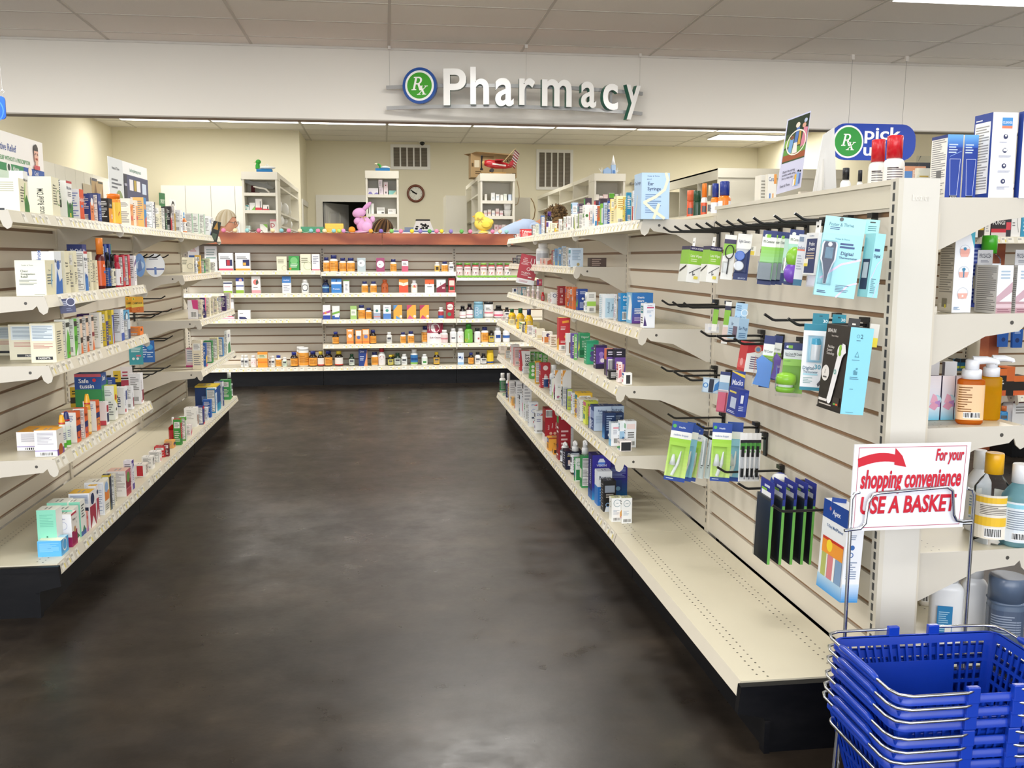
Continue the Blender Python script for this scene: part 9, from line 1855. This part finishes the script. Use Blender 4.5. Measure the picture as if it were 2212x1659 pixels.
# wire stand carrying the stack and the sign
YS2 = 1.90; XA, XB = 1.000, 1.288
t = empty('basket_stand', (BC.x, BC.y, 0), 0, 'chrome wire stand holding the blue baskets and the shopping sign', 'stand'); O3 = Vector((BC.x, BC.y, 0))
zl = ZR-.175
MB().tube([(x*1.07, y*1.09, zl+.0) for x, y, _ in rounded_loop(BW/2-.006, BD/2-.004, 0, .03)], .004, 8, '#ccc', closed=True).build('stack_ring', 'chrome', t)
for x, y in ((-.165, -.12), (.165, -.12), (-.165, .12), (.165, .12), (0.02, -.142)): MB().tube([(x*1.02, y*1.02, zl), (x*1.06, y*1.06, .006)], .004, 8, '#ccc').build('leg', 'chrome', t)
MB().tube([(a*1.05, b*1.08, .005) for a, b, _ in rounded_loop(BW/2-.01, BD/2-.008, 0, .03)], .004, 8, '#ccc', closed=True).build('foot_ring', 'chrome', t)
for X in (XA, XB):
    s = -1 if X == XA else 1
    MB().tube([(X-O3.x, YS2-O3.y, .006), (X-O3.x, YS2-O3.y, .640), (X-O3.x-s*.006, YS2-O3.y, .652), (X-O3.x-s*.018, YS2-O3.y, .655)], .0042, 8, '#ccc').build('post', 'chrome', t)
MB().tube([(-.165*1.02, .13, .03), (XA-O3.x, YS2-O3.y, .03)], .004, 8, '#ccc').tube([(.165*1.02, .13, .03), (XB-O3.x, YS2-O3.y, .03)], .004, 8, '#ccc').build('brace', 'chrome', t)
# front retaining wire bent round the sign, read from the photo
yw = YS2-.012; q = [atY(px, py, yw) for px, py in ((1824, 1146), (1858, 1142), (1869, 1130), (1875, 1085), (1885, 1069), (1900, 1065), (2046, 1052), (2058, 1060), (2060, 1112), (2066, 1124), (2078, 1126), (2099, 1124))]
MB().tube([(p.x-O3.x, p.y-O3.y, p.z) for p in q], .0036, 8, '#ccc').build('sign_clip', 'chrome', t)
MB().tube([(XA-O3.x, YS2-O3.y, .575), (XB-O3.x, YS2-O3.y, .575)], .0036, 8, '#ccc').build('cross_wire', 'chrome', t)
# the sign
pa = [atY(px, py, YS2-.004) for px, py in ((1834, 1148), (2079, 1138), (2103, 957), (1851, 962))]
t = empty('basket_sign', pa[0], 0, 'white sign with red lettering telling shoppers to use a basket', 'sign'); Q = [p-pa[0] for p in pa]
Q = [Vector((0, 0, 0)), Vector((Q[1].x, 0, Q[1].z)), Vector((Q[2].x, .008, Q[2].z)), Vector((Q[3].x, .008, Q[3].z))]
PS = lambda u, v, k: tuple((Q[0]*(1-u)+Q[1]*u)*(1-v)+(Q[3]*(1-u)+Q[2]*u)*v+Vector((0, -(EPS*k+.0003), 0)))
g = MB(); g.add(Q+[q+Vector((0, .004, 0)) for q in Q], [(0, 1, 2, 3), (7, 6, 5, 4), (1, 5, 6, 2), (2, 6, 7, 3), (3, 7, 4, 0), (0, 4, 5, 1)], '#f2f3fa'); RD = '#cc1f33'
ops = 'r .035 .965 .035 .042 #b8405a;r .035 .965 .958 .965 #b8405a;r .035 .039 .035 .965 #b8405a;r .961 .965 .035 .965 #b8405a'
n = 9; up = [(.03+.33*i/n, .80+.10*math.sin(PI*(.12+.62*i/n))) for i in range(n+1)]; lo = [(.04+.33*i/n, .71+.09*math.sin(PI*(.1+.6*i/n))-.0) for i in range(n+1)]
art(g, ops, 1, .67, PS)
for i in range(n): g.add([PS(*lo[i], 6), PS(*lo[i+1], 6), PS(*up[i+1], 6), PS(*up[i], 6)], [(0, 1, 2, 3)], RD)
g.add([PS(.345, .955, 7), PS(.345, .76, 7), PS(.45, .73, 7), PS(.41, .86, 7)], [(0, 1, 2, 3)], RD)
def slanted(txt, u, v, hgt, wid, sh):
    vs, fs, x0, x1, y0, y1 = glyphs(txt, 3, .028)
    for dx, dv, col, k in ((.0022, -.003, '#8a7a94', 8), (0, 0, RD, 9)): g.add([PS(u+dx+(x-x0)/(x1-x0)*wid+sh*(y/.7)*hgt, v+dv+(y/.7)*hgt, k) for x, y in vs], fs, col)
slanted('For your', .70, .80, .135, .24, .05); slanted('shopping convenience', .065, .50, .205, .87, .05); slanted('USE A BASKET', .075, .205, .19, .83, .05)
g.build('sign_board', 'plastic', t)
# ================================================================== FARTHER UNITS SEEN THROUGH THE OPEN RIGHT SIDE
def back_unit(loc, rz, L, zs, label, d=.28, ztop=1.6):
    return base_run('gondola_run', loc, rz, [L], .34, .171, ztop, 1.19, .0762, label, 'L')
XU = 2.78; YU = 6.15
back_unit((XU, YU, 0), 0, 1.25, (), 'cream slat-wall unit seen through the far side shelves, left of the red-brown post')
xr = XU+1.25
X2, Y2 = 3.66, 5.32
t = empty('corner_post', (X2-.05, Y2-.02, 0), 0, 'red-brown wooden post between two slat-wall units at the far right', 'post'); MB().add([(0, .04, 0), (xr-X2+.05, YU-Y2, 0), (xr-X2+.05, YU-Y2, 1.7), (0, .04, 1.7), (.02, .04, 0), (xr-X2+.07, YU-Y2, 0), (xr-X2+.07, YU-Y2, 1.7), (.02, .04, 1.7)], [(0, 1, 2, 3), (7, 6, 5, 4), (0, 4, 5, 1), (3, 2, 6, 7)], '#cbc5b6').build('filler_panel', 'paintmetal', t); MB().box(-.02, .045, -.05, .035, 0, 1.7, '#6b3422').build('post', 'red_wood', t)
back_unit((X2, Y2, 0), 0, 1.6, (), 'cream slat-wall unit with hanging blue bags at the far right edge')
sB = shelf((X2, Y2, 0), 0, 0, 1.6, .26, .36, 'cream shelf with orange and black packs on the far right unit', 'far unit shelves', 91)
sA = shelf((XU, YU, 0), 0, .1, 1.24, .30, 1.235, 'cream shelf with small cartons on the far unit', 'far unit shelves', 92)
sC = shelf((X2, Y2, 0), 0, -.3, 1.6, .28, 1.277, 'cream shelf of cartons high on the far right unit', 'far unit shelves', 93)
def on_far(Y, z, lines):
    for l in lines.strip().split('\n'):
        p = [q.strip() for q in l.split('|')]; x0, x1, y0 = map(float, p[0].split()); A = solve(lambda x: pix((x, Y, z))[0], x0, 1, 6); B = solve(lambda x: pix((x, Y, z))[0], x1, 1, 6); h = solve(lambda q: -pix((A, Y, q))[1], -y0, z, z+.6)-z
        g = MB(); printed_box(g, -(B-A)/2, (B-A)/2, 0, .08, 0, h, p[2], {'F': p[3]}); tag(g.build('medicine_carton', 'card', None, ((A+B)/2, Y, z)), p[1], 'carton')
on_far(Y2-.26, 1.277, '''
2098 2112 462|white and navy carton first on the far high shelf|#eceae4|r .1 .9 .3 .8 #2f6aa8
2113 2124 460|black and gold carton on the far high shelf|#3a3328|b .3 .6 #d8b03c;b .8 1 #e0c83c
2126 2138 459|white carton third on the far high shelf|#e9e4dc|l .2 .8 .2 .8 6 #aaa
2140 2172 459|black and red carton with a gold top|#3a3436|b .8 1 #e0b03c;b .2 .35 #c83a44;b 0 .2 #d8d0cc;t FUNGI .5 .6 .16 #e8e8e4 .8
2172 2182 458|black and coral slim carton|#3a3a40|b .3 .6 #d8505a
2183 2203 456|white carton with a grey curve near the frame edge|#f0efec|k #8a8a84 .05 .7 1 .6 .6 .8 .2;l .1 .4 .4 .6 2 #888
2204 2228 458|turquoise carton at the frame edge|#3f9ac0|l .2 .8 .2 .8 4 #cfe8f0
''')
on_far(Y2-.24, .36, '''
2150 2172 797|black and orange foot pack, left one|#2c2826|b .75 1 #e0763c;b 0 .2 #d8683a;l .2 .8 .4 .6 2 #eee
2172 2189 793|orange and black foot pack|#d8703c|b 0 .5 #2c2826
2188 2214 812|low black and orange foot pack at the edge|#2c2826|b .7 1 #e0763c;b 0 .25 #d8683a
''')
def far_bag(px0, px1, py0, py1, label, top='#e8cc2c', bot='#2a5aa8'):
    Y = Y2-.12; a, b = atY(px0, py1, Y), atY(px1, py0, Y); w, h = b.x-a.x, b.z-a.z
    t = empty('hanging_bag', ((a.x+b.x)/2, Y, a.z), 0, label, 'pack'); g = MB(); printed_box(g, -w/2, w/2, 0, .004, h*.72, h, top, {'F': 'c .5 .5 .28 #3a3420;r .3 .7 .4 .6 #e8dc9c'}); g.build('header', 'card', t)
    printed = MB(); pts = [(-w/2, h*.72), (w/2, h*.72), (w*.48, 0), (-w*.42, 0)]; printed.prism(pts[::-1], -.012, .006, 'y', bot); art(printed, 'c .5 .4 .2 #24386a;l .2 .8 .75 .9 2 #b8cce8', w, h*.72, lambda u, v, k: (-w/2+w*u, -.0122-EPS*k, h*.72*v)); printed.build('bag', 'plastic', t)
    MB().tube([(0, .004, h*.96), (0, .12, h*.96)], .004, 6, '#151515').build('hook_arm', 'black_wire', t)
far_bag(2153, 2178, 694, 749, 'yellow and blue hanging bag at the far right, left of two'); far_bag(2182, 2209, 695, 751, 'yellow and blue hanging bag at the far right, right of two')
for n, (a, b) in enumerate(((2060, 2074), (2074, 2092))):
    Y = YU-.1; A, B = atY(a, 801, Y), atY(b, 775, Y); w, h = B.x-A.x, B.z-A.z; g = MB(); printed_box(g, -w/2, w/2, 0, .01, 0, h, '#2f78a8', {'F': 'b .2 .4 #c8d84a;b .7 1 #2a3038'}); o = g.build('hanging_pack', 'card', None, ((A.x+B.x)/2, Y, A.z)); tag(o, 'teal and black pack hanging behind the lotus cartons, %s of two' % ('left', 'right')[n], 'pack'); MB().tube([(0, 0, h*.9), (0, .1, h*.9)], .004, 6, '#151515').build('hook_arm', 'black_wire', o)
far_goods('toothpaste_tube', 'blue tube behind the yellow gel bottle at the far right', 2163, 2163, 2178, 878, 925, Y2-.2, .171, '#2f8acc/#e0763c/#3f9ad8', '', style='flat')
P0 = solve(lambda x: pix((x, Y2-.2, .171))[0], 2202, 1, 6); g = MB(); printed_box(g, -.05, .05, 0, .09, 0, .17, '#dfe0e4', {'F': 'b .8 1 #5a2c34;l .2 .8 .4 .7 3 #888'}); tag(g.build('medicine_carton', 'card', None, (P0, Y2-.2, .171)), 'white and maroon carton low on the far right unit', 'carton')
